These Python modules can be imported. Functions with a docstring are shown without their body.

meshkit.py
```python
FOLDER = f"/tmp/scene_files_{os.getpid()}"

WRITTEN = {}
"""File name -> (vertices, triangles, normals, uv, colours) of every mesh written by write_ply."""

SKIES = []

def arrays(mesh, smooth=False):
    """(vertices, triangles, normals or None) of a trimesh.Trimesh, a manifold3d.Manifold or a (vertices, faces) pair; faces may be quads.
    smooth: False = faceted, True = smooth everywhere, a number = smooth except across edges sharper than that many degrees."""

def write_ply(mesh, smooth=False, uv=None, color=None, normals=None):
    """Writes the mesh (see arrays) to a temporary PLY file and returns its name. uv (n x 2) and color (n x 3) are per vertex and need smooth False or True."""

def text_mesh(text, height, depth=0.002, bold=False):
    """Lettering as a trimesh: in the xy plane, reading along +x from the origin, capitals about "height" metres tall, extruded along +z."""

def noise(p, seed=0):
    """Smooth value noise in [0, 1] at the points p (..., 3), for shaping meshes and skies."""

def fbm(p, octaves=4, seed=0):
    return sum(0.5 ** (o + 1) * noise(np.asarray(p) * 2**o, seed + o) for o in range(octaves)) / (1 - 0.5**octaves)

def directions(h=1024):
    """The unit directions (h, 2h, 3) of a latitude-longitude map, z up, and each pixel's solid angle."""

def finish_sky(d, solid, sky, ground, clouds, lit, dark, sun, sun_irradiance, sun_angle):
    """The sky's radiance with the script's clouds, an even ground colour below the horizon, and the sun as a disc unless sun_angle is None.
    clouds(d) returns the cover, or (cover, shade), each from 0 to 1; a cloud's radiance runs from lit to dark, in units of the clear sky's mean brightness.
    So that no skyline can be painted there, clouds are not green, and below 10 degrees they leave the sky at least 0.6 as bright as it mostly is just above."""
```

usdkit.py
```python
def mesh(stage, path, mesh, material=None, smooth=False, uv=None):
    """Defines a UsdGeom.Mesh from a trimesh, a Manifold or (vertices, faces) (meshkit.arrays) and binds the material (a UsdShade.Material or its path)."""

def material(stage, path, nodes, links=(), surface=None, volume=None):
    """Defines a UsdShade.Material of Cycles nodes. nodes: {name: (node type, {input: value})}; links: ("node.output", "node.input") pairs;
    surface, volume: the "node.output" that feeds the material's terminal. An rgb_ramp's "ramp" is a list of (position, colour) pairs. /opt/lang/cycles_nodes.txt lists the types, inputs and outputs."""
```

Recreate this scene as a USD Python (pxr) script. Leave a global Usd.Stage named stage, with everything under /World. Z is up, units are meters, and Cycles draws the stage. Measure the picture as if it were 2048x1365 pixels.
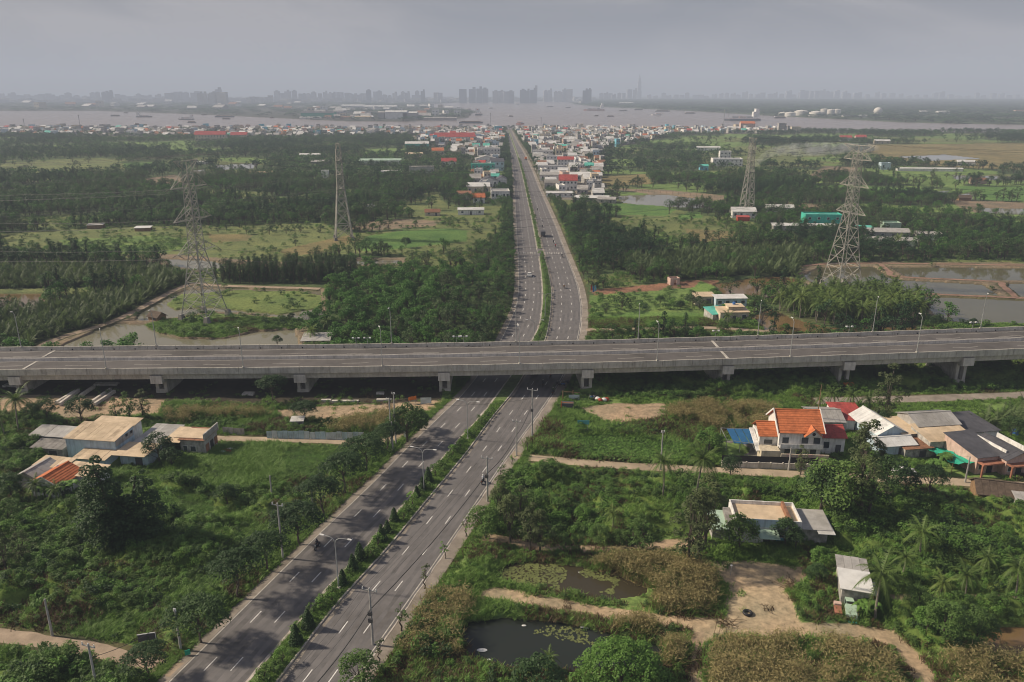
import math, random
import numpy as np, trimesh, shapely, usdkit, meshkit
from shapely.geometry import Polygon, LineString
from pxr import Usd, UsdGeom, UsdLux, UsdShade, Sdf, Gf, Vt
stage = Usd.Stage.CreateInMemory()
UsdGeom.SetStageUpAxis(stage, 'Z'); UsdGeom.SetStageMetersPerUnit(stage, 1.0)
UsdGeom.Xform.Define(stage, '/World'); UsdGeom.Scope.Define(stage, '/World/Looks')
rng = np.random.default_rng(7); random.seed(7)
# ------------------------------------------------------------------ camera, sky, sun, haze, exposure
F, YH, H = 1550.0, 186.0, 72.0                       # focal length and horizon row in photograph pixels, flying height
PITCH = math.atan((682.5 - YH) / F)
cam = UsdGeom.Camera.Define(stage, '/World/camera')
cam.AddTranslateOp().Set((0, 0, H)); cam.AddRotateXOp().Set(90 - math.degrees(PITCH))
cam.CreateHorizontalApertureAttr(36.0); cam.CreateVerticalApertureAttr(36.0 * 682 / 1024)
cam.CreateFocalLengthAttr(36.0 * F / 2048); cam.CreateClippingRangeAttr((1.0, 100000.0))
cam.CreateExposureAttr(EXPOSURE := 1.2)
SUN_EL, SUN_AZ = math.radians(36), math.atan2(-0.985, 0.17)   # the sun stands to the left, a little ahead
SUN = np.array([math.sin(SUN_AZ) * math.cos(SUN_EL), math.cos(SUN_AZ) * math.cos(SUN_EL), math.sin(SUN_EL)])
sun = UsdLux.DistantLight.Define(stage, '/World/sun')
sun.CreateIntensityAttr(0.70); sun.CreateAngleAttr(3.5); sun.CreateColorAttr((1.0, 0.86, 0.69)); sun.CreateNormalizeAttr(True)
sun.AddRotateZOp().Set(math.degrees(math.atan2(SUN[0], -SUN[1]))); sun.AddRotateXOp().Set(90 - math.degrees(SUN_EL))
sky = UsdLux.DomeLight.Define(stage, '/World/sky')
sky.GetPrim().SetCustomDataByKey('kind', 'structure')
SKY = 0.071
sky_mat = usdkit.material(stage, '/World/Looks/sky_clouds', {
    's': ('sky_texture', {'sky_type': 'single_scattering', 'sun_disc': False, 'sun_elevation': SUN_EL, 'sun_rotation': SUN_AZ, 'aerosol_density': 4.0, 'air_density': 1.6}),
    'tc': ('texture_coordinate', {}),
    'mp': ('mapping', {'scale': (1.0, 1.0, 3.6)}),
    'n': ('noise_texture', {'scale': 2.7, 'detail': 7.0, 'roughness': 0.55, 'distortion': 0.5}),
    'r': ('rgb_ramp', {'ramp': [(0.40, (.66, .76, 1.16)), (0.50, (1.16, 1.15, 1.46)), (0.60, (2.1, 1.94, 2.14))]}),
    'm': ('mix_color', {'blend_type': 'mix', 'fac': 0.86, 'use_clamp': False}),
    'b': ('background_shader', {'strength': SKY})},
    [('tc.generated', 'mp.vector'), ('mp.vector', 'n.vector'), ('n.fac', 'r.fac'), ('s.color', 'm.a'), ('r.color', 'm.b'), ('m.result', 'b.color')], surface='b.background')
UsdShade.MaterialBindingAPI.Apply(sky.GetPrim()).Bind(sky_mat)
HAZE = 1.95e-4

# ------------------------------------------------------------------ helpers
def G(x, y, z=0.0):
    """The point at height z that stands where the photograph shows pixel (x, y)."""
    sp, cp = math.sin(PITCH), math.cos(PITCH)
    v = (y - 682.5) / F
    d = ((x - 1024) / F, cp - v * sp, -sp - v * cp)
    t = (z - H) / d[2]
    return np.array([d[0] * t, d[1] * t, z])
def gxy(pts): return [tuple(G(*p)[:2]) for p in pts]

_used = {}
def nm(parent, name):
    k = (parent, name); n = _used.get(k, 0); _used[k] = n + 1
    return f'{parent}/{name}' if n == 0 else f'{parent}/{name}_{n:03d}'
def tag(p, label=None, cat=None, group=None, kind=None):
    p = p.GetPrim() if hasattr(p, 'GetPrim') else p
    for k, v in (('label', label), ('category', cat), ('group', group), ('kind', kind)):
        if v: p.SetCustomDataByKey(k, v)
    return p
def place(x, loc, rz=0.0, sc=None, tilt=None):
    x.AddTranslateOp().Set(tuple(float(c) for c in loc))
    if rz: x.AddRotateZOp().Set(math.degrees(rz))
    if tilt: x.AddRotateYOp().Set(math.degrees(tilt))
    if sc is not None: x.AddScaleOp().Set(tuple(float(c) for c in (sc if np.ndim(sc) else (sc,) * 3)))
def thing(name, label, cat, loc=(0, 0, 0), rz=0.0, group=None, kind=None):
    x = UsdGeom.Xform.Define(stage, nm('/World', name)); place(x, loc, rz)
    return tag(x, label, cat, group, kind)
stage.CreateClassPrim('/World/Library')
def proto(name):
    return UsdGeom.Xform.Define(stage, nm('/World/Library', name)).GetPrim()
def copy(src, name, label, cat, loc, rz=0.0, sc=None, group=None, tilt=None):
    x = UsdGeom.Xform.Define(stage, nm('/World', name)); place(x, loc, rz, sc, tilt)
    p = tag(x, label, cat, group); p.GetReferences().AddInternalReference(src.GetPath()); p.SetInstanceable(True)
    return p
MATS = {}
def part(parent, name, mesh, mat, label=None, smooth=False, kind=None):
    if isinstance(mesh, MB): mesh = mesh.get()
    parent = parent.GetPrim() if hasattr(parent, 'GetPrim') else parent
    m = usdkit.mesh(stage, nm(str(parent.GetPath()), name), mesh, MATS[mat], smooth=smooth)
    tag(m, label, kind=kind); return m
def top(name, mesh, mat, label=None, cat=None, group=None, kind=None, smooth=False):
    if isinstance(mesh, MB): mesh = mesh.get()
    m = usdkit.mesh(stage, nm('/World', name), mesh, MATS[mat], smooth=smooth)
    return tag(m, label, cat, group, kind)
BOXF = np.array([[0, 3, 2], [0, 2, 1], [4, 5, 6], [4, 6, 7], [0, 1, 5], [0, 5, 4], [1, 2, 6], [1, 6, 5], [2, 3, 7], [2, 7, 6], [3, 0, 4], [3, 4, 7]])
class MB:
    """Collects shapes into one mesh."""
    def __init__(s): s.v, s.f, s.n = [], [], 0
    def add(s, v, f):
        v = np.asarray(v, float); s.v.append(v); s.f.append(np.asarray(f, int) + s.n); s.n += len(v); return s
    def box(s, x0, y0, z0, x1, y1, z1):
        return s.add([(x0, y0, z0), (x1, y0, z0), (x1, y1, z0), (x0, y1, z0), (x0, y0, z1), (x1, y0, z1), (x1, y1, z1), (x0, y1, z1)], BOXF)
    def hexa(s, p): return s.add(p, BOXF)               # eight corners in the order of box
    def bar(s, a, b, w, h=None, up=(0, 0, 1)):
        a, b = np.asarray(a, float), np.asarray(b, float); d = b - a; L = np.linalg.norm(d); d = d / L
        u = np.cross(up, d); n = np.linalg.norm(u); u = np.array([1.0, 0, 0]) if n < 1e-6 else u / n
        t = np.cross(d, u); w, h = w / 2, (h or w) / 2
        return s.add([a - u * w - t * h, a + u * w - t * h, a + u * w + t * h, a - u * w + t * h, b - u * w - t * h, b + u * w - t * h, b + u * w + t * h, b - u * w + t * h], BOXF)
    def tube(s, path, r, n=6, cap=True):
        path = np.asarray(path, float); r = np.broadcast_to(r, len(path)); k = len(path)
        t = np.gradient(path, axis=0); t /= np.linalg.norm(t, axis=1)[:, None] + 1e-12
        ref = np.array([0, 0, 1.0]) if abs(t[:, 2]).mean() < 0.8 else np.array([1.0, 0, 0])
        u = np.cross(ref, t); u /= np.linalg.norm(u, axis=1)[:, None] + 1e-12; w = np.cross(t, u)
        a = np.arange(n) * 2 * math.pi / n
        v = path[:, None] + r[:, None, None] * (u[:, None] * np.cos(a)[None, :, None] + w[:, None] * np.sin(a)[None, :, None])
        v = v.reshape(-1, 3); i = np.arange(n); j = (i + 1) % n; f = []
        for q in range(k - 1):
            f += [np.stack([q * n + i, q * n + j, (q + 1) * n + j], 1), np.stack([q * n + i, (q + 1) * n + j, (q + 1) * n + i], 1)]
        if cap:
            f += [np.array([[0, x + 1, x] for x in range(1, n - 1)]), np.array([[(k - 1) * n, (k - 1) * n + x, (k - 1) * n + x + 1] for x in range(1, n - 1)])]
        return s.add(v, np.vstack(f))
    def prism(s, poly, z0, z1):
        """A vertical prism over a convex ground outline (counter-clockwise)."""
        p = np.asarray(poly, float); n = len(p)
        v = np.vstack([np.c_[p, np.full(n, z0)], np.c_[p, np.full(n, z1)]])
        f = [(i, (i + 1) % n, n + (i + 1) % n) for i in range(n)] + [(i, n + (i + 1) % n, n + i) for i in range(n)]
        f += [(0, i + 1, i) for i in range(1, n - 1)] + [(n, n + i, n + i + 1) for i in range(1, n - 1)]
        return s.add(v, f)
    def poly(s, pts):
        pts = np.asarray(pts, float); return s.add(pts, [(0, i, i + 1) for i in range(1, len(pts) - 1)])
    def get(s): return (np.vstack(s.v), np.vstack(s.f))
def smooth_line(pts, step):
    """A rounded polyline through pts, sampled every step metres."""
    p = np.asarray(pts, float); q = np.vstack([2 * p[0] - p[1], p, 2 * p[-1] - p[-2]]); out = []
    for i in range(1, len(q) - 2):
        a, b, c, d = q[i - 1], q[i], q[i + 1], q[i + 2]; n = max(2, int(np.linalg.norm(c - b) / step))
        t = (np.arange(n) / n)[:, None]
        out.append(0.5 * ((2 * b) + (c - a) * t + (2 * a - 5 * b + 4 * c - d) * t**2 + (3 * b - a - 3 * c + d) * t**3))
    return np.vstack(out + [p[-1:]])
def normals2(c):
    t = np.gradient(c[:, :2], axis=0); t /= np.linalg.norm(t, axis=1)[:, None]
    return np.c_[-t[:, 1], t[:, 0]]
def ribbon(c, w0, w1, z, wob=0.0, seed=0):
    """A flat strip along the line c between the offsets w0 and w1 (left positive)."""
    n = normals2(c); k = len(c); z = np.broadcast_to(z, k)
    a = np.broadcast_to(w0, k).astype(float).copy(); b = np.broadcast_to(w1, k).astype(float).copy()
    if wob:
        s = np.arange(k) * 0.55
        a += wob * (meshkit.fbm(np.c_[s, s * 0, s * 0 + seed], 3, seed) - .5) * 2; b += wob * (meshkit.fbm(np.c_[s, s * 0 + 9, s * 0 + seed], 3, seed + 5) - .5) * 2
    lo, hi = np.minimum(a, b), np.maximum(a, b)
    v = np.vstack([np.c_[c[:, :2] + n * hi[:, None], z], np.c_[c[:, :2] + n * lo[:, None], z]])
    i = np.arange(k - 1)
    return v, np.vstack([np.c_[i, i + k, i + k + 1], np.c_[i, i + k + 1, i + 1]])
def sweep2(c, prof, z=0.0):
    """A profile of (offset, height) points, counter-clockwise, swept along the line c; z lifts it point by point."""
    n = normals2(c); k = len(c); m = len(prof); z = np.broadcast_to(z, k)
    v = np.stack([np.c_[c[:, :2] + n * o, z + h] for o, h in prof], 1).reshape(-1, 3); f = []
    for i in range(k - 1):
        for j in range(m):
            a, b, d, e = i * m + j, i * m + (j + 1) % m, (i + 1) * m + (j + 1) % m, (i + 1) * m + j
            f += [(a, d, b), (a, e, d)]
    f += [(0, j, j + 1) for j in range(1, m - 1)] + [((k - 1) * m, (k - 1) * m + j + 1, (k - 1) * m + j) for j in range(1, m - 1)]
    return v, np.array(f)

# ------------------------------------------------------------------ materials
def mat(name, col, rough=0.85, var=0.25, scale=0.5, col2=None, spec=0.3, metal=0.0, bump=0.0, detail=5.0):
    """A surface whose colour wanders between two tones with the place."""
    c = np.array(col, float); lo, hi = (c * (1 - var), np.minimum(c * (1 + var), 1)) if col2 is None else (c, np.array(col2))
    wall = name.startswith(('wall', 'concrete')); st = (1.0, 1.0, .12) if wall else (1.0, 1.0, 1.0)
    nodes = {'g': ('geometry', {}), 'n': ('noise_texture', {'scale': scale, 'detail': detail, 'roughness': 0.62}), 'r': ('rgb_ramp', {'ramp': [(0.3, lo), (0.7, hi)]}),
             'mp': ('mapping', {'scale': st}), 'n2': ('noise_texture', {'scale': 1.7 if wall else max(scale * .22, .04), 'detail': 6.0, 'roughness': .7}), 'r2': ('rgb_ramp', {'ramp': [(.30, (.66, .65, .62)), (.52, (1.0, 1.0, 1.0)), (.75, (1.10, 1.09, 1.07))]}),
             'm': ('mix_color', {'blend_type': 'multiply', 'fac': 1.0, 'use_clamp': False}), 'p': ('principled_bsdf', {'roughness': rough, 'specular_ior_level': spec, 'metallic': metal})}
    links = [('g.position', 'n.vector'), ('n.fac', 'r.fac'), ('g.position', 'mp.vector'), ('mp.vector', 'n2.vector'), ('n2.fac', 'r2.fac'), ('r.color', 'm.a'), ('r2.color', 'm.b'), ('m.result', 'p.base_color')]
    if bump:
        nodes['b'] = ('bump', {'strength': 0.6, 'distance': bump}); links += [('n.fac', 'b.height'), ('b.normal', 'p.normal')]
    MATS[name] = usdkit.material(stage, '/World/Looks/' + name, nodes, links, surface='p.BSDF'); return MATS[name]
def leafmat(name, dark, mid, light, trans=0.36, patch=0.03):
    """Leaves: each plant, each leaf and each patch of ground has a tone of its own."""
    MATS[name] = usdkit.material(stage, '/World/Looks/' + name, {
        'o': ('object_info', {}), 'g': ('geometry', {}), 'n': ('noise_texture', {'scale': patch, 'detail': 3.0}),
        'a': ('math', {'math_type': 'multiply', 'value2': 0.42}), 'b': ('math', {'math_type': 'multiply_add', 'value2': 0.30}), 'c': ('math', {'math_type': 'multiply_add', 'value2': 0.55}),
        'k': ('math', {'math_type': 'subtract', 'value2': 0.14}),
        'r': ('rgb_ramp', {'ramp': [(0.0, dark), (0.5, mid), (1.0, light)]}),
        'p': ('principled_bsdf', {'roughness': 0.55, 'specular_ior_level': 0.25}), 't': ('translucent_bsdf', {}), 'm': ('mix_closure', {'fac': trans})},
        [('o.random', 'a.value1'), ('g.random_per_island', 'b.value1'), ('a.value', 'b.value3'), ('g.position', 'n.vector'), ('n.fac', 'c.value1'), ('b.value', 'c.value3'), ('c.value', 'k.value1'), ('k.value', 'r.fac'),
         ('r.color', 'p.base_color'), ('r.color', 't.color'), ('p.BSDF', 'm.closure1'), ('t.BSDF', 'm.closure2')], surface='m.closure')
def water(name, col, rough=0.06, bump=0.02, scale=0.8, col2=None):
    MATS[name] = usdkit.material(stage, '/World/Looks/' + name, {
        'g': ('geometry', {}), 'n': ('noise_texture', {'scale': scale, 'detail': 3.0}), 'n2': ('noise_texture', {'scale': 0.03, 'detail': 4.0}),
        'r': ('rgb_ramp', {'ramp': [(0.35, col), (0.65, col2 or tuple(c * 1.25 for c in col))]}),
        'b': ('bump', {'strength': 0.35, 'distance': bump}), 'p': ('principled_bsdf', {'roughness': rough, 'ior': 1.33})},
        [('g.position', 'n.vector'), ('g.position', 'n2.vector'), ('n2.fac', 'r.fac'), ('r.color', 'p.base_color'), ('n.fac', 'b.height'), ('b.normal', 'p.normal')], surface='p.BSDF')
leafmat('leaf', (0.058, 0.106, 0.028), (0.111, 0.195, 0.047), (0.208, 0.306, 0.076))
leafmat('leaf_bright', (0.077, 0.161, 0.031), (0.139, 0.266, 0.052), (0.238, 0.365, 0.086))
leafmat('leaf_dark', (0.028, 0.06, 0.022), (0.055, 0.108, 0.034), (0.108, 0.173, 0.051))
leafmat('leaf_olive', (0.076, 0.101, 0.041), (0.133, 0.171, 0.066), (0.225, 0.253, 0.104))
leafmat('leaf_palm', (0.067, 0.108, 0.026), (0.133, 0.205, 0.049), (0.3, 0.31, 0.081))
leafmat('leaf_nipa', (0.055, 0.088, 0.032), (0.109, 0.16, 0.055), (0.2, 0.238, 0.09))
leafmat('leaf_grass', (0.105, 0.189, 0.038), (0.171, 0.297, 0.057), (0.287, 0.387, 0.103), patch=0.06)
leafmat('leaf_reed', (0.19, 0.17, 0.071), (0.35, 0.298, 0.135), (0.578, 0.493, 0.248), patch=0.25)
leafmat('leaf_dry', (.060, .040, .018), (.120, .080, .040), (.190, .130, .070))
mat('bark', (.085, .070, .055), .9, .35, 3.0)
mat('bark_pale', (.20, .18, .15), .9, .3, 3.0)
mat('asphalt', (.138, .130, .127), .82, .13, .35, bump=.004)
mat('asphalt_old', (.098, .091, .086), .85, .16, .25, bump=.004)
mat('paint_white', (.62, .61, .58), .7, .22, 2.5)
mat('asphalt_worn', (.120, .114, .112), .8, .16, .5)
mat('paint_worn', (.40, .38, .34), .8, .30, 1.5)
mat('kerb', (.42, .38, .33), .85, .25, .8)
mat('concrete', (.43, .405, .35), .88, .22, .35, bump=.01)
mat('concrete_pale', (.50, .47, .42), .88, .16, .5)
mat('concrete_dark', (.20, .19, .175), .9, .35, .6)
mat('sand', (.36, .29, .205), .95, .22, .25, bump=.05)
mat('dirt', (.30, .235, .17), .95, .28, .35, bump=.05)
mat('dirt_grey', (.24, .21, .175), .95, .28, .35, bump=.05)
mat('steel', (.36, .37, .36), .55, .12, 1.0, metal=.3, spec=.5)
mat('steel_tower', (.34, .33, .29), .7, .15, 1.0)
mat('pole_concrete', (.34, .33, .31), .9, .2, 2.0)
mat('wire', (.035, .035, .038), .7, .1)
mat('wire_alu', (.16, .16, .16), .6, .1)
mat('black', (.02, .02, .022), .5, .2)
mat('grey_dark', (.07, .07, .075), .6, .2)
mat('white', (.66, .66, .64), .6, .12, .8)
mat('wall_white', (.64, .63, .60), .85, .18, .7)
mat('wall_blue', (.40, .50, .56), .85, .15, .5)
mat('wall_cream', (.50, .44, .33), .85, .15, .6)
mat('wall_grey', (.32, .31, .29), .9, .25, .6)
mat('wall_dirty', (.34, .33, .30), .92, .5, .9)
mat('wall_pink', (.50, .36, .30), .85, .15, .6)
mat('wall_teal', (.05, .40, .30), .8, .12, .6)
mat('wall_sky', (.15, .42, .52), .85, .15, .6)
mat('brick', (.30, .13, .08), .9, .25, 1.2)
mat('roof_orange', (.47, .145, .055), .8, .22, 1.5)
mat('roof_red', (.36, .065, .055), .7, .18, 1.0)
mat('roof_grey', (.34, .33, .31), .6, .18, .6)
mat('roof_tan', (.52, .41, .28), .75, .16, .5)
mat('roof_white', (.56, .56, .54), .55, .14, .5)
mat('roof_dark', (.07, .07, .078), .6, .2, .7)
mat('roof_rust', (.24, .12, .07), .85, .3, .8)
mat('roof_teal', (.10, .42, .34), .6, .15, .6)
mat('roof_blue', (.02, .10, .22), .45, .12, .8)
mat('roof_thatch', (.10, .075, .055), .95, .3, 1.5)
mat('net_green', (.02, .30, .19), .8, .15, .8)
mat('glass', (.03, .04, .05), .15, .2, spec=.6)
mat('wood', (.22, .14, .075), .85, .3, 2.0)
mat('rust_red', (.36, .06, .03), .7, .2, 1.0)
mat('orange', (.55, .16, .03), .7, .2, 1.0)
mat('blue', (.04, .13, .36), .6, .15)
mat('teal', (.10, .34, .33), .6, .12)
mat('pale_green', (.34, .46, .36), .7, .15, .6)
mat('skin', (.30, .18, .12), .7, .1)
mat('cloth_dark', (.035, .04, .055), .9, .3, 4.0)
mat('cloth_light', (.45, .46, .5), .9, .2, 4.0)
mat('cloth_red', (.40, .05, .06), .9, .2, 4.0)
mat('tower_grey', (.36, .38, .42), .85, .12, .05)
mat('tower_pale', (.46, .46, .45), .85, .12, .05)
mat('tower_glass', (.17, .20, .25), .4, .15, .05)
mat('ship_hull', (.10, .11, .13), .7, .2, .1)
mat('ship_red', (.26, .08, .05), .7, .2, .1)
mat('tank', (.60, .58, .53), .7, .1, .05)
mat('hill', (.030, .045, .022), .95, .35, .02)
mat('lily', (.13, .15, .05), .6, .35, 2.0)
water('water_lily', (.040, .034, .020), .05, .008, .9)
water('water_pond', (.150, .140, .095), .05, .012, .9)
water('water_brown', (.13, .085, .04), .08, .012, .9)
water('water_dark', (.018, .022, .018), .04, .006, .9)
water('water_green', (.088, .082, .048), .05, .012, .9)
water('water_river', (.19, .155, .135), .25, .25, .05)
for r_, c_ in (('roof_tan', (.52, .41, .28)), ('roof_grey', (.34, .33, .31)), ('roof_white', (.56, .56, .54)), ('roof_orange', (.47, .145, .055)), ('roof_red', (.36, .065, .055)), ('roof_dark', (.07, .07, .078))):
    mat(r_ + '_dull', tuple(x * .84 for x in c_), .75, .28, 1.1); mat(r_ + '_fresh', tuple(min(1, x * 1.1) for x in c_), .65, .2, .8)
mat('median_turf', (.10, .15, .045), .95, .35, 1.2)
leafmat('leaf_wood', (0.035, 0.08, 0.02), (0.068, 0.147, 0.034), (0.127, 0.23, 0.055))
leafmat('leaf_dark_wood', (0.017, 0.046, 0.017), (0.033, 0.081, 0.024), (0.066, 0.13, 0.037))
leafmat('leaf_olive_wood', (0.047, 0.076, 0.03), (0.082, 0.129, 0.048), (0.139, 0.19, 0.076))
leafmat('leaf_bright_wood', (0.047, 0.121, 0.022), (0.086, 0.201, 0.037), (0.146, 0.275, 0.063))
# ------------------------------------------------------------------ road edges as X(Y)
from scipy.interpolate import PchipInterpolator as _P
def _edge(p): return _P([q[1] for q in p], [q[0] for q in p])
ROAD_L = _edge([(-60.3, 30), (-44.4, 81.3), (-38.4, 100.7), (-33.2, 117.1), (-28, 132.7), (-21.8, 153), (-17, 168), (-12.8, 181), (-3.8, 226), (-.6, 250), (1.2, 267), (2.3, 301), (2.4, 333), (2.2, 395), (2.0, 461), (1.6, 638), (0, 888), (-3, 1121), (-10, 1515), (-13, 1640)])
MED_L = _edge([(-49.9, 30), (-33.9, 81.3), (-27.4, 102.9), (-23.6, 114.6), (-20.2, 125.2), (-16.2, 139.3), (-11, 155.8), (-6.5, 169.8), (-3.1, 183.1), (-.1, 195.1), (6, 225), (8.8, 241.6), (10.4, 262.4), (11.6, 287), (12.2, 323), (12.4, 354), (12.2, 371), (11.9, 441), (11.1, 544), (8.8, 771), (.7, 1195), (-6, 1515), (-9, 1640)])
MED_R = _edge([(-46.2, 30), (-30.1, 81.3), (-26.0, 96.6), (-21.1, 110.5), (-15.9, 127.2), (-9.3, 148.6), (-4.8, 165.5), (.5, 183.1), (3.6, 196.3), (10.1, 225), (12.4, 245.6), (14.2, 270), (15.3, 292.5), (15.5, 323), (14.9, 354), (14.7, 369), (14.1, 441), (13.2, 544), (11, 771), (2.9, 1195), (-3.6, 1515), (-6.6, 1640)])
ROAD_R = _edge([(-36, 30), (-20, 82), (-16.6, 93), (-13.6, 102.5), (-10.3, 113.4), (-6.1, 127.5), (.4, 149.3), (5.8, 166.2), (9.8, 179.3), (14.4, 196.3), (20.2, 225), (23.4, 250), (25.2, 274), (26, 301), (25.8, 333), (25.4, 369), (25, 424), (23.6, 519), (21.6, 626), (20, 751), (16.5, 938), (9.4, 1195), (1, 1515), (-2, 1640)])
def edge_line(e, y0, y1, step=4.0, off=0.0):
    y = np.linspace(y0, y1, max(3, int((y1 - y0) / step))); c = np.c_[e(y), y]
    return c + normals2(c) * off if off else c
YR = np.unique(np.r_[np.linspace(34, 420, 120), np.linspace(420, 1600, 120)])
def strip_between(e0, o0, e1, o1, z, ys=YR):
    """A flat strip from X=e0(Y)+o0 to X=e1(Y)+o1."""
    a, b = np.c_[e0(ys) + o0, ys, np.full(len(ys), z)], np.c_[e1(ys) + o1, ys, np.full(len(ys), z)]
    k = len(ys); i = np.arange(k - 1)
    return np.vstack([a, b]), np.vstack([np.c_[i, i + k, i + k + 1], np.c_[i, i + k + 1, i + 1]])
road_poly = Polygon([(ROAD_L(y) - 1.6, y) for y in YR] + [(ROAD_R(y) + (2.6 if y < 230 else 3.2), y) for y in YR[::-1]])

# ------------------------------------------------------------------ viaduct line: near edge of the deck, X -> Y and height of its road surface
VX = [-230, -190, -120, -51, 20, 54, 114, 170, 230]; VY_ = _P(VX, [182.5, 181, 180, 180, 181.3, 182.7, 186, 190.2, 195.5]); VZ_ = _P(VX, [4.6, 5.0, 5.9, 6.5, 7.25, 7.75, 8.7, 9.5, 10.3])
_vx = np.linspace(-225, 225, 181); VC = np.c_[_vx, VY_(_vx)]; VH = VZ_(_vx); VN = normals2(VC)
DECK_W = 17.2
viaduct_poly = Polygon([tuple(p) for p in VC] + [tuple(p) for p in (VC + VN * DECK_W)[::-1]])

# ------------------------------------------------------------------ land cover: what grows or lies where, as outlines on the ground
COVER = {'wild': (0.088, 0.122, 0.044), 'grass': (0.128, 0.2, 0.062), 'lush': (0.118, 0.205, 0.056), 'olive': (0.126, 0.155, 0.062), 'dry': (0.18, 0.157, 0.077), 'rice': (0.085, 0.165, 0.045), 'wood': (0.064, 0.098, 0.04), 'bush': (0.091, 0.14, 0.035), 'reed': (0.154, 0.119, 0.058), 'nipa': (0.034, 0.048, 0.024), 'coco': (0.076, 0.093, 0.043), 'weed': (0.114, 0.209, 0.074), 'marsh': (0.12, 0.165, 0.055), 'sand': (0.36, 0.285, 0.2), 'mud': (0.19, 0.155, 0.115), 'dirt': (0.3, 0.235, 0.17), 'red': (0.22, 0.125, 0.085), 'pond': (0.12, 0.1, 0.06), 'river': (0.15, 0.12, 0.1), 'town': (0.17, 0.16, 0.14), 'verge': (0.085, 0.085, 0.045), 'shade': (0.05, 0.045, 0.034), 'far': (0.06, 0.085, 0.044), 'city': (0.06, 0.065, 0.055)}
ZONES = []
def zone(cls, pts, px=True, **k):
    ZONES.append(dict(cls=cls, poly=Polygon(gxy(pts) if px else pts).buffer(0), **k))
zone('wood', [(-500, 262), (1010, 262), (1045, 480), (1030, 640), (975, 760), (-700, 760)], gate=.45)
zone('wood', [(1036, 262), (2500, 262), (2700, 760), (1140, 760), (1175, 600), (1100, 440)], gate=.46)
zone('town', [(-200, 250), (1660, 253), (1600, 266), (1350, 270), (1210, 300), (1200, 400), (1090, 400), (1040, 290), (1000, 290), (985, 395), (905, 395), (860, 320), (800, 285), (400, 276), (-200, 268)])
zone('wood', [(400, 274), (560, 277), (820, 272), (840, 300), (950, 320), (935, 430), (880, 400), (870, 340), (640, 330), (380, 292)], gate=.3)
zone('far', [(1560, 254), (2600, 252), (2600, 268), (1600, 268)])
# left, beyond the viaduct
zone('rice', [(245, 327), (330, 324), (338, 336), (250, 337)])
zone('olive', [(180, 322), (240, 327), (245, 337), (170, 345)])
zone('mud', [(285, 372), (290, 358), (350, 350), (368, 358), (365, 374)])
zone('pond', [(378, 341), (412, 338), (416, 358), (380, 360)], water='water_pond')
zone('pond', [(430, 330), (512, 326), (508, 337), (436, 340)], water='water_pond')
zone('olive', [(0, 468), (200, 455), (420, 452), (640, 446), (700, 468), (930, 450), (1000, 445), (1000, 475), (930, 505), (700, 508), (560, 524), (330, 518), (100, 514), (0, 508)])
zone('grass', [(120, 480), (330, 470), (400, 490), (300, 512), (130, 510)])
zone('dry', [(415, 468), (505, 470), (495, 482), (425, 485)])
zone('dry', [(560, 500), (700, 470), (720, 480), (640, 508), (570, 512)])
zone('mud', [(690, 447), (800, 438), (880, 442), (870, 452), (740, 462), (692, 458)])
zone('rice', [(712, 494), (735, 472), (800, 462), (900, 457), (936, 462), (934, 483), (870, 490), (780, 500), (725, 503)])
zone('mud', [(240, 510), (330, 508), (420, 515), (560, 526), (700, 516), (810, 515), (810, 530), (600, 540), (440, 532), (400, 545), (330, 534)])
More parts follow.
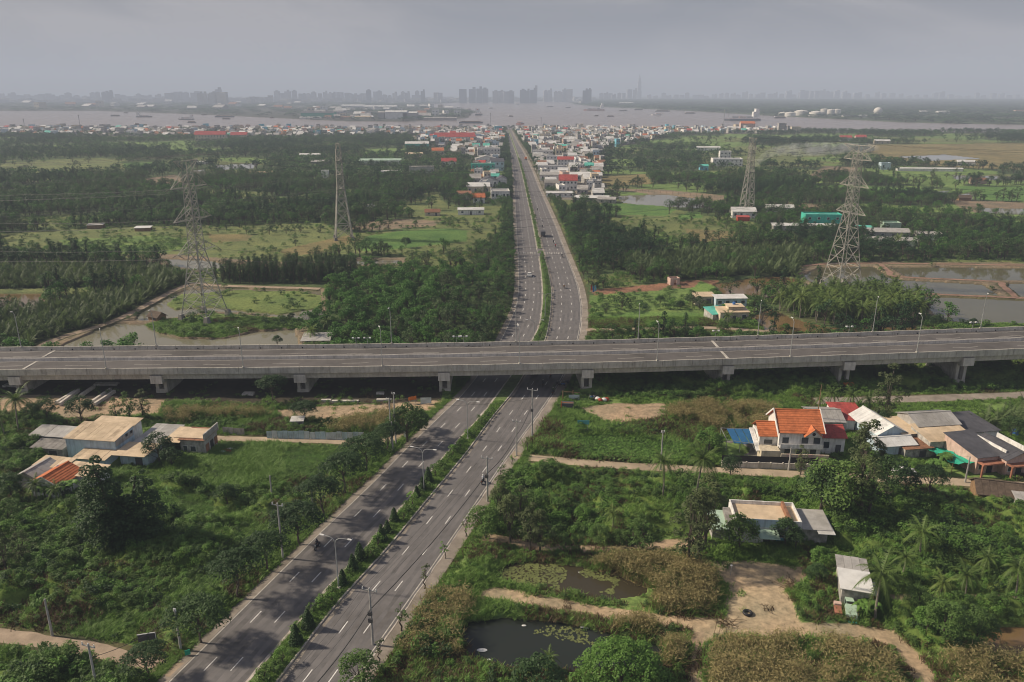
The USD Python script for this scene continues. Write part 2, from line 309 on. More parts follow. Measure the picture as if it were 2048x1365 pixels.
zone('pond', [(330, 517), (420, 520), (470, 532), (400, 540), (345, 532)], water='water_pond')
zone('pond', [(690, 522), (800, 518), (802, 526), (690, 531)], water='water_pond')
zone('nipa', [(-300, 545), (120, 540), (300, 545), (360, 553), (372, 564), (330, 580), (200, 572), (60, 578), (-300, 575)])
zone('olive', [(-300, 575), (60, 578), (190, 574), (160, 592), (90, 590), (-300, 590)])
zone('pond', [(-300, 588), (85, 586), (92, 600), (80, 620), (-300, 632)], water='water_brown')
zone('nipa', [(88, 622), (170, 602), (330, 578), (372, 574), (260, 622), (130, 676), (60, 705), (-300, 705), (-300, 632), (82, 624)])
zone('mud', [(70, 700), (230, 635), (372, 568), (650, 574), (660, 690), (600, 712), (80, 712)])
zone('pond', [(98, 702), (225, 645), (290, 648), (318, 665), (360, 676), (445, 676), (515, 662), (590, 657), (596, 690), (560, 704), (300, 714)], water='water_pond')
zone('pond', [(270, 640), (290, 612), (372, 579), (430, 576), (640, 580), (650, 645), (605, 640), (520, 628), (430, 622), (345, 634), (300, 640)], water='water_pond')
zone('marsh', [(332, 608), (362, 588), (470, 580), (600, 582), (640, 590), (644, 614), (560, 628), (480, 620), (420, 613), (350, 618)])
zone('grass', [(292, 648), (330, 640), (420, 626), (520, 633), (630, 640), (600, 656), (512, 660), (445, 674), (362, 674), (318, 664)], bush=.25)
zone('hedge', [(422, 555), (700, 536), (722, 552), (660, 576), (600, 575), (440, 574)])
zone('wood', [(640, 590), (700, 572), (770, 556), (930, 540), (1040, 520), (1046, 570), (1026, 640), (985, 700), (600, 705), (620, 650), (660, 632), (652, 590)], gate=0.0)
# right, beyond the viaduct
zone('dry', [(1195, 354), (1290, 348), (1305, 368), (1210, 374)])
zone('mud', [(1195, 376), (1330, 380), (1700, 416), (1690, 424), (1330, 392)])
zone('pond', [(1232, 391), (1330, 388), (1455, 405), (1448, 418), (1300, 412), (1245, 405)], water='water_pond')
zone('rice', [(1176, 412), (1240, 407), (1330, 412), (1352, 420), (1330, 433), (1200, 428)])
zone('rice', [(1356, 430), (1402, 424), (1404, 436), (1360, 441)])
zone('olive', [(1188, 436), (1300, 434), (1400, 450), (1472, 462), (1472, 480), (1380, 488), (1340, 472), (1250, 453), (1200, 449)])
zone('dry', [(1370, 458), (1472, 464), (1470, 480), (1385, 486)])
zone('wood', [(1122, 490), (1190, 472), (1300, 484), (1335, 510), (1250, 545), (1165, 555)], gate=0.1)
zone('nipa', [(1240, 530), (1330, 514), (1450, 510), (1560, 502), (1645, 506), (1600, 530), (1590, 555), (1480, 552), (1350, 560), (1255, 548)])
zone('red', [(1178, 582), (1290, 570), (1400, 560), (1440, 560), (1430, 572), (1300, 582), (1190, 592)])
zone('grass', [(1172, 592), (1300, 582), (1425, 574), (1425, 660), (1170, 690)], bush=.30)
zone('lush', [(1375, 588), (1400, 562), (1448, 580), (1442, 594)])
zone('lush', [(1180, 640), (1270, 622), (1420, 628), (1420, 650), (1190, 660)])
zone('pond', [(1428, 568), (1500, 556), (1560, 552), (1612, 560), (1640, 572), (1560, 584), (1540, 594), (1450, 592)], water='water_brown')
zone('mud', [(1590, 534), (1640, 526), (1760, 524), (2300, 528), (2300, 655), (1930, 655), (1860, 630), (1840, 590), (1700, 585), (1640, 578), (1600, 560)])
zone('pond', [(1600, 552), (1640, 534), (1745, 531), (1772, 548), (1802, 558), (1965, 567), (2000, 590), (1880, 589), (1800, 583), (1740, 580), (1700, 580), (1650, 577), (1620, 562)], water='water_green')
zone('pond', [(1778, 533), (2300, 536), (2300, 560), (1990, 561), (1812, 553)], water='water_green')
zone('pond', [(2012, 566), (2300, 566), (2300, 592), (2032, 592)], water='water_green')
zone('pond', [(1836, 591), (1900, 593), (2300, 600), (2300, 652), (1950, 647), (1900, 641), (1870, 628), (1850, 607)], water='water_green')
zone('pond', [(1500, 632), (1560, 612), (1600, 640), (1660, 654), (1830, 650), (1842, 664), (1700, 672), (1540, 668)], water='water_brown')
zone('coco', [(1545, 618), (1590, 600), (1720, 602), (1800, 602), (1838, 618), (1850, 642), (1750, 652), (1660, 650), (1585, 636)])
zone('wood', [(1645, 496), (1800, 480), (2400, 480), (2400, 520), (1760, 520), (1650, 522)], gate=.05)
zone('rice', [(1615, 374), (1690, 369), (1862, 380), (1850, 389), (1740, 391), (1630, 384)])
zone('rice', [(1918, 373), (2200, 375), (2200, 406), (1970, 401), (1930, 391)])
zone('mud', [(1612, 355), (1650, 332), (1712, 335), (1705, 356)])
zone('dry', [(1720, 290), (2200, 285), (2200, 345), (1900, 335), (1760, 318)])
zone('pond', [(1796, 313), (1890, 309), (1965, 317), (1850, 322)], water='water_pond')
zone('pond', [(1905, 350), (2200, 355), (2200, 363), (1912, 359)], water='water_pond')
zone('pond', [(1858, 383), (1900, 380), (1892, 390), (1862, 391)], water='water_pond')
zone('pond', [(1912, 390), (1955, 381), (1942, 400), (1920, 400)], water='water_pond')
zone('mud', [(1900, 400), (1960, 402), (2200, 412), (2200, 435), (1930, 424)])
zone('pond', [(1945, 414), (2200, 420), (2200, 432), (1975, 427)], water='water_pond')
zone('grass', [(1425, 576), (1450, 594), (1540, 597), (1500, 632), (1540, 672), (1640, 676), (1640, 720), (1400, 720), (1425, 655)], bush=.12)
zone('grass', [(1845, 640), (1900, 646), (2300, 656), (2300, 760), (1700, 720), (1842, 672)], bush=.22)
# near ground, this side of the viaduct
zone('grass', [(-900, 752), (3000, 735), (5000, 1900), (-3000, 1900)], bush=.16)
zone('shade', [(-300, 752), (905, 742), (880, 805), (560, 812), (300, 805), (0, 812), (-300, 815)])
zone('bush', [(1150, 745), (2300, 690), (2300, 765), (1900, 785), (1600, 790), (1330, 800), (1200, 792)])
zone('dirt', [(0, 790), (200, 792), (330, 800), (320, 830), (150, 840), (0, 842)])
zone('dirt', [(545, 822), (640, 812), (780, 808), (890, 800), (880, 826), (780, 824), (690, 838), (600, 842), (560, 836)])
zone('reed', [(330, 828), (470, 830), (545, 836), (550, 848), (430, 854), (340, 848)], bush=.5, rs=.5)
zone('grass', [(380, 838), (560, 845), (780, 838), (790, 862), (500, 868), (390, 870)], bush=.35)
zone('reed', [(640, 848), (790, 838), (810, 852), (790, 868), (650, 868)], bush=.16, rs=.55)
zone('bush', [(-400, 850), (100, 830), (150, 880), (60, 940), (40, 1000), (200, 1010), (230, 1080), (100, 1090), (-400, 1080)], bush=.9)
zone('weed', [(560, 905), (640, 888), (700, 892), (690, 940), (600, 960), (550, 935)])
zone('lush', [(360, 905), (560, 890), (560, 960), (450, 985), (330, 970)], bush=.05)
zone('bush', [(330, 968), (470, 985), (560, 975), (610, 1000), (540, 1030), (430, 1015), (320, 990)], bush=.5)
zone('weed', [(290, 990), (330, 985), (430, 1008), (420, 1022), (380, 1040), (290, 1020)])
zone('bush', [(-700, 1085), (90, 1085), (230, 1080), (300, 1015), (420, 1035), (490, 1055), (480, 1110), (390, 1170), (270, 1235), (150, 1222), (-700, 1250)], bush=1.0)
zone('weed', [(400, 1160), (490, 1105), (540, 1070), (550, 1100), (450, 1165), (380, 1200)])
zone('bush', [(-900, 1290), (130, 1305), (260, 1335), (320, 1365), (300, 1900), (-900, 1900)], bush=.85)
zone('dirt', [(1160, 814), (1230, 806), (1330, 808), (1345, 830), (1290, 850), (1225, 852), (1190, 832)])
zone('reed', [(1335, 826), (1400, 818), (1500, 815), (1560, 824), (1530, 856), (1480, 866), (1400, 858), (1340, 848)], bush=.16, rs=.8)
zone('grass', [(1075, 850), (1130, 822), (1220, 856), (1330, 842), (1450, 865), (1450, 930), (1050, 915)], bush=.30, gs=1.3)
zone('weed', [(1148, 882), (1220, 872), (1290, 884), (1368, 890), (1372, 920), (1300, 922), (1150, 912)], big=True)
zone('bush', [(1005, 952), (1060, 944), (1300, 958), (1440, 966), (1460, 1010), (1420, 1060), (1300, 1080), (1080, 1082), (955, 1065), (965, 1010)], bush=.55)
zone('bush', [(1450, 970), (1600, 980), (1800, 988), (2300, 1000), (2300, 1330), (2000, 1240), (1800, 1195), (1680, 1180), (1650, 1090), (1640, 1010), (1430, 1000)], bush=.7)
zone('dirt', [(940, 1062), (1100, 1088), (1240, 1092), (1330, 1080), (1420, 1070), (1380, 1104), (1250, 1106), (1090, 1104), (960, 1082)])
zone('grass', [(900, 1110), (960, 1085), (1090, 1106), (1250, 1110), (1290, 1125), (1290, 1200), (1150, 1200), (960, 1170), (880, 1180)], bush=.2)
zone('pond', [(990, 1138), (1020, 1122), (1080, 1118), (1160, 1130), (1240, 1138), (1300, 1165), (1290, 1188), (1220, 1198), (1130, 1185), (1050, 1172), (1000, 1160)], water='water_lily')
zone('reed', [(1170, 1130), (1260, 1124), (1330, 1130), (1410, 1142), (1430, 1175), (1425, 1215), (1380, 1230), (1310, 1218), (1305, 1178), (1240, 1150)], bush=.16, rs=.9)
zone('reed', [(1225, 1256), (1290, 1246), (1340, 1268), (1366, 1282), (1362, 1330), (1310, 1330), (1320, 1275), (1240, 1262)], bush=.16, rs=1.0)
zone('sand', [(1780, 1262), (1810, 1290), (1850, 1400), (1900, 1400), (1850, 1320), (1820, 1285), (1790, 1258)])
zone('sand', [(1395, 1250), (1700, 1258), (1790, 1275), (1800, 1292), (1690, 1285), (1560, 1275), (1450, 1272), (1400, 1290)])
zone('sand', [(955, 1178), (1000, 1172), (1130, 1200), (1290, 1225), (1420, 1235), (1600, 1245), (1720, 1250), (1780, 1260), (1800, 1280), (1700, 1268), (1560, 1262), (1450, 1255), (1400, 1275), (1380, 1258), (1290, 1248), (1130, 1225), (1000, 1205), (960, 1198)])
zone('sand', [(1408, 1125), (1500, 1122), (1610, 1135), (1612, 1160), (1575, 1180), (1600, 1245), (1450, 1250), (1452, 1170)])
zone('sand', [(1780, 1258), (1810, 1285), (1845, 1320), (1900, 1400), (1850, 1400), (1810, 1330), (1770, 1285)])
zone('dirt', [(1376, 1265), (1410, 1260), (1400, 1320), (1410, 1400), (1370, 1400), (1382, 1320)])
zone('pond', [(912, 1262), (935, 1240), (1010, 1232), (1120, 1240), (1220, 1262), (1330, 1290), (1330, 1330), (1200, 1345), (1010, 1340), (940, 1310)], water='water_dark')
zone('bush', [(780, 1245), (830, 1195), (890, 1185), (960, 1205), (935, 1236), (905, 1262), (930, 1310), (860, 1320), (770, 1310)], bush=.35, rs=.7)
zone('reed', [(1420, 1300), (1460, 1286), (1560, 1290), (1690, 1304), (1760, 1326), (1800, 1362), (1830, 1480), (1425, 1480)], bush=.16, rs=.75)
zone('bush', [(1800, 1210), (1960, 1200), (2000, 1240), (1985, 1330), (1840, 1310), (1790, 1265)], bush=.6)
zone('dirt', [(1760, 1190), (2300, 1190), (2300, 1225), (1960, 1205), (1800, 1212)])
zone('pond', [(1960, 1262), (2000, 1250), (2300, 1255), (2300, 1330), (2000, 1322), (1970, 1300)], water='water_brown')
zone('reed', [(1880, 1330), (2000, 1325), (2400, 1330), (2500, 1480), (1930, 1480)], bush=.16, rs=.6)
zone('lush', [(1740, 838), (1800, 824), (1940, 832), (1960, 852), (1820, 848)], bush=.03)
# paths: (line in the photograph, width)
PATHS = [('dirt_path', 'dirt', [(-60, 1262), (60, 1279), (140, 1292), (230, 1310), (300, 1330), (345, 1340), (362, 1341)], 2.6),
         ('village_lane', 'sand', [(1022, 908), (1050, 914), (1120, 922), (1250, 932), (1400, 940), (1560, 948), (1700, 954), (1850, 962), (2060, 972), (2250, 985)], 3.0),
         ('fence_path', 'sand', [(330, 872), (440, 877), (560, 880), (690, 884), (760, 882), (805, 872), (835, 858)], 2.4),
         ('viaduct_track', 'dirt_grey', [(1625, 803), (1700, 801), (1800, 799), (2060, 790), (2250, 780)], 4.0),
         ('farm_track', 'dirt', [(1172, 660), (1280, 658), (1420, 656), (1540, 664)], 2.6),
         ('pond_dike', 'dirt', [(60, 704), (120, 676), (238, 638), (372, 572), (440, 572), (640, 578)], 3.0),
         ('pond_dike', 'red', [(1592, 536), (1640, 529), (1760, 527), (2060, 531), (2250, 533)], 2.6),
         ('pond_dike', 'red', [(1762, 529), (1778, 543), (1800, 554), (1985, 563), (2005, 572), (2032, 595)], 2.4),
         ('pond_dike', 'red', [(1700, 581), (1830, 587), (1920, 591), (2060, 597), (2250, 606)], 2.2)]
mat('red', (.24, .15, .11), .95, .25, .3)
path_lines = []
for name, m_, pts, w in PATHS:
    c = smooth_line(gxy(pts), 1.2); path_lines.append((name, m_, c, w))
    ZONES.append(dict(cls='verge', poly=LineString(c).buffer(w / 2 + .9, cap_style='flat'), pathlike=True))
ZONES.append(dict(cls='verge', poly=road_poly, pathlike=True))
RIVER = Polygon(gxy([(-1500, 257), (-300, 257), (0, 257), (400, 259), (800, 259.5), (1024, 258.5), (1400, 260), (1600, 262), (1836, 264), (2048, 264), (2600, 266), (4500, 270), (4500, 252), (2600, 251), (2048, 249), (1908, 247), (1792, 244), (1697, 239), (1553, 232), (1480, 228), (1380, 222), (1200, 214), (1140, 208), (1180, 203), (1100, 202.5), (930, 205), (860, 209), (800, 212), (900, 216), (950, 222), (935, 236), (800, 243), (680, 242), (600, 238), (400, 229), (200, 222), (0, 222), (-600, 221), (-1500, 221)])).buffer(0)
ZONES.append(dict(cls='river', poly=RIVER))
ZPOLY = [z['poly'] for z in ZONES]; ZB = [p.bounds for p in ZPOLY]
for p in ZPOLY: shapely.prepare(p)
def zone_of(xy):
    out = np.full(len(xy), -1)
    for i, p in enumerate(ZPOLY):
        a, b, c, d = ZB[i]; s = np.nonzero((xy[:, 0] >= a) & (xy[:, 0] <= c) & (xy[:, 1] >= b) & (xy[:, 1] <= d))[0]
        if len(s): out[s[shapely.contains_xy(p, xy[s, 0], xy[s, 1])]] = i
    return out
SUNK = np.array([z['cls'] in ('pond', 'river') for z in ZONES] + [False])
FLAT = np.array([bool(z.get('pathlike')) for z in ZONES] + [False])
def relief(xy):
    """Gentle unevenness of the land, fading out with the distance."""
    p = np.c_[xy, np.zeros(len(xy))]
    return (meshkit.fbm(p / 9.0, 3, 3) - .5) * .7 * np.clip(1 - (np.hypot(xy[:, 0], xy[:, 1]) - 250) / 200, 0, 1)
MOUND = np.array([{'bush': 1.0, 'reed': .45, 'grass': .38, 'wood': .3, 'lush': .12}.get(z['cls'], 0) for z in ZONES] + [0])
# one sheet of land, finer where it is near, reaching past the horizon
_rows = np.unique(np.r_[np.linspace(1500, 900, 300), np.linspace(900, 420, 300), np.linspace(420, 250, 150), np.linspace(250, 196, 90)])[::-1]
_Y = np.array([G(1024, r)[1] for r in _rows]); _Y = np.r_[20.0, 45.0, _Y[_Y > 46], 17000., 22000.]
_t = np.linspace(-.78, .78, 560); nx = len(_t) + 8
gx = np.concatenate([[-.78 * _Y - 1200, -.78 * _Y - 350, -.78 * _Y - 110, -.78 * _Y - 30], _t[:, None] * _Y[None, :], [.78 * _Y + 30, .78 * _Y + 110, .78 * _Y + 350, .78 * _Y + 1200]], 0).T
gxy_ = np.c_[gx.ravel(), np.repeat(_Y, nx)]
zid = zone_of(gxy_)
from scipy import ndimage
# overgrown ground heaps up into humps a few metres across; paths, roads and yards stay level
_sh = (len(_Y), nx); _mf = ndimage.gaussian_filter(MOUND[zid].reshape(_sh), 3.0).ravel()
_lv = ndimage.distance_transform_edt(~(FLAT[zid] | np.isin(np.array([z['cls'] for z in ZONES] + ['none'])[zid], ['sand', 'dirt', 'pond'])).reshape(_sh)).ravel()
gz = relief(gxy_) + np.clip((meshkit.fbm(np.c_[gxy_ / 6.5, np.zeros(len(gxy_))], 3, 55) - .36) / .3, 0, 1) * 2.3 * _mf * np.clip(1 - (gxy_[:, 1] - 200) / 30, 0, 1) * np.clip(_lv / 7, 0, 1)
gz = np.where(SUNK[zid], -.9, np.where(FLAT[zid], 0.0, gz))
gz = np.where((zid >= 0) & np.array([z['cls'] == 'river' for z in ZONES] + [False])[zid], -3.0, gz)
def ground_z(xy):
    """Height of the land sheet under the points."""
    xy = np.atleast_2d(np.asarray(xy, float)); r = np.clip(np.interp(xy[:, 1], _Y, np.arange(len(_Y))), 0, len(_Y) - 1.001)
    c = np.clip((xy[:, 0] / np.maximum(xy[:, 1], 1) + .78) / 1.56 * 559 + 4, 0, nx - 1.001); i, j = r.astype(int), c.astype(int); u, w = r - i, c - j; g = gz.reshape(_sh)
    return (g[i, j] * (1 - w) + g[i, j + 1] * w) * (1 - u) + (g[i + 1, j] * (1 - w) + g[i + 1, j + 1] * w) * u
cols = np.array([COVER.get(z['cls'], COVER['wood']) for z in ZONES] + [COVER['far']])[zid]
_wood = np.array([z['cls'] == 'wood' for z in ZONES] + [False])[zid]; _gate = np.array([z.get('gate', .3) for z in ZONES] + [1.0])[zid]
_n = np.where(gxy_[:, 1] < 700, meshkit.fbm(np.c_[gxy_ / 42, np.zeros(len(gxy_))], 3, 3), meshkit.fbm(np.c_[gxy_ / 80, np.zeros(len(gxy_))], 3, 5) - .03)
_open = _wood & (_n < _gate); _k = meshkit.fbm(np.c_[gxy_ / 130, np.zeros(len(gxy_))], 3, 77); cols[_open] = np.where((_k < .5)[_open, None], COVER['grass'], COVER['olive'])
_far = (zid < 0) & (gxy_[:, 1] > 1500); cols[_far & (gxy_[:, 0] < 400)] = COVER['city']
cols *= (.75 + .5 * meshkit.fbm(np.c_[gxy_ / 28., np.zeros(len(gxy_))], 4, 11))[:, None]
_i = np.arange(len(_Y) - 1)[:, None] * nx + np.arange(nx - 1)[None, :]; _i = _i.ravel()
gf = np.vstack([np.c_[_i, _i + 1, _i + nx + 1], np.c_[_i, _i + nx + 1, _i + nx]])
MATS['land'] = usdkit.material(stage, '/World/Looks/land', {
    'a': ('attribute', {'attribute': 'cover'}), 'g': ('geometry', {}), 'n1': ('noise_texture', {'scale': .9, 'detail': 6.0, 'roughness': .7}), 'n2': ('noise_texture', {'scale': .09, 'detail': 4.0}),
    'r1': ('rgb_ramp', {'ramp': [(.3, (.55, .58, .55)), (.7, (1.4, 1.36, 1.3))]}), 'r2': ('rgb_ramp', {'ramp': [(.3, (.72, .80, .78)), (.7, (1.30, 1.18, 1.10))]}),
    'm1': ('mix_color', {'blend_type': 'multiply', 'fac': 1.0, 'use_clamp': False}), 'm2': ('mix_color', {'blend_type': 'multiply', 'fac': 1.0, 'use_clamp': False}),
    'b': ('bump', {'strength': .8, 'distance': .12}), 'p': ('principled_bsdf', {'roughness': .95, 'specular_ior_level': .15})},
    [('g.position', 'n1.vector'), ('g.position', 'n2.vector'), ('n1.fac', 'r1.fac'), ('n2.fac', 'r2.fac'), ('a.color', 'm1.a'), ('r1.color', 'm1.b'), ('m1.result', 'm2.a'), ('r2.color', 'm2.b'),
     ('m2.result', 'p.base_color'), ('n1.fac', 'b.height'), ('b.normal', 'p.normal')], surface='p.BSDF')
land = usdkit.mesh(stage, '/World/ground', (np.c_[gxy_, gz], gf), MATS['land'], smooth=True)
tag(land, kind='structure')
UsdGeom.PrimvarsAPI(land).CreatePrimvar('cover', Sdf.ValueTypeNames.Color3fArray, 'vertex').Set(Vt.Vec3fArray.FromNumpy(cols.astype(np.float32)))
# water sheets, each a little below its banks
for z in ZONES:
    if z.get('water'):
        p = z['poly'].buffer(1.2 if z['poly'].area < 40000 else 2.0)
        for g in getattr(p, 'geoms', [p]):
            v, f = trimesh.creation.triangulate_polygon(g, engine='earcut')
            top('pond_water', (np.c_[v, np.full(len(v), -.42)], f), z['water'], kind='structure')
v, f = trimesh.creation.triangulate_polygon(RIVER.buffer(6), engine='earcut')
top('river_water', (np.c_[v, np.full(len(v), -1.2)], f), 'water_river', kind='structure')
for k, (name, m_, c, w) in enumerate(path_lines):
    zz = .035
    top(name, ribbon(c, -w / 2, w / 2, zz, .35, k + 1), m_, kind='structure')

# ------------------------------------------------------------------ haze: one closed box of pale air round everything
MATS['haze'] = usdkit.material(stage, '/World/Looks/haze', {'v': ('principled_volume', {'color': (.66, .775, .965), 'density': HAZE, 'anisotropy': 0.0})}, volume='v.volume')
top('haze', MB().box(-24000, -400, -4.5, 24000, 24000, 520), 'haze', kind='stuff')

# ------------------------------------------------------------------ the main road: two carriageways, planted median, kerbs, lines
road = UsdGeom.Xform.Define(stage, '/World/main_road'); tag(road, kind='structure')
part(road, 'shoulder', strip_between(ROAD_L, -1.3, ROAD_R, 2.2, .02), 'dirt_grey')
part(road, 'carriageway', strip_between(ROAD_L, 0, MED_L, 0, .05), 'asphalt')
part(road, 'carriageway', strip_between(MED_R, 0, ROAD_R, 0, .05), 'asphalt')
_ym = [YR[(YR < 354)], YR[(YR > 369)]]
part(road, 'median_crossing', strip_between(MED_L, -.4, MED_R, .4, .045, np.linspace(350, 373, 9)), 'asphalt')
for k, ys in enumerate(_ym):
    part(road, 'median_soil', strip_between(MED_L, .2, MED_R, -.2, .20, ys), 'median_turf')
    for e, o in ((MED_L, .11), (MED_R, -.11)):
        c = np.c_[e(ys) + o, ys]; part(road, 'kerb', sweep2(c, [(.12, 0), (.12, .21), (-.12, .21), (-.12, 0)]), 'kerb')
for e, o in ((ROAD_L, .45), (ROAD_R, -.45)):
    c = np.c_[e(YR) + o, YR]; part(road, 'edge_line', ribbon(c, -.08, .08, .057), 'paint_worn')
for k, (e, o, w) in enumerate(((MED_L, -.22, .07), (MED_R, .40, .30), (ROAD_L, .12, .20), (ROAD_R, .05, .10))):
    ys = np.linspace(34, 1500, 1100); part(road, 'dust_strip', ribbon(np.c_[e(ys) + o, ys], -w, w, .0525, .22, k), 'dirt_grey' if k % 3 else 'kerb')
for a, b in ((ROAD_L, MED_L), (MED_R, ROAD_R)):
    ys = np.linspace(34, 1200, 900)
    for k, fr in enumerate((.09, .24, .42, .57, .76, .91)): part(road, 'wheel_track', ribbon(np.c_[a(ys) * (1 - fr) + b(ys) * fr, ys], -.38, .38, .0512, .16, k), 'asphalt_worn')
near_d, far_d = [], MB()
for a, b, ph in ((ROAD_L, MED_L, 78.8), (MED_R, ROAD_R, 80.2)):
    for fr in (1 / 3, 2 / 3):
        ys = np.linspace(34, 1500, 6000); c = np.c_[a(ys) * (1 - fr) + b(ys) * fr, ys]
        s = np.r_[0, np.cumsum(np.hypot(*np.diff(c, axis=0).T))]; s0 = np.interp(93, ys, s)
        k = math.floor(-s0 / 10.1)
        while True:
            u = s0 + k * 10.1 + (0 if a is ROAD_L else -2.4); k += 1
            if u + 2.7 > s[-1]: break
            if u < 0: continue
            p = np.array([[np.interp(t, s, c[:, 0]), np.interp(t, s, c[:, 1])] for t in (u, u + 1.35, u + 2.7)])
            if p[0, 1] < 175: part(road, 'lane_dash', ribbon(p, -.075, .075, .056), 'paint_white')
            else: far_d.add(*ribbon(p, -.09, .09, .056))
part(road, 'lane_dashes_far', far_d, 'paint_white', kind='stuff')
zb = MB()
for a, b in ((ROAD_L, MED_L), (MED_R, ROAD_R)):
    for q in np.arange(.6, 9.2, 1.1):
        x = a(361) + q; zb.add([(x, 359.3, .056), (x + .36, 359.3, .056), (x + .36, 362.3, .056), (x, 362.3, .056)], [(0, 1, 2), (0, 2, 3)])
part(road, 'crosswalk', zb, 'paint_worn')

# ------------------------------------------------------------------ viaduct
SE = .026                                            # crossfall of the deck
via = thing('viaduct', 'long grey concrete highway viaduct crossing over the main road on paired piers', 'viaduct')
def vsweep(name, prof, m, i0=0, i1=None, par=via):
    c, h = VC[i0:i1].copy(), VH[i0:i1]
    if i1: u = c[-1] - c[-2]; c[-1] -= u * .02; c[0] += u * .02
    return part(par, name, sweep2(c, prof, h), m)
def dz(d, h): return (d, h + SE * d)
vsweep('deck_slab', [dz(0, -.32), dz(DECK_W, -.32), dz(DECK_W, 0), dz(0, 0)], 'concrete')
for d0, d1 in ((.46, 8.55), (9.45, 16.74)): vsweep('asphalt_surface', [dz(d0, .005), dz(d1, .005), dz(d1, .05), dz(d0, .05)], 'asphalt_old')
for i0 in range(0, 180, 3): vsweep('parapet', [dz(-.06, -.5), dz(.0, -.5), dz(.45, 0), dz(.45, .2), dz(.28, 1.12), dz(0, 1.12), dz(-.06, .9)], 'concrete', i0, i0 + 4)
for i0 in range(0, 180, 3): vsweep('parapet', [dz(DECK_W + .06, -.5), dz(DECK_W + .06, 1.0), dz(DECK_W - .24, 1.0), dz(DECK_W - .45, .2), dz(DECK_W - .45, 0), dz(DECK_W, -.5)], 'concrete', i0, i0 + 4)
for o in (8.66, 9.20): vsweep('median_barrier', [dz(o - .10, .0), dz(o + .26, .0), dz(o + .20, .35), dz(o + .15, .82), dz(o + .01, .82), dz(o - .04, .35)], 'concrete_pale')
for o in (.95, 8.15, 9.85, 15.6): vsweep('edge_line', [dz(o - .07, .052), dz(o + .07, .052), dz(o + .07, .058), dz(o - .07, .058)], 'paint_worn')
for o in (.75, 4.3, 7.9, 11.5, 15.0): vsweep('girder', [dz(o, -2.05), dz(o + 1.0, -2.05), dz(o + 1.55, -.325), dz(o - .25, -.325)], 'concrete')
def vpt(x, d=0.0, h=0.0):
    """Point d metres in from the near deck edge at X = x, h above the deck."""
    i = np.interp(x, _vx, np.arange(len(_vx))); c = np.array([np.interp(i, np.arange(len(_vx)), a) for a in (VC[:, 0], VC[:, 1], VN[:, 0], VN[:, 1], VH)])
    return np.array([c[0] + c[2] * d, c[1] + c[3] * d, c[4] + SE * d + h]), math.atan2(-c[2], c[3])
def vbox(mb, x, s0, s1, d0, d1, z0, z1, drop=0.0):
    """A box at station x, s along the deck and d across it, between absolute heights."""
    p, a = vpt(x); ca, sa = math.cos(a), math.sin(a); r = lambda s, d, z: (p[0] + ca * s - sa * d, p[1] + sa * s + ca * d, z)
    mb.hexa([r(s0, d0, z0 - drop), r(s1, d0, z0 - drop), r(s1, d1, z0), r(s0, d1, z0), r(s0, d0, z1), r(s1, d0, z1), r(s1, d1, z1), r(s0, d1, z1)]); return mb
PIERS = [-158.6, -123.4, -88.2, -52.6, -16.9, 18.9, 54.2, 85.2, 116.2, 149, 183]
for x in PIERS:
    h = float(VZ_(x)); zc = h - 2.06 - .75
    part(via, 'pier_cap', vbox(vbox(MB(), x, -1.45, 1.45, -.12, DECK_W + .12, h - 3.0, h - .9), x, -.9, .9, 1.5, DECK_W - 1.5, h - 3.6, h - 2.99), 'concrete_pale')
    pr = UsdGeom.Xform.Define(stage, nm(str(via.GetPath()), 'pier'))
    for s in (-1.42, .62): part(pr, 'pier_wall', vbox(MB(), x, s, s + .8, 2.2, 15.0, -.4, h - 3.0), 'concrete')
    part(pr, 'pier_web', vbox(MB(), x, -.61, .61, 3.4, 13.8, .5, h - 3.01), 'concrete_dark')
    part(pr, 'pier_base', vbox(MB(), x, -1.46, 1.46, 2.05, 15.15, -.6, 1.0), 'concrete')
for x in (-122.4, 54.8):
    for d0, d1 in ((.5, 8.5), (9.5, 16.7)): part(via, 'expansion_joint', vbox(MB(), x, -.32, .32, d0, d1, vpt(x, (d0 + d1) / 2)[0][2] - .13, vpt(x, d1)[0][2] + .06, drop=SE * (d1 - d0)), 'paint_worn')
def vdash(x, d):
    p, a = vpt(x, d, .056); q, _ = vpt(x + 6.8, d, .056); u = np.array([-math.sin(a), math.cos(a), 0]) * .08
    return ([p - u, q - u, q + u, p + u], [(0, 1, 2), (0, 2, 3)])
for d, x0 in ((5.2, -113.3), (12.4, -131)):
    for k in range(-5, 18):
        x = x0 + k * 17.55
        if -200 < x < 200: part(via, 'lane_dash', vdash(x, d), 'paint_worn')
# drain holes along the inside of the far parapet
for x in np.arange(-140, 145, 5.6):
    part(via, 'drain_hole', vbox(MB(), x, -.16, .16, DECK_W - .462, DECK_W - .4, vpt(x, DECK_W)[0][2] + .05, vpt(x, DECK_W)[0][2] + .38), 'black')
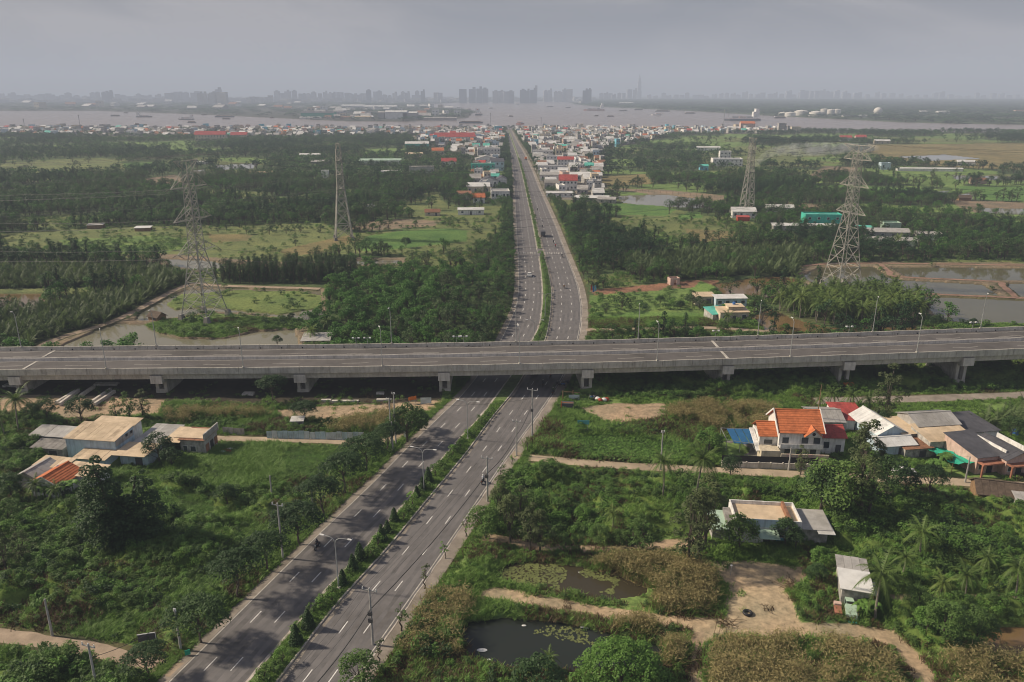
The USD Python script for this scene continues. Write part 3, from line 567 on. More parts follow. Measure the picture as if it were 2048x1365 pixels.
# ------------------------------------------------------------------ buildings
EXCL = [viaduct_poly.buffer(1.0)]                     # where no tree may stand
def foot(x, y, rz, x0, x1, y0, y1, m=.6):
    c, s = math.cos(rz), math.sin(rz); q = [(x0 - m, y0 - m), (x1 + m, y0 - m), (x1 + m, y1 + m), (x0 - m, y1 + m)]
    EXCL.append(Polygon([(x + c * a - s * b, y + s * a + c * b) for a, b in q]))
def gable(mb, x0, x1, y0, y1, z, rise, ov=.4, t=.12, axis='x'):
    """Two slabs meeting in a ridge along the axis."""
    if axis == 'x':
        ym = (y0 + y1) / 2; k = rise / ((y1 - y0) / 2)
        for ya, s in ((y0 - ov, 1), (y1 + ov, -1)):
            za = z - ov * k; p = [(x0 - ov, ya, za), (x1 + ov, ya, za), (x1 + ov, ym, z + rise), (x0 - ov, ym, z + rise)]
            p = p if s == 1 else p[::-1]
            mb.hexa([(a, b, c) for a, b, c in p] + [(a, b, c + t) for a, b, c in p])
    else:
        xm = (x0 + x1) / 2; k = rise / ((x1 - x0) / 2)
        for xa, s in ((x0 - ov, 1), (x1 + ov, -1)):
            za = z - ov * k; p = [(xa, y1 + ov, za), (xa, y0 - ov, za), (xm, y0 - ov, z + rise), (xm, y1 + ov, z + rise)]
            p = p if s == 1 else p[::-1]
            mb.hexa(p + [(a, b, c + t) for a, b, c in p])
    return mb
def slope_roof(mb, x0, x1, y0, y1, zf, zb, ov=.35, t=.1):
    p = [(x0 - ov, y0 - ov, zf), (x1 + ov, y0 - ov, zf), (x1 + ov, y1 + ov, zb), (x0 - ov, y1 + ov, zb)]
    return mb.hexa(p + [(a, b, c + t) for a, b, c in p])
def wall_prism(x0, x1, y0, y1, z0, zf, zb):
    return MB().hexa([(x0, y0, z0), (x1, y0, z0), (x1, y1, z0), (x0, y1, z0), (x0, y0, zf), (x1, y0, zf), (x1, y1, zb), (x0, y1, zb)])
def window(par, x, z, w, h, y, mt='white', side='front', pane='glass'):
    """A window in the wall: a frame standing a little proud with a dark pane in it."""
    if side == 'front': fr, pn = MB().box(x - w / 2, y - .07, z, x + w / 2, y + .02, z + h), MB().box(x - w / 2 + .1, y - .09, z + .1, x + w / 2 - .1, y - .071, z + h - .1)
    else: fr, pn = MB().box(y - .02, x - w / 2, z, y + .07, x + w / 2, z + h), MB().box(y + .071, x - w / 2 + .1, z + .1, y + .09, x + w / 2 - .1, z + h - .1)
    f = part(par, 'window', fr, mt); part(f, 'pane', pn, pane)
def sheets(t, kind, x0, x1, y0, y1, zf, zb, roof, rise=None, ov=.4, seed=0):
    """A roof laid from separate sheets or tile courses, each its own piece."""
    r = np.random.default_rng(seed); tone = lambda: [roof, roof + '_dull', roof + '_fresh'][int(r.choice(3, p=[.70, .2, .1]))] if roof + '_dull' in MATS else roof
    if kind == 'shed':
        n = max(2, int((x1 - x0 + 2 * ov) / 1.15)); xs = np.linspace(x0 - ov, x1 + ov, n + 1)
        for a, b in zip(xs, xs[1:]): k = r.uniform(0, .05); part(t, 'roof_sheet', MB().hexa([(a + .02, y0 - ov, zf + k), (b - .02, y0 - ov, zf + k), (b - .02, y1 + ov, zb + k), (a + .02, y1 + ov, zb + k), (a + .02, y0 - ov, zf + k + .07), (b - .02, y0 - ov, zf + k + .07), (b - .02, y1 + ov, zb + k + .07), (a + .02, y1 + ov, zb + k + .07)]), tone())
        return
    if kind == 'gy': P = lambda u, v, z: (v, u, z); u0, u1, v0, v1 = y0, y1, x0, x1
    else: P = lambda u, v, z: (u, v, z); u0, u1, v0, v1 = x0, x1, y0, y1
    vm = (v0 + v1) / 2; sl = rise / (vm - v0); tiles = roof == 'roof_orange'
    for s in (-1, 1):
        ve = vm + s * (vm - v0 + ov); ze = zf - ov * sl
        n = int((abs(ve - vm)) / .45) if tiles else max(2, int((u1 - u0 + 2 * ov) / 1.15))
        for k in range(n):
            f0, f1 = k / n, (k + 1) / n; j = r.uniform(0, .04)
            if tiles: q = [(u0 - ov, f0, .05), (u1 + ov, f0, .05), (u1 + ov, f1, 0), (u0 - ov, f1, 0)]
            else: a, b = u0 - ov + (u1 - u0 + 2 * ov) * f0 + .02, u0 - ov + (u1 - u0 + 2 * ov) * f1 - .02; q = [(a, 0, 0), (b, 0, 0), (b, 1, 0), (a, 1, 0)]
            lo = [P(u, ve + (vm - ve) * f, ze + (zf + rise - ze) * f + d + j) for u, f, d in q]; hi = [(x, y, z + .07) for x, y, z in lo]
            flip = (s == 1) != (kind == 'gy'); part(t, 'tile_course' if tiles else 'roof_sheet', MB().hexa((lo[::-1] + hi[::-1]) if flip else (lo + hi)), tone())
    part(t, 'ridge_cap', MB().bar(P(u0 - ov, vm, zf + rise + .09), P(u1 + ov, vm, zf + rise + .09), .34, .12), roof)
def building(name, label, cat, px, w, d, h, rz=0.0, wall='wall_white', roof='roof_grey', kind='shed', rise=None, floors=1, wins=0, group=None, corner='c', doors=1, lift=0.0, clear=0.0):
    """A house whose front (towards the camera) stands on the pixel px: centre of the front (c) or its left end (l)."""
    g = G(*px); ox = 0 if corner == 'l' else -w / 2
    t = thing(name, label, cat, (g[0], g[1], lift), math.radians(rz), group); house_parts(t, ox, w, d, h, wall, roof, kind, rise, floors, wins, doors, near=g[1] < 200)
    foot(g[0], g[1], math.radians(rz), ox, ox + w, -clear, d); return t
def house_parts(t, ox, w, d, h, wall='wall_white', roof='roof_grey', kind='shed', rise=None, floors=1, wins=0, doors=1, near=False):
    x0, x1 = ox, ox + w
    if kind == 'shed':
        rise = .12 * d if rise is None else rise
        part(t, 'wall', wall_prism(x0, x1, 0, d, -.3, h, h + rise), wall); sheets(t, 'shed', x0, x1, 0, d, h + .02 - .35 * rise / d, h + rise + .02 + .35 * rise / d, roof, ov=.35, seed=int(w * 10 + d)) if near else part(t, 'roof', slope_roof(MB(), x0, x1, 0, d, h + .02 - .35 * rise / d, h + rise + .02 + .35 * rise / d), roof)
    elif kind in ('gx', 'gy'):
        rise = (d if kind == 'gx' else w) * .22 if rise is None else rise
        m = MB().box(x0, 0, -.3, x1, d, h)
        if kind == 'gx':
            for x in (x0, x1 - .15): m.hexa([(x, 0, h), (x + .15, 0, h), (x + .15, d, h), (x, d, h), (x, d / 2 - .02, h + rise), (x + .15, d / 2 - .02, h + rise), (x + .15, d / 2 + .02, h + rise), (x, d / 2 + .02, h + rise)])
        else:
            xm = (x0 + x1) / 2
            for y in (0, d - .15): m.hexa([(x0, y, h), (x1, y, h), (x1, y + .15, h), (x0, y + .15, h), (xm - .02, y, h + rise), (xm + .02, y, h + rise), (xm + .02, y + .15, h + rise), (xm - .02, y + .15, h + rise)])
        part(t, 'wall', m, wall); sheets(t, kind, x0, x1, 0, d, h + .02, 0, roof, rise, seed=int(w * 10 + d)) if near else part(t, 'roof', gable(MB(), x0, x1, 0, d, h + .02, rise, axis=kind[1]), roof)
    elif kind == 'flat':
        part(t, 'wall', MB().box(x0, 0, -.3, x1, d, h), wall)
        part(t, 'roof', MB().box(x0 + .25, .25, h + .003, x1 - .25, d - .25, h + .12), roof)
        pm = MB().box(x0, 0, h + .002, x1, .22, h + .75).box(x0, d - .22, h + .002, x1, d, h + .75).box(x0, .221, h + .002, x0 + .22, d - .221, h + .75).box(x1 - .22, .221, h + .002, x1, d - .221, h + .75)
        part(t, 'parapet', pm, wall)
    elif kind == 'open':                                # a roof on posts
        for x in (x0 + .2, x1 - .3):
            for y in (.2, d - .3): part(t, 'post', MB().box(x, y, -.3, x + .12, y + .12, h), 'steel')
        part(t, 'roof', slope_roof(MB(), x0, x1, 0, d, h + .02, h + .1 * d), roof); return
    fh = h / floors
    for f in range(floors):
        n = wins
        for i in range(n):
            x = x0 + w * (i + .5) / n
            if f == 0 and doors and i == n // 2: part(t, 'door', MB().box(x - .55, -.06, 0, x + .55, .02, min(2.2, fh * .75)), 'grey_dark')
            else: window(t, x, f * fh + fh * .35, min(1.5, w / n * .55), fh * .42, 0)
    if wins == 0 and doors and kind != 'open': part(t, 'door', MB().box(x0 + w * .55, -.05, 0, x0 + w * .55 + min(2.2, w * .25), .02, min(2.3, h * .75)), 'grey_dark')

# --- the compound at the left
t = building('hall', 'large pale blue hall with a wide sloping tan sheet roof in the left compound', 'hall', (138, 918), 10.9, 6.4, 4.7, -8, 'wall_blue', 'roof_tan', 'shed', rise=.7, corner='l', doors=0)
part(t, 'roof', slope_roof(MB(), 1.5, 10.6, 6.85, 10.0, 5.0, 5.3), 'roof_tan'); part(t, 'wall', wall_prism(1.6, 10.5, 6.85, 9.9, -.3, 4.9, 5.2), 'wall_white')
part(t, 'gable_band', MB().box(10.905, .3, 3.3, 10.96, 6.2, 4.55), 'wall_grey')
for y in (3.6, 5.2): part(t, 'vent', MB().box(10.97, y, 4.0, 11.0, y + .7, 4.6), 'black')
t = building('lean_to', 'long low lean-to with grey and tan sheet roof right of the blue hall', 'shed', (243, 932), 6.0, 13.5, 2.7, -8, 'wall_blue', 'roof_grey', 'shed', rise=.5, corner='l')
part(t, 'roof', slope_roof(MB(), -.6, 5.8, -.9, 4.4, 2.85, 3.02), 'roof_tan')
part(t, 'roof', slope_roof(MB(), 6.1, 9.3, 6.0, 12.5, 3.0, 3.3), 'roof_tan')
t = building('old_house', 'weathered white one-storey house with a parapet sign board facing the grass', 'house', (364, 911), 5.2, 5.6, 3.6, -6, 'wall_dirty', 'roof_rust', 'shed', rise=.1, corner='l', doors=0)
part(t, 'roof', MB().box(-1.5, .4, 3.75, 5.0, 5.2, 3.9), 'roof_tan', label='tan sheet over the old roof')
part(t, 'parapet', MB().box(5.24, -.2, 3.4, 5.5, 6.0, 5.1), 'wall_dirty')
sp = part(t, 'sign_board', MB().box(5.505, .6, 3.9, 5.56, 5.2, 4.8), 'wall_grey')
for y in (.5, 2.4, 4.2): part(t, 'door' if y == 2.4 else 'shutter', MB().box(5.21, y, .05 if y == 2.4 else .7, 5.27, y + 1.3, 2.4), 'roof_rust' if y != 2.4 else 'black')
window(t, 2.7, 1.0, 1.3, 1.3, 0, 'wall_white'); window(t, 1.0, 1.0, 1.0, 1.3, 0, 'wall_white')
building('shed', 'low grey shed with a sloping sheet roof at the left end of the compound', 'shed', (66, 896), 8.2, 3.8, 3.0, -8, 'wall_grey', 'roof_grey', 'shed', rise=.5, corner='l')
building('shed', 'small grey shed with open side between the grey shed and the blue hall', 'shed', (68, 914), 6.8, 3.0, 2.2, -8, 'wall_dirty', 'concrete_dark', 'shed', rise=.4, corner='l')
building('shed', 'blue-walled annexe with flat tan roof in front of the blue hall', 'shed', (152, 938), 6.6, 4.0, 2.4, -8, 'wall_blue', 'roof_tan', 'shed', rise=.3, corner='l')
t = building('house', 'small white house with an orange tiled gable roof at the left edge', 'house', (66, 994), 6.2, 6.0, 3.0, -12, 'wall_white', 'roof_orange', 'gy', rise=1.5, corner='l', wins=2, doors=0)
part(t, 'eave_board', MB().bar((6.6, -.45, 2.95), (3.1, -.45, 4.62), .08, .2).bar((-.4, -.45, 2.95), (3.1, -.45, 4.62), .08, .2), 'white')
building('house', 'white annexe with flat tan roof behind the orange tiled house', 'house', (126, 976), 7.2, 4.2, 3.0, -12, 'wall_white', 'roof_tan', 'shed', rise=.3, corner='l', wins=2)
building('shed', 'grey pitched shed left of the orange tiled house', 'shed', (38, 978), 4.4, 5.8, 2.8, -12, 'wall_grey', 'roof_grey', 'gy', rise=1.0, corner='l')
building('shed', 'tan roofed back shed behind the orange tiled house', 'shed', (74, 958), 6.4, 3.2, 3.0, -12, 'wall_cream', 'roof_tan', 'shed', rise=.3, corner='l')
# --- sheet fence along the field path, panel by panel
def sheet_fence(label, a, b, h, mats, seed):
    p, q = G(*a), G(*b); n = int(np.linalg.norm(q - p) / 1.15); t = thing('sheet_fence', label, 'fence', tuple(p)); u = (q - p) / n; L = np.linalg.norm(u); r = np.random.default_rng(seed)
    nx_, ny_ = -u[1] / L, u[0] / L
    for i in range(n):
        o = u * i; hh = h * r.uniform(.88, 1.05); k = r.uniform(-.06, .06)
        m = MB(); xs = np.linspace(0, 1, 7)
        for j in range(6):
            f0, f1 = (.06 if j % 2 else 0), (.06 if (j + 1) % 2 else 0)
            a0, a1 = o + u * (.02 + .96 * xs[j]) + np.array([nx_, ny_, 0]) * (f0 + k), o + u * (.02 + .96 * xs[j + 1]) + np.array([nx_, ny_, 0]) * (f1 + k)
            m.add([(a0[0], a0[1], -.1), (a1[0], a1[1], -.1), (a1[0], a1[1], hh), (a0[0], a0[1], hh)], [(0, 1, 2), (0, 2, 3)])
        part(t, 'fence_panel', m, mats[int(r.integers(len(mats)))])
    for i in range(0, n + 1, 3): part(t, 'post', MB().box(u[0] * i - .05, u[1] * i + .12, -.2, u[0] * i + .05, u[1] * i + .22, h * .9), 'wood')
mat('sheet_blue', (.36, .47, .50), .6, .2, .8); mat('sheet_pale', (.46, .52, .52), .6, .2, .8)
sheet_fence('pale blue corrugated sheet fence along the field path', (534, 877), (728, 881), 1.9, ['sheet_blue', 'sheet_pale'], 3)
sheet_fence('short grey sheet fence at the end of the old white house', (446, 868), (490, 871), 1.6, ['wall_grey'], 4)
building('hut', 'tiny field hut with a pale flat roof among bushes by the sandy track', 'hut', (595, 857), 2.4, 1.8, 1.8, 4, 'wall_dirty', 'roof_white', 'shed', rise=.2)
# --- the row of houses by the lane at the right
t = thing('villa', 'two-storey white villa with bright orange tiled roof and small front gable', 'villa', tuple(G(1596, 919)), math.radians(-3)); foot(*G(1596, 919)[:2], -.05, -8.5, 4.6, -4.5, 9)
part(t, 'wall', MB().box(-4.3, 0, -.2, 4.3, 8.6, 6.2), 'wall_white')
sheets(t, 'gx', -4.3, 4.3, 0, 8.6, 6.22, 0, 'roof_orange', 3.0, ov=.45, seed=3)
gm = MB()
for x in (-4.82, 4.70): gm.bar((x + .06, -.5, 6.0), (x + .06, 4.3, 9.45), .14, .3).bar((x + .06, 9.1, 6.0), (x + .06, 4.3, 9.45), .14, .3)
part(t, 'gable_trim', gm, 'white'); gw = MB()
for x in (-4.3, 4.15): gw.hexa([(x, 0, 6.2), (x + .15, 0, 6.2), (x + .15, 8.6, 6.2), (x, 8.6, 6.2), (x, 4.28, 9.1), (x + .15, 4.28, 9.1), (x + .15, 4.32, 9.1), (x, 4.32, 9.1)])
part(t, 'gable_wall', gw, 'wall_white')
dm = part(t, 'front_gable', MB().hexa([(.6, -1.0, 5.6), (3.9, -1.0, 5.6), (3.9, .9, 5.6), (.6, .9, 5.6), (2.24, -1.0, 7.1), (2.26, -1.0, 7.1), (2.26, .9, 7.1), (2.24, .9, 7.1)]), 'wall_white')
part(dm, 'gable_roof', gable(MB(), .6, 3.9, -1.1, 2.4, 5.62, 1.5, ov=.2, t=.12, axis='y'), 'roof_orange')
part(dm, 'round_window', MB().tube([(2.25, -1.06, 6.1), (2.25, -1.0, 6.1)], .35, 10), 'black')
for x in (-3.0, .9, 3.3): window(t, x, 3.5, 1.5, 1.5, 0)
for x in (-2.4, 0.0, 2.8): window(t, x, .9, 1.4, 1.5, 0)
part(t, 'balcony', MB().box(-4.3, -1.3, 2.95, 4.3, -.003, 3.1).box(-4.3, -1.3, 3.1, 4.3, -1.22, 3.95), 'wall_white')
w2 = part(t, 'wing', MB().box(-7.9, 1.2, -.2, -4.303, 7.0, 4.6), 'wall_white'); sheets(t, 'gx', -7.9, -4.6, 1.2, 7.0, 4.62, 0, 'roof_orange', 1.9, ov=.3, seed=5)
window(t, -6.1, 2.7, 1.9, 1.2, 1.2); part(t, 'terrace', MB().box(-8.1, -1.8, -.2, -4.31, 1.19, 2.6), 'wall_cream')
part(t, 'side_stair', MB().bar((-8.6, 5.5, 4.4), (-8.3, -.5, 1.9), .9, .3), 'wall_white')
t = thing('carport', 'steel carport with a sloping blue sheet roof in the villa yard', 'carport', tuple(G(1490, 912)), math.radians(-3)); foot(*G(1490, 912)[:2], -.05, -4.6, 3.2, -1, 8)
for k, x in enumerate((-2.4, -.75, .9)): part(t, 'roof_sheet', MB().hexa([(x + .06, .4, 2.55), (x + 1.55, .4, 2.55), (x + 1.15, 6.2, 3.25), (x - .34, 6.2, 3.25), (x + .06, .4, 2.62), (x + 1.55, .4, 2.62), (x + 1.15, 6.2, 3.32), (x - .34, 6.2, 3.32)]), 'roof_blue')
for x in (-4.0, -1.2, 2.5):
    for y in (.3, 6.3): part(t, 'post', MB().box(x, y, -.1, x + .1, y + .1, 3.4 if x < -3 else 2.5), 'steel')
part(t, 'beam', MB().bar((-4.0, .35, 3.35), (2.5, .35, 2.5), .09).bar((-4, 6.35, 3.35), (2.5, 6.35, 3.3), .09).bar((-3.95, .35, 3.35), (-3.95, 6.35, 3.35), .09), 'steel')
part(t, 'yard_floor', MB().box(-4.3, -.4, -.1, 3.0, 6.6, .25), 'concrete_dark')
t = thing('yard_wall', 'grey block yard wall with black mesh top along the lane in front of the villa', 'wall', tuple(G(1444, 935)), math.radians(-4)); foot(*G(1444, 935)[:2], -.07, 0, 19, -.5, 1)
for i in range(8):
    part(t, 'wall_panel', MB().box(i * 2.4 + .12, 0, -.3, i * 2.4 + 2.4 - .004, .2, 1.25), 'concrete_pale' if i % 3 else 'concrete'); part(t, 'pillar', MB().box(i * 2.4 - .12, -.05, -.3, i * 2.4 + .116, .25, 1.4), 'concrete')
part(t, 'mesh_top', MB().box(0, .8, .8, 19.0, .86, 2.3), 'black'); part(t, 'ledge', MB().box(0, .201, -.2, 19.0, 1.6, .9), 'concrete_pale')
t = thing('garden_wall', 'beige stone garden wall under the villa windows', 'wall', tuple(G(1560, 931)), math.radians(-4))
for i in range(9): part(t, 'stone_panel', MB().box(i * 1.05, 0, -.2, i * 1.05 + 1.04, .25, 2.5), 'wall_pink' if i % 2 else 'wall_cream')
building('house', 'small house with a red hipped sheet roof right of the villa', 'house', (1662, 909), 5.0, 6.5, 3.9, -3, 'wall_white', 'roof_red', 'gx', rise=1.3, wins=2)
building('shed', 'grey gabled shed behind the red roofed house', 'shed', (1655, 870), 6.5, 8.0, 3.2, -3, 'wall_grey', 'roof_grey', 'gx', rise=1.2)
building('shed', 'low house with red and pale green roof strips behind the grey gabled shed', 'shed', (1704, 866), 6.0, 9.0, 3.0, -4, 'wall_white', 'roof_red', 'shed', rise=.4)
building('house', 'pale sheet-roofed house with a tall front gable in the lane row', 'house', (1780, 894), 6.6, 10.5, 3.2, 10, 'wall_blue', 'roof_white', 'gy', rise=1.7, doors=0)
building('shed', 'low pale lean-to in front of the tall pale gable', 'shed', (1792, 912), 8.2, 5.0, 2.4, 8, 'wall_blue', 'roof_white', 'gx', rise=.8)
building('shed', 'narrow tan roofed shed right of the tall pale gable', 'shed', (1826, 893), 5.5, 8.0, 3.0, 9, 'wall_grey', 'roof_tan', 'shed', rise=.3)
building('shed', 'rusty low shed roof below the narrow tan shed', 'shed', (1835, 915), 6.0, 6.0, 2.0, 9, 'wall_dirty', 'roof_rust', 'shed', rise=.3)
building('workshop', 'large workshop with a grey-tan gable roof at the back of the lane row', 'workshop', (1872, 886), 9.5, 7.5, 4.2, 8, 'wall_grey', 'roof_grey', 'gx', rise=1.3, doors=0)
building('workshop', 'workshop front with pale lean roof before the grey-tan gable', 'workshop', (1900, 909), 10.0, 6.5, 3.2, 8, 'wall_dirty', 'roof_tan', 'shed', rise=.9)
building('shed', 'broad shed with charcoal roof panels between workshop and terrace houses', 'shed', (1950, 890), 10.5, 9.0, 3.0, 10, 'wall_white', 'roof_dark', 'shed', rise=.5)
for k, (px, lab) in enumerate((((1976, 946), 'new terrace house with dark pitched roof and brick porch beside the green net'), ((2034, 950), 'new terrace house with dark pitched roof at the right edge'))):
    t = building('terrace_house', lab, 'house', px, 6.2, 9.0, 3.6, 12, 'wall_pink', 'roof_dark', 'gy' if k else 'shed', rise=1.2, wins=0, doors=0)
    part(t, 'party_wall', MB().box(2.95, -.3, -.1, 3.2, 9.3, 4.7), 'wall_white'); part(t, 'porch', MB().box(-3.0, -1.6, 2.5, 2.9, -.003, 2.75).box(-3.0, -1.5, -.1, -2.7, -1.2, 2.5).box(2.6, -1.5, -.1, 2.9, -1.2, 2.5), 'brick')
    part(t, 'door', MB().box(-.6, -.06, 0, .7, .01, 2.2), 'black'); window(t, -2.0, .9, 1.2, 1.2, 0)
t = thing('shade_net', 'bright green shade net stretched on poles beside the terrace houses', 'shade net', tuple(G(1925, 948)), math.radians(8)); foot(*G(1925, 948)[:2], .14, -3, 6, -2, 9)
m = MB()
for i in range(6):
    for j in range(8):
        z = lambda a, b: 2.5 - .35 * math.sin(a * math.pi / 2 % math.pi) - .3 * math.sin(b * math.pi / 2.5 % math.pi) - .06 * b
        x, y = -2.5 + i * 1.25, j * 1.15; m.add([(x, y, z(i, j)), (x + 1.25, y, z(i + 1, j)), (x + 1.25, y + 1.15, z(i + 1, j + 1)), (x, y + 1.15, z(i, j + 1))], [(0, 1, 2), (0, 2, 3)])
part(t, 'net', m, 'net_green', smooth=True)
for x, y in ((-2.5, 0), (5, 0), (-2.5, 9.2), (5, 9.2), (1.2, 4.6)): part(t, 'pole', MB().tube([(x, y, -.2), (x, y, 2.55)], .05, 5), 'wood')
t = building('thatched_hut', 'open hut with a worn grey-brown thatched roof at the right edge of the lane', 'hut', (2008, 1012), 9.0, 5.0, 2.0, -16, 'wood', 'roof_thatch', 'gx', rise=1.6)
building('shed', 'dark sheet roof shed leaning against the thatched hut', 'shed', (2068, 1028), 6.0, 5.0, 2.4, -16, 'wall_grey', 'roof_grey', 'shed', rise=.5)
# --- the house and the shed in the near right
t = building('farmhouse', 'low farmhouse with flat tan roof and lavender front parapet behind round trees', 'house', (1532, 1088), 10.8, 6.5, 3.7, -6, 'wall_white', 'roof_tan', 'flat', wins=5)
part(t, 'front_panel', MB().box(-3.6, -.05, 3.1, 3.2, -.003, 4.6), 'wall_blue'); part(t, 'roof_rib', MB().box(3.3, .3, 3.8, 3.75, 6.2, 4.75), 'roof_rust')
part(t, 'roof', slope_roof(MB(), 5.6, 10.2, .6, 6.2, 2.9, 3.2), 'roof_grey', label='grey sheet roof of the right wing'); part(t, 'roof', slope_roof(MB(), 8.4, 10.4, -.4, 5.0, 2.75, 2.95), 'roof_white')
part(t, 'wing_wall', MB().box(5.7, .9, -.2, 10.0, 6.0, 2.85), 'wall_dirty')
part(t, 'roof', slope_roof(MB(), -9.0, -6.7, -.2, 5.0, 2.5, 2.8), 'pale_green', label='pale green sheet roof of the left wing'); part(t, 'wing_wall', MB().box(-8.9, .2, -.2, -5.5, 4.8, 2.4), 'wall_grey'); part(t, 'slab_roof', MB().box(-6.6, .2, 2.6, -5.45, 5.2, 3.6), 'concrete_dark')
part(t, 'porch_roof', slope_roof(MB(), -1.4, 1.2, -2.4, -.3, 2.5, 2.75), 'pale_green'); part(t, 'wall_strip', MB().box(1.4, -.06, .1, 3.0, -.004, 2.8), 'wall_sky')
t = building('store_shed', 'grey concrete shed with a two-part pale sheet roof beside the sandy yard', 'shed', (1708, 1217), 3.9, 8.4, 3.0, -17, 'wall_dirty', 'roof_grey', 'shed', rise=.15, doors=0)
part(t, 'roof_sheet', slope_roof(MB(), -1.95, 1.95, -.15, 4.6, 3.20, 3.28), 'roof_white')
t = building('brick_annexe', 'little red brick annexe with a grey roof right of the grey concrete shed', 'shed', (1735, 1210), 1.6, 2.6, 1.9, -17, 'brick', 'roof_grey', 'shed', rise=.1, doors=0)
t = thing('scrap_cabin', 'scrapped pale green cab and red box frame lying by the concrete shed', 'scrap', tuple(G(1694, 1243)), math.radians(-14))
part(t, 'cab', MB().hexa([(-.5, 0, .0), (1.6, 0, .0), (1.9, 2.6, .0), (-.2, 2.6, .0), (-.2, .3, 1.0), (1.3, .3, 1.0), (1.5, 2.4, 1.3), (0, 2.4, 1.3)]), 'pale_green')
for k in range(3): part(t, 'slat', MB().box(.1 + k * .45, -.5, .2, .4 + k * .45, 0, .28), 'roof_teal')
part(t, 'box_frame', MB().box(-1.6, .4, 0, -.6, 2.2, .9), 'brick'); part(t, 'window', MB().box(.1, 2.45, .75, 1.2, 2.52, 1.15), 'grey_dark'); part(t, 'crate_top', MB().box(-1.5, 2.3, .6, -.5, 3.0, 1.1), 'wall_pink')
t = thing('scrap_stand', 'pale green metal frame standing behind the scrapped cab', 'scrap', tuple(G(1690, 1222)), math.radians(-10))
for x in (0, 1.0):
    for y in (0, .9): part(t, 'leg', MB().box(x, y, 0, x + .1, y + .1, 1.6), 'pale_green')
part(t, 'top_frame', MB().box(0, 0, 1.6, 1.1, 1.0, 1.7), 'pale_green')
# --- hut shell under construction, roof sheet by the viaduct, boat
t = thing('brick_shell', 'small unfinished brick hut without a roof on the red earth', 'hut', tuple(G(1350, 571)), .2)
for i, (x0, y0, x1, y1) in enumerate(((-1.8, 0, -.5, .2), (.5, 0, 1.8, .2), (-1.8, 3, 1.8, 3.2), (-2, 0, -1.81, 3.2), (1.81, 0, 2, 3.2))): part(t, 'wall', MB().box(x0, y0, -.2, x1, y1, 2.8), 'wall_pink')
part(t, 'lintel', MB().box(-.49, 0, 2.2, .49, .2, 2.8), 'concrete')
building('shelter', 'grey flat roof shelter just behind the viaduct left of the wood', 'shelter', (632, 699), 8.0, 6.0, 2.6, 4, 'wood', 'roof_grey', 'open')
building('hut', 'small dark thatched hut on the dike by the left pylon', 'hut', (306, 641), 4.6, 3.4, 1.3, -28, 'wood', 'roof_thatch', 'gx', rise=1.3)
# --- house group beyond the viaduct at the right
building('house', 'light blue flat-roofed house beside the brown pond', 'house', (1462, 614), 11.0, 4.4, 3.0, 3, 'wall_blue', 'roof_white', 'shed', rise=.3, wins=4)
t = building('house', 'beige house with tan roofs and a water tank in front of the light blue house', 'house', (1468, 645), 9.5, 5.6, 3.4, 3, 'wall_cream', 'roof_tan', 'shed', rise=.4, wins=3)
part(t, 'upper_room', MB().box(-1.5, 2.0, 3.7, 3.5, 5.4, 4.7), 'wall_cream'); part(t, 'roof', slope_roof(MB(), -1.5, 3.5, 1.9, 5.5, 4.72, 4.85), 'roof_tan'); part(t, 'water_tank', MB().tube([(1.0, 4.4, 4.95), (1.0, 4.4, 5.7)], .5, 10), 'blue')
building('shed', 'lean-to with pale green and rusty sheets left of the beige house', 'shed', (1438, 641), 5.0, 5.5, 2.2, 18, 'wall_dirty', 'roof_teal', 'shed', rise=1.0)
building('shed', 'tan walled shed at the left end of the light blue house', 'shed', (1410, 610), 7.0, 5.0, 3.0, 3, 'wall_cream', 'roof_tan', 'shed', rise=.3)
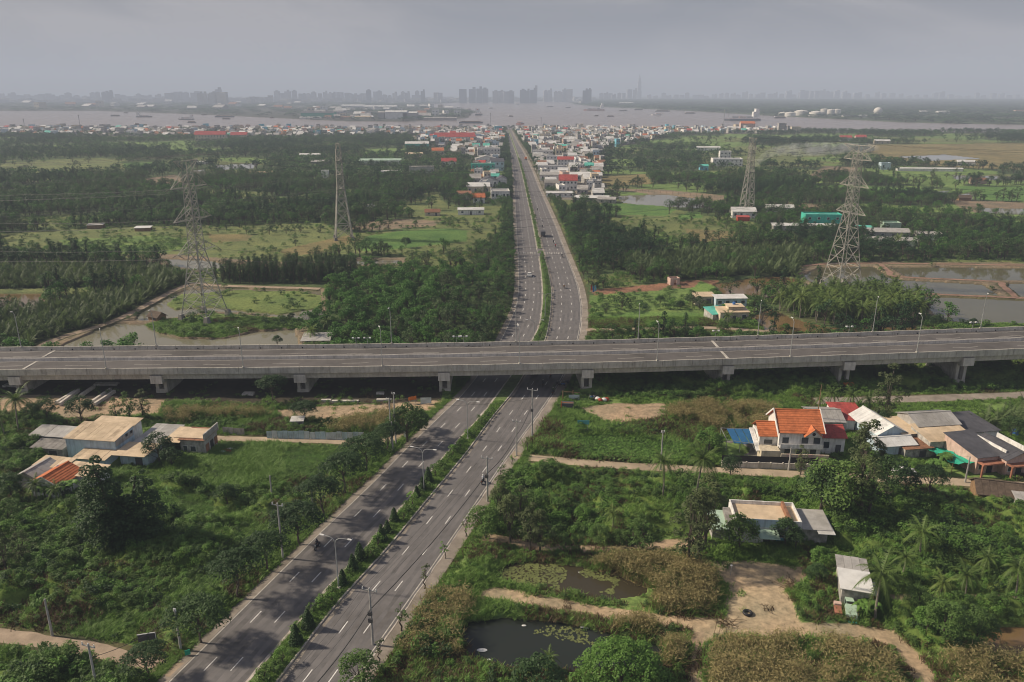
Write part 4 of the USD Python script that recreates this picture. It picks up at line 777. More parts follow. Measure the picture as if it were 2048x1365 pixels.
# --- buildings further out: (name, label, px, w, d, h, rz, wall, roof, kind, rise, floors, windows)
MID = [
 ('warehouse', 'pale yellow hall with long ribbed roof at the left roadside', (957, 390), 17, 14, 6, 3, 'wall_cream', 'roof_white', 'shed', 1.5, 1, 4),
 ('house', 'grey-white roadside building right of the pale yellow hall', (1001, 399), 13, 16, 5, 3, 'wall_white', 'roof_grey', 'flat', 0, 1, 5),
 ('house', 'white house with dark twin gables at the left roadside', (978, 374), 13, 12, 5, 4, 'wall_white', 'roof_dark', 'gy', 2.6, 1, 4),
 ('house', 'white house with dark gabled roof next to the twin gables', (1004, 371), 8, 12, 5, 4, 'wall_white', 'roof_dark', 'gy', 2, 1, 2),
 ('shop_house', 'mint green two-storey building left of the road', (966, 347), 22, 10, 8, 4, 'wall_teal', 'pale_green', 'flat', 0, 2, 6),
 ('shop_house', 'bluish building with dark roof behind the mint green one', (995, 343), 13, 16, 9, 4, 'wall_blue', 'roof_dark', 'shed', 2, 2, 3),
 ('shop_house', 'long white block on the left roadside', (978, 318), 26, 18, 11, 4, 'wall_white', 'roof_grey', 'flat', 0, 3, 7),
 ('shop_house', 'white gabled block before the long white one', (972, 332), 22, 14, 7, 4, 'wall_white', 'roof_grey', 'gy', 3, 2, 5),
 ('house', 'house with a bright red roof in the trees left of the road', (898, 333), 15, 9, 5, 5, 'wall_white', 'roof_red', 'gx', 3, 1, 4),
 ('house', 'house with an orange roof behind the bright red one', (876, 312), 14, 12, 6, 6, 'wall_cream', 'roof_orange', 'gx', 3, 1, 4),
 ('house', 'cream house with tan roof left of the orange roof', (828, 315), 20, 9, 4, 6, 'wall_pink', 'roof_tan', 'shed', 1, 1, 4),
 ('school', 'long building with a wide red roof left of the road near the town', (909, 285), 62, 16, 8, 4, 'wall_white', 'roof_red', 'gx', 6, 2, 12),
 ('warehouse', 'mint green warehouse with white roof left of the long red roof', (834, 297), 32, 22, 6, 5, 'roof_teal', 'roof_white', 'gx', 2.5, 1, 4),
 ('warehouse', 'row of long pale green sheet roofs in the left trees', (763, 329), 46, 12, 4, 6, 'wall_white', 'pale_green', 'gx', 1.5, 1, 6),
 ('barn', 'windowless grey concrete box building among trees', (843, 351), 22, 11, 7, 3, 'wall_grey', 'concrete', 'flat', 0, 1, 0),
 ('shed', 'long low white roof left of the grey box building', (786, 349), 24, 7, 2.5, 5, 'wall_grey', 'roof_white', 'shed', .6, 1, 0),
 ('house', 'low house with rusty roof by the left roadside trees', (928, 398), 10, 8, 3.5, 3, 'wall_white', 'roof_rust', 'gx', 1.6, 1, 3),
 ('house', 'house with orange-red roof half hidden by roadside trees', (958, 407), 8, 8, 4, 3, 'wall_white', 'roof_orange', 'gx', 2.4, 1, 2),
 ('shed', 'white roofed long shed at the end of a dirt track left of the road', (942, 430), 16, 6, 3, 3, 'wall_white', 'roof_white', 'shed', .6, 1, 3),
 ('hut', 'red tiled hut at the edge of the left field', (865, 432), 9, 5, 2.3, 3, 'wall_cream', 'roof_rust', 'gx', 1.5, 1, 2),
 ('pavilion', 'tiny white gabled pavilion over a hedge in the left trees', (740, 421), 6, 5, 2.5, 5, 'white', 'roof_grey', 'gy', 1.5, 1, 0),
 ('shed', 'white sheet roof above the left pylon', (404, 329), 15, 7, 2.5, 8, 'wall_white', 'roof_white', 'shed', .6, 1, 0),
 ('shed', 'long pale barn roof right of the left pylon', (521, 352), 21, 7, 2.6, 6, 'wall_dirty', 'roof_tan', 'gx', 1.2, 1, 0),
 ('shed', 'grey roofs near the second left pylon', (640, 330), 18, 9, 3, 6, 'wall_grey', 'roof_grey', 'gx', 1.5, 1, 3),
 ('shed', 'white long roof above the second left pylon', (620, 315), 24, 8, 3, 6, 'wall_white', 'roof_white', 'gx', 1.4, 1, 3),
 ('house', 'tall narrow white house near the second left pylon', (650, 357), 6, 6, 6, 4, 'wall_white', 'roof_white', 'flat', 0, 2, 1),
 ('school', 'cream school with a long red roof at the left town edge', (421, 283), 46, 14, 10, 6, 'wall_cream', 'roof_red', 'gx', 5, 2, 10),
 ('school', 'shorter cream wing with red roof right of the school', (478, 279), 26, 12, 7, 6, 'wall_cream', 'roof_red', 'gx', 4, 2, 6),
 ('shed', 'small hut with white roof in the left meadow', (285, 463), 8, 4, 1.8, 6, 'wood', 'roof_white', 'shed', .4, 1, 0),
 ('shed', 'small grey hut with pale roof at the far left meadow', (190, 458), 8, 4, 2, 8, 'wood', 'roof_grey', 'shed', .4, 1, 0),
 ('house', 'three-storey white house with red roof right of the road', (1131, 338), 16, 11, 9, -2, 'wall_white', 'roof_red', 'gx', 2.5, 3, 5),
 ('shop_house', 'plain white block left of the three-storey red roof', (1103, 331), 11, 12, 9, -2, 'wall_white', 'roof_grey', 'flat', 0, 3, 3),
 ('villa', 'white villa with steep red roof and balconies right of the road', (1136, 381), 14, 11, 7.5, -3, 'wall_white', 'roof_red', 'gx', 4, 2, 5),
 ('warehouse', 'long white roofed warehouse behind the red villa', (1164, 363), 34, 16, 5, -3, 'wall_grey', 'roof_white', 'gx', 2, 1, 6),
 ('warehouse', 'grey roofed warehouse left of the red villa', (1103, 362), 20, 14, 5, -3, 'wall_white', 'roof_grey', 'gx', 2, 1, 4),
 ('shop_house', 'wide grey shop building with flat roof right of the road', (1105, 347), 27, 11, 6, -2, 'wall_white', 'roof_grey', 'flat', 0, 2, 7),
 ('warehouse', 'dark grey open shed before the red villa', (1103, 379), 11, 14, 5, -3, 'wall_grey', 'concrete_dark', 'shed', 1, 1, 2),
 ('shed', 'low white roadside sheds before the red villa', (1120, 395), 20, 7, 3, -3, 'wall_white', 'roof_white', 'shed', .5, 1, 5),
 ('shed', 'broad pale sheet roof by the pond right of the road', (1182, 405), 24, 9, 3, -8, 'wall_dirty', 'roof_white', 'gx', 1.2, 1, 3),
 ('shed', 'second pale sheet roof sloping to the pond', (1212, 407), 12, 10, 2.6, -14, 'wall_dirty', 'roof_grey', 'gx', 1.2, 1, 2),
 ('shop_house', 'cluster block with grey roofs further up the right roadside', (1085, 315), 24, 16, 7, -2, 'wall_white', 'roof_grey', 'flat', 0, 2, 6),
 ('shop_house', 'grey block with rusty awning on the right roadside', (1092, 300), 22, 14, 6, -2, 'wall_pink', 'roof_rust', 'flat', 0, 2, 5),
 ('villa', 'large white villa with roof terrace beside the smoke', (1455, 333), 30, 14, 7, -4, 'wall_white', 'roof_white', 'flat', 0, 2, 7),
 ('house', 'upper white block of the large white villa', (1450, 325), 12, 8, 11, -4, 'wall_white', 'roof_white', 'flat', 0, 3, 3),
 ('shed', 'pale roofs left above the large white villa', (1417, 302), 30, 9, 4, -4, 'wall_white', 'roof_white', 'gx', 1.5, 1, 4),
 ('house', 'small turquoise house left of the large white villa', (1408, 341), 8, 7, 4, -4, 'wall_sky', 'roof_teal', 'gx', 1.5, 1, 2),
 ('factory', 'bright turquoise two-storey block behind the nipa palms', (1645, 457), 20, 9, 7, -5, 'wall_teal', 'roof_teal', 'flat', 0, 2, 4),
 ('shed', 'long low roofs in front of the bright turquoise block', (1610, 462), 34, 6, 2.6, -5, 'wall_grey', 'roof_white', 'shed', .5, 1, 5),
 ('house', 'white roofed house with red awning under the slim right pylon', (1488, 437), 14, 10, 4, -4, 'wall_white', 'roof_white', 'gx', 2, 1, 4),
 ('shed', 'red tarpaulin stall by the slim right pylon', (1487, 443), 7, 4, 2.4, -4, 'rust_red', 'roof_red', 'shed', .4, 1, 0),
 ('shed', 'long white roof right of the slim right pylon', (1560, 425), 17, 7, 3, -5, 'wall_white', 'roof_white', 'gx', 1.5, 1, 3),
 ('shed', 'grey long roof right of the tall right pylon', (1775, 477), 22, 9, 3.2, -6, 'wall_grey', 'roof_grey', 'gx', 1.4, 1, 4),
 ('house', 'pale green walled house behind the grey long roof', (1783, 465), 9, 6, 4.5, -6, 'pale_green', 'pale_green', 'flat', 0, 1, 2),
 ('shed', 'turquoise roofed shed touching the tall right pylon', (1732, 469), 8, 7, 3, -6, 'wall_grey', 'roof_teal', 'shed', .6, 1, 2),
 ('shed', 'long white edged roof among bananas', (1780, 492), 26, 7, 2.6, -10, 'wall_white', 'roof_grey', 'gx', 1.2, 1, 0),
 ('hut', 'grey hut among the right trees', (1845, 480), 6, 5, 3, -6, 'wall_grey', 'roof_grey', 'shed', .6, 1, 0),
 ('hut', 'second grey hut among the right trees', (1870, 481), 6, 5, 3, -8, 'wall_white', 'roof_grey', 'gx', 1, 1, 0),
 ('shed', 'white shed in the right fields', (1933, 332), 17, 8, 4, -8, 'wall_white', 'roof_white', 'gx', 1.5, 1, 0),
 ('house', 'pale blue house in the right fields', (1771, 340), 9, 8, 6, -6, 'wall_blue', 'roof_white', 'flat', 0, 1, 2),
 ('hut', 'hut with red roof in the right rice fields', (1958, 368), 12, 6, 3, -8, 'wall_pink', 'roof_rust', 'gx', 1.5, 1, 0),
 ('hut', 'thatched hut by the right shrimp ponds', (1930, 402), 8, 5, 2, -8, 'wood', 'roof_thatch', 'gx', 1.6, 1, 0),
 ('shed', 'long low white greenhouse in the right fields', (1860, 343), 60, 6, 2.4, -6, 'wall_white', 'roof_white', 'gx', .8, 1, 0),
 ('house', 'house with red roof on the far right plain', (1692, 282), 18, 10, 5, -6, 'wall_white', 'roof_red', 'gx', 3, 1, 3),
 ('house', 'second red roof on the far right plain', (1722, 281), 16, 10, 5, -6, 'wall_pink', 'roof_red', 'gx', 3, 1, 3),
 ('house', 'cream roofed farm on the far right plain', (1765, 288), 22, 10, 4, -6, 'wall_cream', 'roof_white', 'gx', 2, 1, 3),
 ('house', 'orange-red block rising over the town before the cargo ship', (1495, 262), 28, 16, 14, -4, 'wall_pink', 'roof_orange', 'gx', 4, 4, 7),
 ('apartment_block', 'grey-blue narrow apartment block at the right end of the town', (1564, 265), 14, 12, 16, -5, 'wall_grey', 'roof_grey', 'flat', 0, 4, 3),
 ('apartment_block', 'beige block at the right end of the town', (1592, 267), 17, 12, 11, -5, 'wall_cream', 'roof_grey', 'flat', 0, 3, 4),
 ('house', 'turquoise town block left of the road end', (997, 266), 14, 12, 11, 3, 'wall_sky', 'roof_grey', 'flat', 0, 3, 4),
 ('house', 'mint green roofed house in the right trees', (1126, 300), 16, 10, 5, -3, 'wall_white', 'roof_teal', 'gx', 2, 1, 3),
]
for nme, lab, px, w, d, h, rz, wa, ro, kd, ri, fl, wi in MID:
    building(nme, lab, nme.replace('_', ' '), px, w, d, h, rz, wa, ro, kd, ri or None, fl, wi, doors=1 if wi else 0, clear=16 if h > 2.9 else 12)

# ------------------------------------------------------------------ the town: one house of each kind, then copies with their parts
TOWN = []
for k, (desc, w, d, h, wa, ro, kd, fl, wi) in enumerate([
    ('white flat-roofed', 5, 14, 6.5, 'wall_white', 'roof_grey', 'flat', 2, 2), ('tall pale narrow', 4.5, 13, 9.5, 'wall_grey', 'roof_white', 'flat', 3, 2), ('pale blue flat-roofed', 6, 12, 8, 'wall_blue', 'roof_grey', 'flat', 2, 2),
    ('sky blue', 5, 12, 9, 'wall_sky', 'roof_white', 'flat', 2, 2), ('low grey sheet-roofed', 8, 12, 3.6, 'wall_grey', 'roof_grey', 'gx', 1, 3), ('low pale sheet-roofed', 9, 13, 4, 'wall_grey', 'roof_white', 'gx', 1, 3),
    ('rusty-roofed', 7, 11, 3.8, 'wall_cream', 'roof_rust', 'gx', 1, 3), ('red-roofed', 8, 10, 6, 'wall_white', 'roof_red', 'gx', 2, 3), ('orange-roofed', 7, 10, 5, 'wall_cream', 'roof_orange', 'gx', 1, 3),
    ('cream flat-roofed', 6, 12, 9, 'wall_cream', 'roof_tan', 'flat', 2, 2), ('pink plastered', 5, 12, 8, 'wall_pink', 'roof_grey', 'flat', 2, 2), ('mint-roofed', 8, 12, 4.5, 'wall_white', 'roof_teal', 'gx', 1, 3)]):
    p = proto('town_house'); house_parts(p, -w / 2, w, d, h, wa, ro, kd, None, fl, wi); TOWN.append((p, desc, max(w, 5), d))
_r = np.random.default_rng(21); town_n = 0
town_zone = next(z for z in ZONES if z['cls'] == 'town')['poly']; tz = [i for i, z in enumerate(ZONES) if z['cls'] == 'town']; occupied = []
cand = []
for k in range(16000):
    y = 259 + 36 * _r.random() ** 2; x = _r.uniform(0, 1640)
    if _r.random() < .15: y = _r.uniform(270, 400); x = _r.choice([_r.uniform(905, 1008), _r.uniform(1046, 1215)])
    cand.append((x, y))
cand = np.array(cand); cg = np.array([G(*c)[:2] for c in cand]); cz = zone_of(cg); cz[~np.isin(cz, tz)] = -5
exu = shapely.union_all(EXCL); shapely.prepare(exu)
near_road = lambda p: ROAD_L(p[1]) - 9 < p[0] < ROAD_R(p[1]) + 9
grid, spare = {}, []
for (x, y), p, z in zip(cand, cg, cz):
    if z == -5 or near_road(p) or p[1] < 330 or (x < 840 and _r.random() < .72) or (y > 268 and _r.random() < .3): continue
    c = (int(p[0] // 7.5), int(p[1] // 15))
    if any((c[0] + i, c[1]) in grid for i in (-1, 0, 1)) or exu.intersects(shapely.Point(p).buffer(6)): continue
    grid[c] = 1; spare.append((p[1], p[0], y))
spare.sort(); rest = [[] for _ in TOWN]
for yy, xx, y in spare:
    k = int(_r.choice(12, p=[.15, .09, .05, .015, .26, .22, .12, .02, .02, .035, .01, .01])); src, desc, w, d = TOWN[k]; rz, s = math.radians(_r.uniform(-9, 9)), _r.uniform(.85, 1.2)
    if town_n < 300:
        side = 'left' if xx < ROAD_L(min(yy, 1600)) else 'right'; where = f'in the riverside town {side} of the main road' if y < 268 else f'on the {side} roadside before the town'
        copy(src, 'town_house', f'small {desc} house {where}', 'house', (xx, yy, 0), rz, s, f'{desc} houses {where}'); town_n += 1
    else: rest[k].append((xx, yy, rz, s))
    foot(xx, yy, 0, -w / 2, w / 2, 0, d, 0)

# ------------------------------------------------------------------ lattice pylons
def lattice(levels, th=1.0):
    """Four legs and their bracing for (height, half width) levels."""
    legs, br = [MB() for _ in range(4)], MB(); S = [(-1, -1), (1, -1), (1, 1), (-1, 1)]
    for (z0, a), (z1, b) in zip(levels, levels[1:]):
        for k, (sx, sy) in enumerate(S):
            legs[k].bar((sx * a, sy * a, z0), (sx * b, sy * b, z1), .30 * th if z0 < 25 else .22 * th)
            tx, ty = S[(k + 1) % 4]; w = (.15 if z0 < 25 else .12) * th
            br.bar((sx * a, sy * a, z0), (tx * b, ty * b, z1), w); br.bar((tx * a, ty * a, z0), (sx * b, sy * b, z1), w); br.bar((sx * b, sy * b, z1), (tx * b, ty * b, z1), w)
            if z1 - z0 > 4:                                          # secondary bracing in the tall panels
                m = lambda q0, q1, t: tuple(np.array(q0) * (1 - t) + np.array(q1) * t)
                A, B, C, D = (sx * a, sy * a, z0), (tx * a, ty * a, z0), (sx * b, sy * b, z1), (tx * b, ty * b, z1); X = m(m(A, D, .5), m(B, C, .5), .5)
                br.bar(m(A, C, .5), X, .09); br.bar(m(B, D, .5), X, .09); br.bar(m(A, C, .25), m(A, D, .25), .08); br.bar(m(B, D, .25), m(B, C, .25), .08)
    return legs, br
def crossarm(L, hw, z, drop):
    """Both sides of an arm along x: flat bottom chord at z, ties rising to the body."""
    m = MB()
    for s in (-1, 1):
        tip = (s * L, 0, z)
        for y in (-hw, hw):
            m.bar((s * hw, y, z), tip, .15); m.bar((s * hw, y, z + drop), tip, .13)
            for q in (.33, .66):
                a = np.array((s * hw, y, z)) * (1 - q) + np.array(tip) * q; b = np.array((s * hw, y, z + drop)) * (1 - q) + np.array(tip) * q; m.bar(a, b, .08)
                c = a * [1, -1, 1]; m.bar(a, c, .07)
            a0 = np.array((s * hw, y, z)); a1 = a0 * (1 - .33) + np.array(tip) * .33; m.bar(a0 * [1, -1, 1], a1, .07)
    return m
def pylon(label, loc, rz, H0, base, arms, topw, feet=True, k=1.0):
    t = thing('pylon', label, 'pylon', loc, rz, None); hb = base / 2; zc = arms[0][0]
    lv = [(0.9 if feet else -.5, hb)]
    n = 4
    for i in range(1, n + 1): q = i / n; q = 1 - (1 - q) ** 1.15; lv.append((zc * q, hb + (1.75 - hb) * q))
    z = zc
    while z + 3.0 < H0 - 2: z += 2.7; lv.append((z, 1.75 - .65 * (z - zc) / (H0 - zc)))
    legs, br = lattice(lv, k)
    for g in legs: part(t, 'leg', g, 'steel_tower')
    part(t, 'bracing', br, 'steel_tower')
    for z, L, dr in arms:
        part(t, 'crossarm', crossarm(L, 1.4, z, dr), 'steel_tower')
        for s in (-1, 1):
            for yy in (-.5, .5): part(t, 'insulator', MB().tube([(s * (L - .15), yy * 1.2, z - .1), (s * (L - .3), yy * 4.6, z - .9)], .10, 6), 'grey_dark')
    hz = H0
    m = MB()
    for s in (-1, 1):
        for y in (-1, 1):
            m.bar((s * 1.1, y, hz - 3.2), (s * topw, y * .15, hz), .13); m.bar((s * 1.05, y, hz - .3), (s * topw, y * .15, hz), .13)
            for q in (.35, .7): m.bar((s * (1.1 + (topw - 1.1) * q), y * (1 - .85 * q), hz - 3.2 * (1 - q)), (s * (1.1 + (topw - 1.1) * q), y * (1 - .85 * q), hz - .3 * (1 - q)), .07)
        m.bar((-1.1, s, hz - .3), (1.1, s, hz - .3), .13); m.bar((s * 1.1, -1, hz - .3), (s * 1.1, 1, hz - .3), .13)
        for y in (-1, 1): m.bar((s * lv[-1][1], y * lv[-1][1], lv[-1][0]), (s * 1.1, y, hz - .3), .14)
    part(t, 'top_arm', m, 'steel_tower')
    if feet:
        for sx in (-1, 1):
            for sy in (-1, 1): part(t, 'footing', MB().hexa([(sx * hb - .95, sy * hb - .95, -.4), (sx * hb + .95, sy * hb - .95, -.4), (sx * hb + .95, sy * hb + .95, -.4), (sx * hb - .95, sy * hb + .95, -.4), (sx * hb - .6, sy * hb - .6, 1.7), (sx * hb + .6, sy * hb - .6, 1.7), (sx * hb + .6, sy * hb + .6, 1.7), (sx * hb - .6, sy * hb + .6, 1.7)]), 'concrete_dark')
    return t
A1, A2, B1, B2 = (-103.1, 250.6), (129.5, 297.4), (-87, 398.3), (143.8, 477.1)
pylon('grey steel lattice pylon on four concrete footings on the pond island at the left', (*A1, .3), math.radians(70), 51.5, 10.4, [(22.5, 8.8, 3.8), (32.8, 8.6, 4.2), (43.1, 8.1, 4.6)], 5.2)
pylon('pale steel lattice pylon rising from the fish pond behind the coconut grove', (*A2, -.4), math.radians(-75), 54.0, 10.4, [(28.7, 8.5, 3.6), (38.8, 8.2, 3.6), (48.6, 7.8, 3.4)], 8.4)
pylon('slim steel lattice pylon beside the bright rice field', (*B1, 0), math.radians(106), 48.0, 8.6, [(26, 4.6, 2.4), (33, 4.8, 2.4), (40, 4.6, 2.4)], 3.2, k=1.7)
pylon('slim steel lattice pylon above the red awning house at the right', (*B2, 0), math.radians(106), 46.5, 7.0, [(27, 4.4, 2.4), (33.5, 4.6, 2.4), (40, 4.6, 2.4)], 4.2, k=1.3)
def wire(name, label, a, b, sag, r, cat='wire', group=None, mt='wire', n=14):
    a, b = np.asarray(a, float), np.asarray(b, float); t = np.linspace(0, 1, n)[:, None]; p = a + (b - a) * t; p[:, 2] -= (4 * sag * t * (1 - t))[:, 0]
    top(name, MB().tube(p, r, 3, cap=False), mt, label, cat, group)
def tip(P, rz, L, s, z): return (P[0] + math.cos(rz) * L * s, P[1] + math.sin(rz) * L * s, z)
for (P, ra, za, La), (Q, rb, zb, Lb), lab in (((A1, math.radians(70), (21.6, 31.9, 42.2, 53), 8.6), (A2, math.radians(105), (27.8, 37.9, 47.7, 54), 8.2), 'between the two large pylons'), ((B1, math.radians(106), (25, 32, 39, 48), 4.6), (B2, math.radians(106), (26, 32.5, 39, 46.5), 4.5), 'between the two slim pylons'),
        ((A1, math.radians(70), (21.6, 31.9, 42.2, 53), 8.6), ((-420, 330), math.radians(70), (22, 32, 42, 53), 8.6), 'leaving the left pylon to the left'), ((A2, math.radians(105), (27.8, 37.9, 47.7, 54), 8.2), ((460, 390), math.radians(105), (28, 38, 48, 54), 8.2), 'leaving the tall right pylon to the right'),
        ((B1, math.radians(106), (25, 32, 39, 48), 4.6), ((-420, 300), math.radians(106), (25, 32, 39, 48), 4.6), 'leaving the slim left pylon to the left'), ((B2, math.radians(106), (26, 32.5, 39, 46.5), 4.5), ((520, 600), math.radians(106), (26, 32, 39, 46), 4.6), 'leaving the slim right pylon to the right')):
    for z0, z1 in zip(za, zb):
        for s in (-1, 1): wire('power_line', f'thin grey overhead power line {lab}', tip(P, ra, La, s, z0), tip(Q, rb, Lb, s, z1), 6.5, .036, 'power line', f'power lines {lab}', 'wire_alu')

# ------------------------------------------------------------------ street lamps
def lamp_proto(h, double, arm=2.2):
    p = proto('street_lamp'); part(p, 'base', MB().box(-.22, -.22, -.1, .22, .22, .25), 'concrete'); part(p, 'pole', MB().tube([(0, 0, .2), (0, 0, h - 1.0)], [.11, .07], 8), 'steel')
    for s in ((-1, 1) if double else (1,)):
        part(p, 'arm', MB().tube([(0, 0, h - 1.05), (s * .25, 0, h - .45), (s * .8, 0, h - .12), (s * arm, 0, h)], [.065, .055, .05, .045], 6), 'steel')
        part(p, 'lamp_head', MB().hexa([(s * arm - .15, -.13, h - .06), (s * arm + .55, -.13, h - .02), (s * arm + .55, .13, h - .02), (s * arm - .15, .13, h - .06), (s * arm - .15, -.1, h + .06), (s * arm + .5, -.08, h + .08), (s * arm + .5, .08, h + .08), (s * arm - .15, .1, h + .06)]), 'white')
    return p
LAMP2, LAMP1 = lamp_proto(9.0, True, 2.3), lamp_proto(10.2, False, .55)
for k, (px, lab) in enumerate((((672, 1180), 'double-armed street lamp in the median beside cone-shaped shrubs, nearest the camera'), ((850, 985), 'double-armed street lamp in the median, second from the camera'), ((915, 880), 'double-armed street lamp in the median just before the viaduct'), ((1049, 700), 'double-armed street lamp in the median right behind the viaduct'), ((1080, 640), 'double-armed street lamp in the median hedge, second behind the viaduct'))):
    g = G(*px); x = (MED_L(g[1]) + MED_R(g[1])) / 2
    copy(LAMP2, 'street_lamp', lab, 'street lamp', (x, g[1], .2), math.radians(-17 if g[1] < 200 else -6), None, 'lamps along the road median')
VL = [(213, 'first'), (487, 'second'), (765, 'third'), (1039, 'fourth'), (1316, 'fifth'), (1588, 'sixth'), (1851, 'seventh')]
for px, o in VL:
    x = (px - 1024) / F * 191.5; p, a = vpt(x, .2, 1.1)
    copy(LAMP1, 'bridge_lamp', f'slim lamp post on the near parapet of the viaduct, {o} from the left', 'street lamp', tuple(p), a + math.pi / 2 + .5, (1, 1, .98), 'lamps on the viaduct parapets')
for px, o in [(37, 'first'), (310, 'second'), (784, 'third'), (1035, 'fourth'), (1284, 'fifth'), (1530, 'sixth'), (1770, 'seventh'), (2000, 'eighth')]:
    x = (px - 1024) / F * 206.5; p, a = vpt(x, DECK_W - .2, 1.0)
    copy(LAMP1, 'bridge_lamp', f'slim lamp post on the far parapet of the viaduct, {o} from the left', 'street lamp', tuple(p), a - math.pi / 2 - .3, (1, 1, .98), 'lamps on the viaduct parapets')
# small twin floodlights on the far parapet
FL = proto('parapet_light'); part(FL, 'post', MB().tube([(0, 0, 0), (0, 0, 1.9)], .06, 6), 'steel'); part(FL, 'arm', MB().bar((-.8, 0, 1.5), (.8, 0, 1.8), .07), 'steel')
for s in (-1, 1): part(FL, 'lamp_head', MB().box(s * .75 - .25, -.2, 1.55, s * .75 + .25, .2, 1.85), 'white')
for px, o in [(712, 'left of the main road'), (735, 'left of the road, right of two'), (915, 'behind the left carriageway'), (930, 'behind the left carriageway, right of two'), (1443, 'right of the joint'), (1720, 'before the coconut grove'), (1983, 'at the right edge')]:
    x = (px - 1024) / F * 206.5; p, a = vpt(x, DECK_W - .1, 1.0); copy(FL, 'parapet_light', f'twin floodlight on the far viaduct parapet {o}', 'floodlight', tuple(p), a, None, 'floodlights on the viaduct')

# ------------------------------------------------------------------ concrete poles with their wires
def pole(label, px, h, arm=2.0, rz=0.0, cans=0, wood=False):
    g = G(*px); t = thing('utility_pole', label, 'utility pole', (g[0], g[1], 0), rz)
    part(t, 'shaft', MB().tube([(0, 0, -.3), (0, 0, h)], [.19, .12], 7), 'pole_concrete')
    if arm:
        part(t, 'crossarm', MB().box(-arm / 2, -.08, h - .35, arm / 2, .02, h - .22), 'steel')
        for x in (-arm / 2 + .1, 0, arm / 2 - .1): part(t, 'insulator', MB().tube([(x, -.03, h - .2), (x, -.03, h + .15)], [.09, .06], 6), 'white')
    for k in range(cans): part(t, 'meter_box', MB().box(-.28, -.42, h * .55 - k * 1.1, .28, -.13, h * .55 + .6 - k * 1.1), 'grey_dark')
    return np.array([g[0], g[1], h])
rz = math.radians(-17)
RP = [pole('concrete utility pole with crossarm at the right kerb before the lower pond', (746, 1290), 9.0, 2.2, rz, 2), pole('concrete utility pole with crossarm at the right kerb beside the tall sapling', (975, 1003), 9.0, 2.2, rz, 1), pole('slim utility pole at the corner of the village lane', (1033, 912), 8.0, 1.8, rz, 0), pole('stout utility pole with many insulators in front of the viaduct', (1064, 876), 11.5, 2.4, rz, 1)]
x0 = G(575, 1500)[:2]
RP.insert(0, np.array([x0[0] + 1, x0[1], 9.0]))
for a, b in zip(RP, RP[1:]):
    for k, o in enumerate((-1.0, 0, 1.0)): d = np.array([math.cos(rz) * o, math.sin(rz) * o, 0]); wire('overhead_wire', 'thin overhead wire strung along the right kerb', a + d, b + d, .7, .018, 'wire', 'overhead wires on the right kerb')
    wire('overhead_cable', 'thick black bundled cable strung along the right kerb', a - [0, 0, 3.2], b - [0, 0, 3.2], .9, .075, 'cable', 'bundled cables on the right kerb')
q = pole('concrete utility pole beside the village lane with two short arms', (1321, 940), 8.5, .9, .3, 0); q2 = pole('bare concrete pole at the villa wall', (1577, 941), 5.0, 0, 0, 0); q3 = pole('bare concrete pole on the lane by the terrace houses', (1930, 965), 5.5, 0, 0, 0)
wire('overhead_wire', 'thin wire from the lane corner pole to the lane pole', RP[3] - [0, 0, .3], q, .8, .016); wire('overhead_wire', 'thin wire from the lane pole to the villa pole', q, q2, .6, .016); wire('overhead_wire', 'thin wire from the villa pole to the terrace pole', q2, q3, .8, .016)
part(thing('flag_mast', 'tall bare wooden mast behind the villa', 'mast', tuple(G(1630, 866))), 'shaft', MB().tube([(0, 0, 0), (.1, 0, 11.5)], [.12, .07], 6), 'wood')
LP_ = [pole('concrete utility pole with white insulators on the left verge among trees', (566, 1117), 10.0, 2.0, rz), pole('short grey utility pole half hidden in left verge trees', (628, 1042), 6.0, 0, rz), pole('stout utility pole without arm on the left verge by the yellow bush', (362, 1300), 6.5, .5, rz), pole('utility pole with insulators at the bottom edge left of the dirt path', (196, 1388), 7.5, 2.0, rz), pole('grey pole in the grass by the dirt path', (105, 1272), 6.0, 0, rz), pole('twin utility pole at the sandy track corner', (783, 893), 11.0, 1.2, rz), pole('tall utility pole beside the large round tree before the viaduct', (792, 890), 12.0, .8, rz, 1), pole('short pole with box at the sandy track corner', (786, 905), 7.0, 0, rz, 1), pole('thin pole in the left meadow', (544, 995), 4.5, 0)]
for a, b in ((0, 5), (0, 3), (0, 2)):
    for o in (-.9, 0, .9): d = np.array([math.cos(rz) * o, math.sin(rz) * o, 0]); wire('overhead_wire', 'thin overhead wire along the left verge', LP_[a] + d, LP_[b] + d * .6, 1.0, .014, 'wire', 'overhead wires on the left verge')
wire('overhead_cable', 'black cable from the short left pole to the bottom pole', LP_[2] - [0, 0, .8], LP_[3] - [0, 0, 2.0], .8, .045, 'cable')
wire('overhead_cable', 'cable crossing the road from the stout pole to the left verge', RP[4] - [0, 0, 2.2], LP_[6] - [0, 0, 2], 1.2, .03, 'cable')

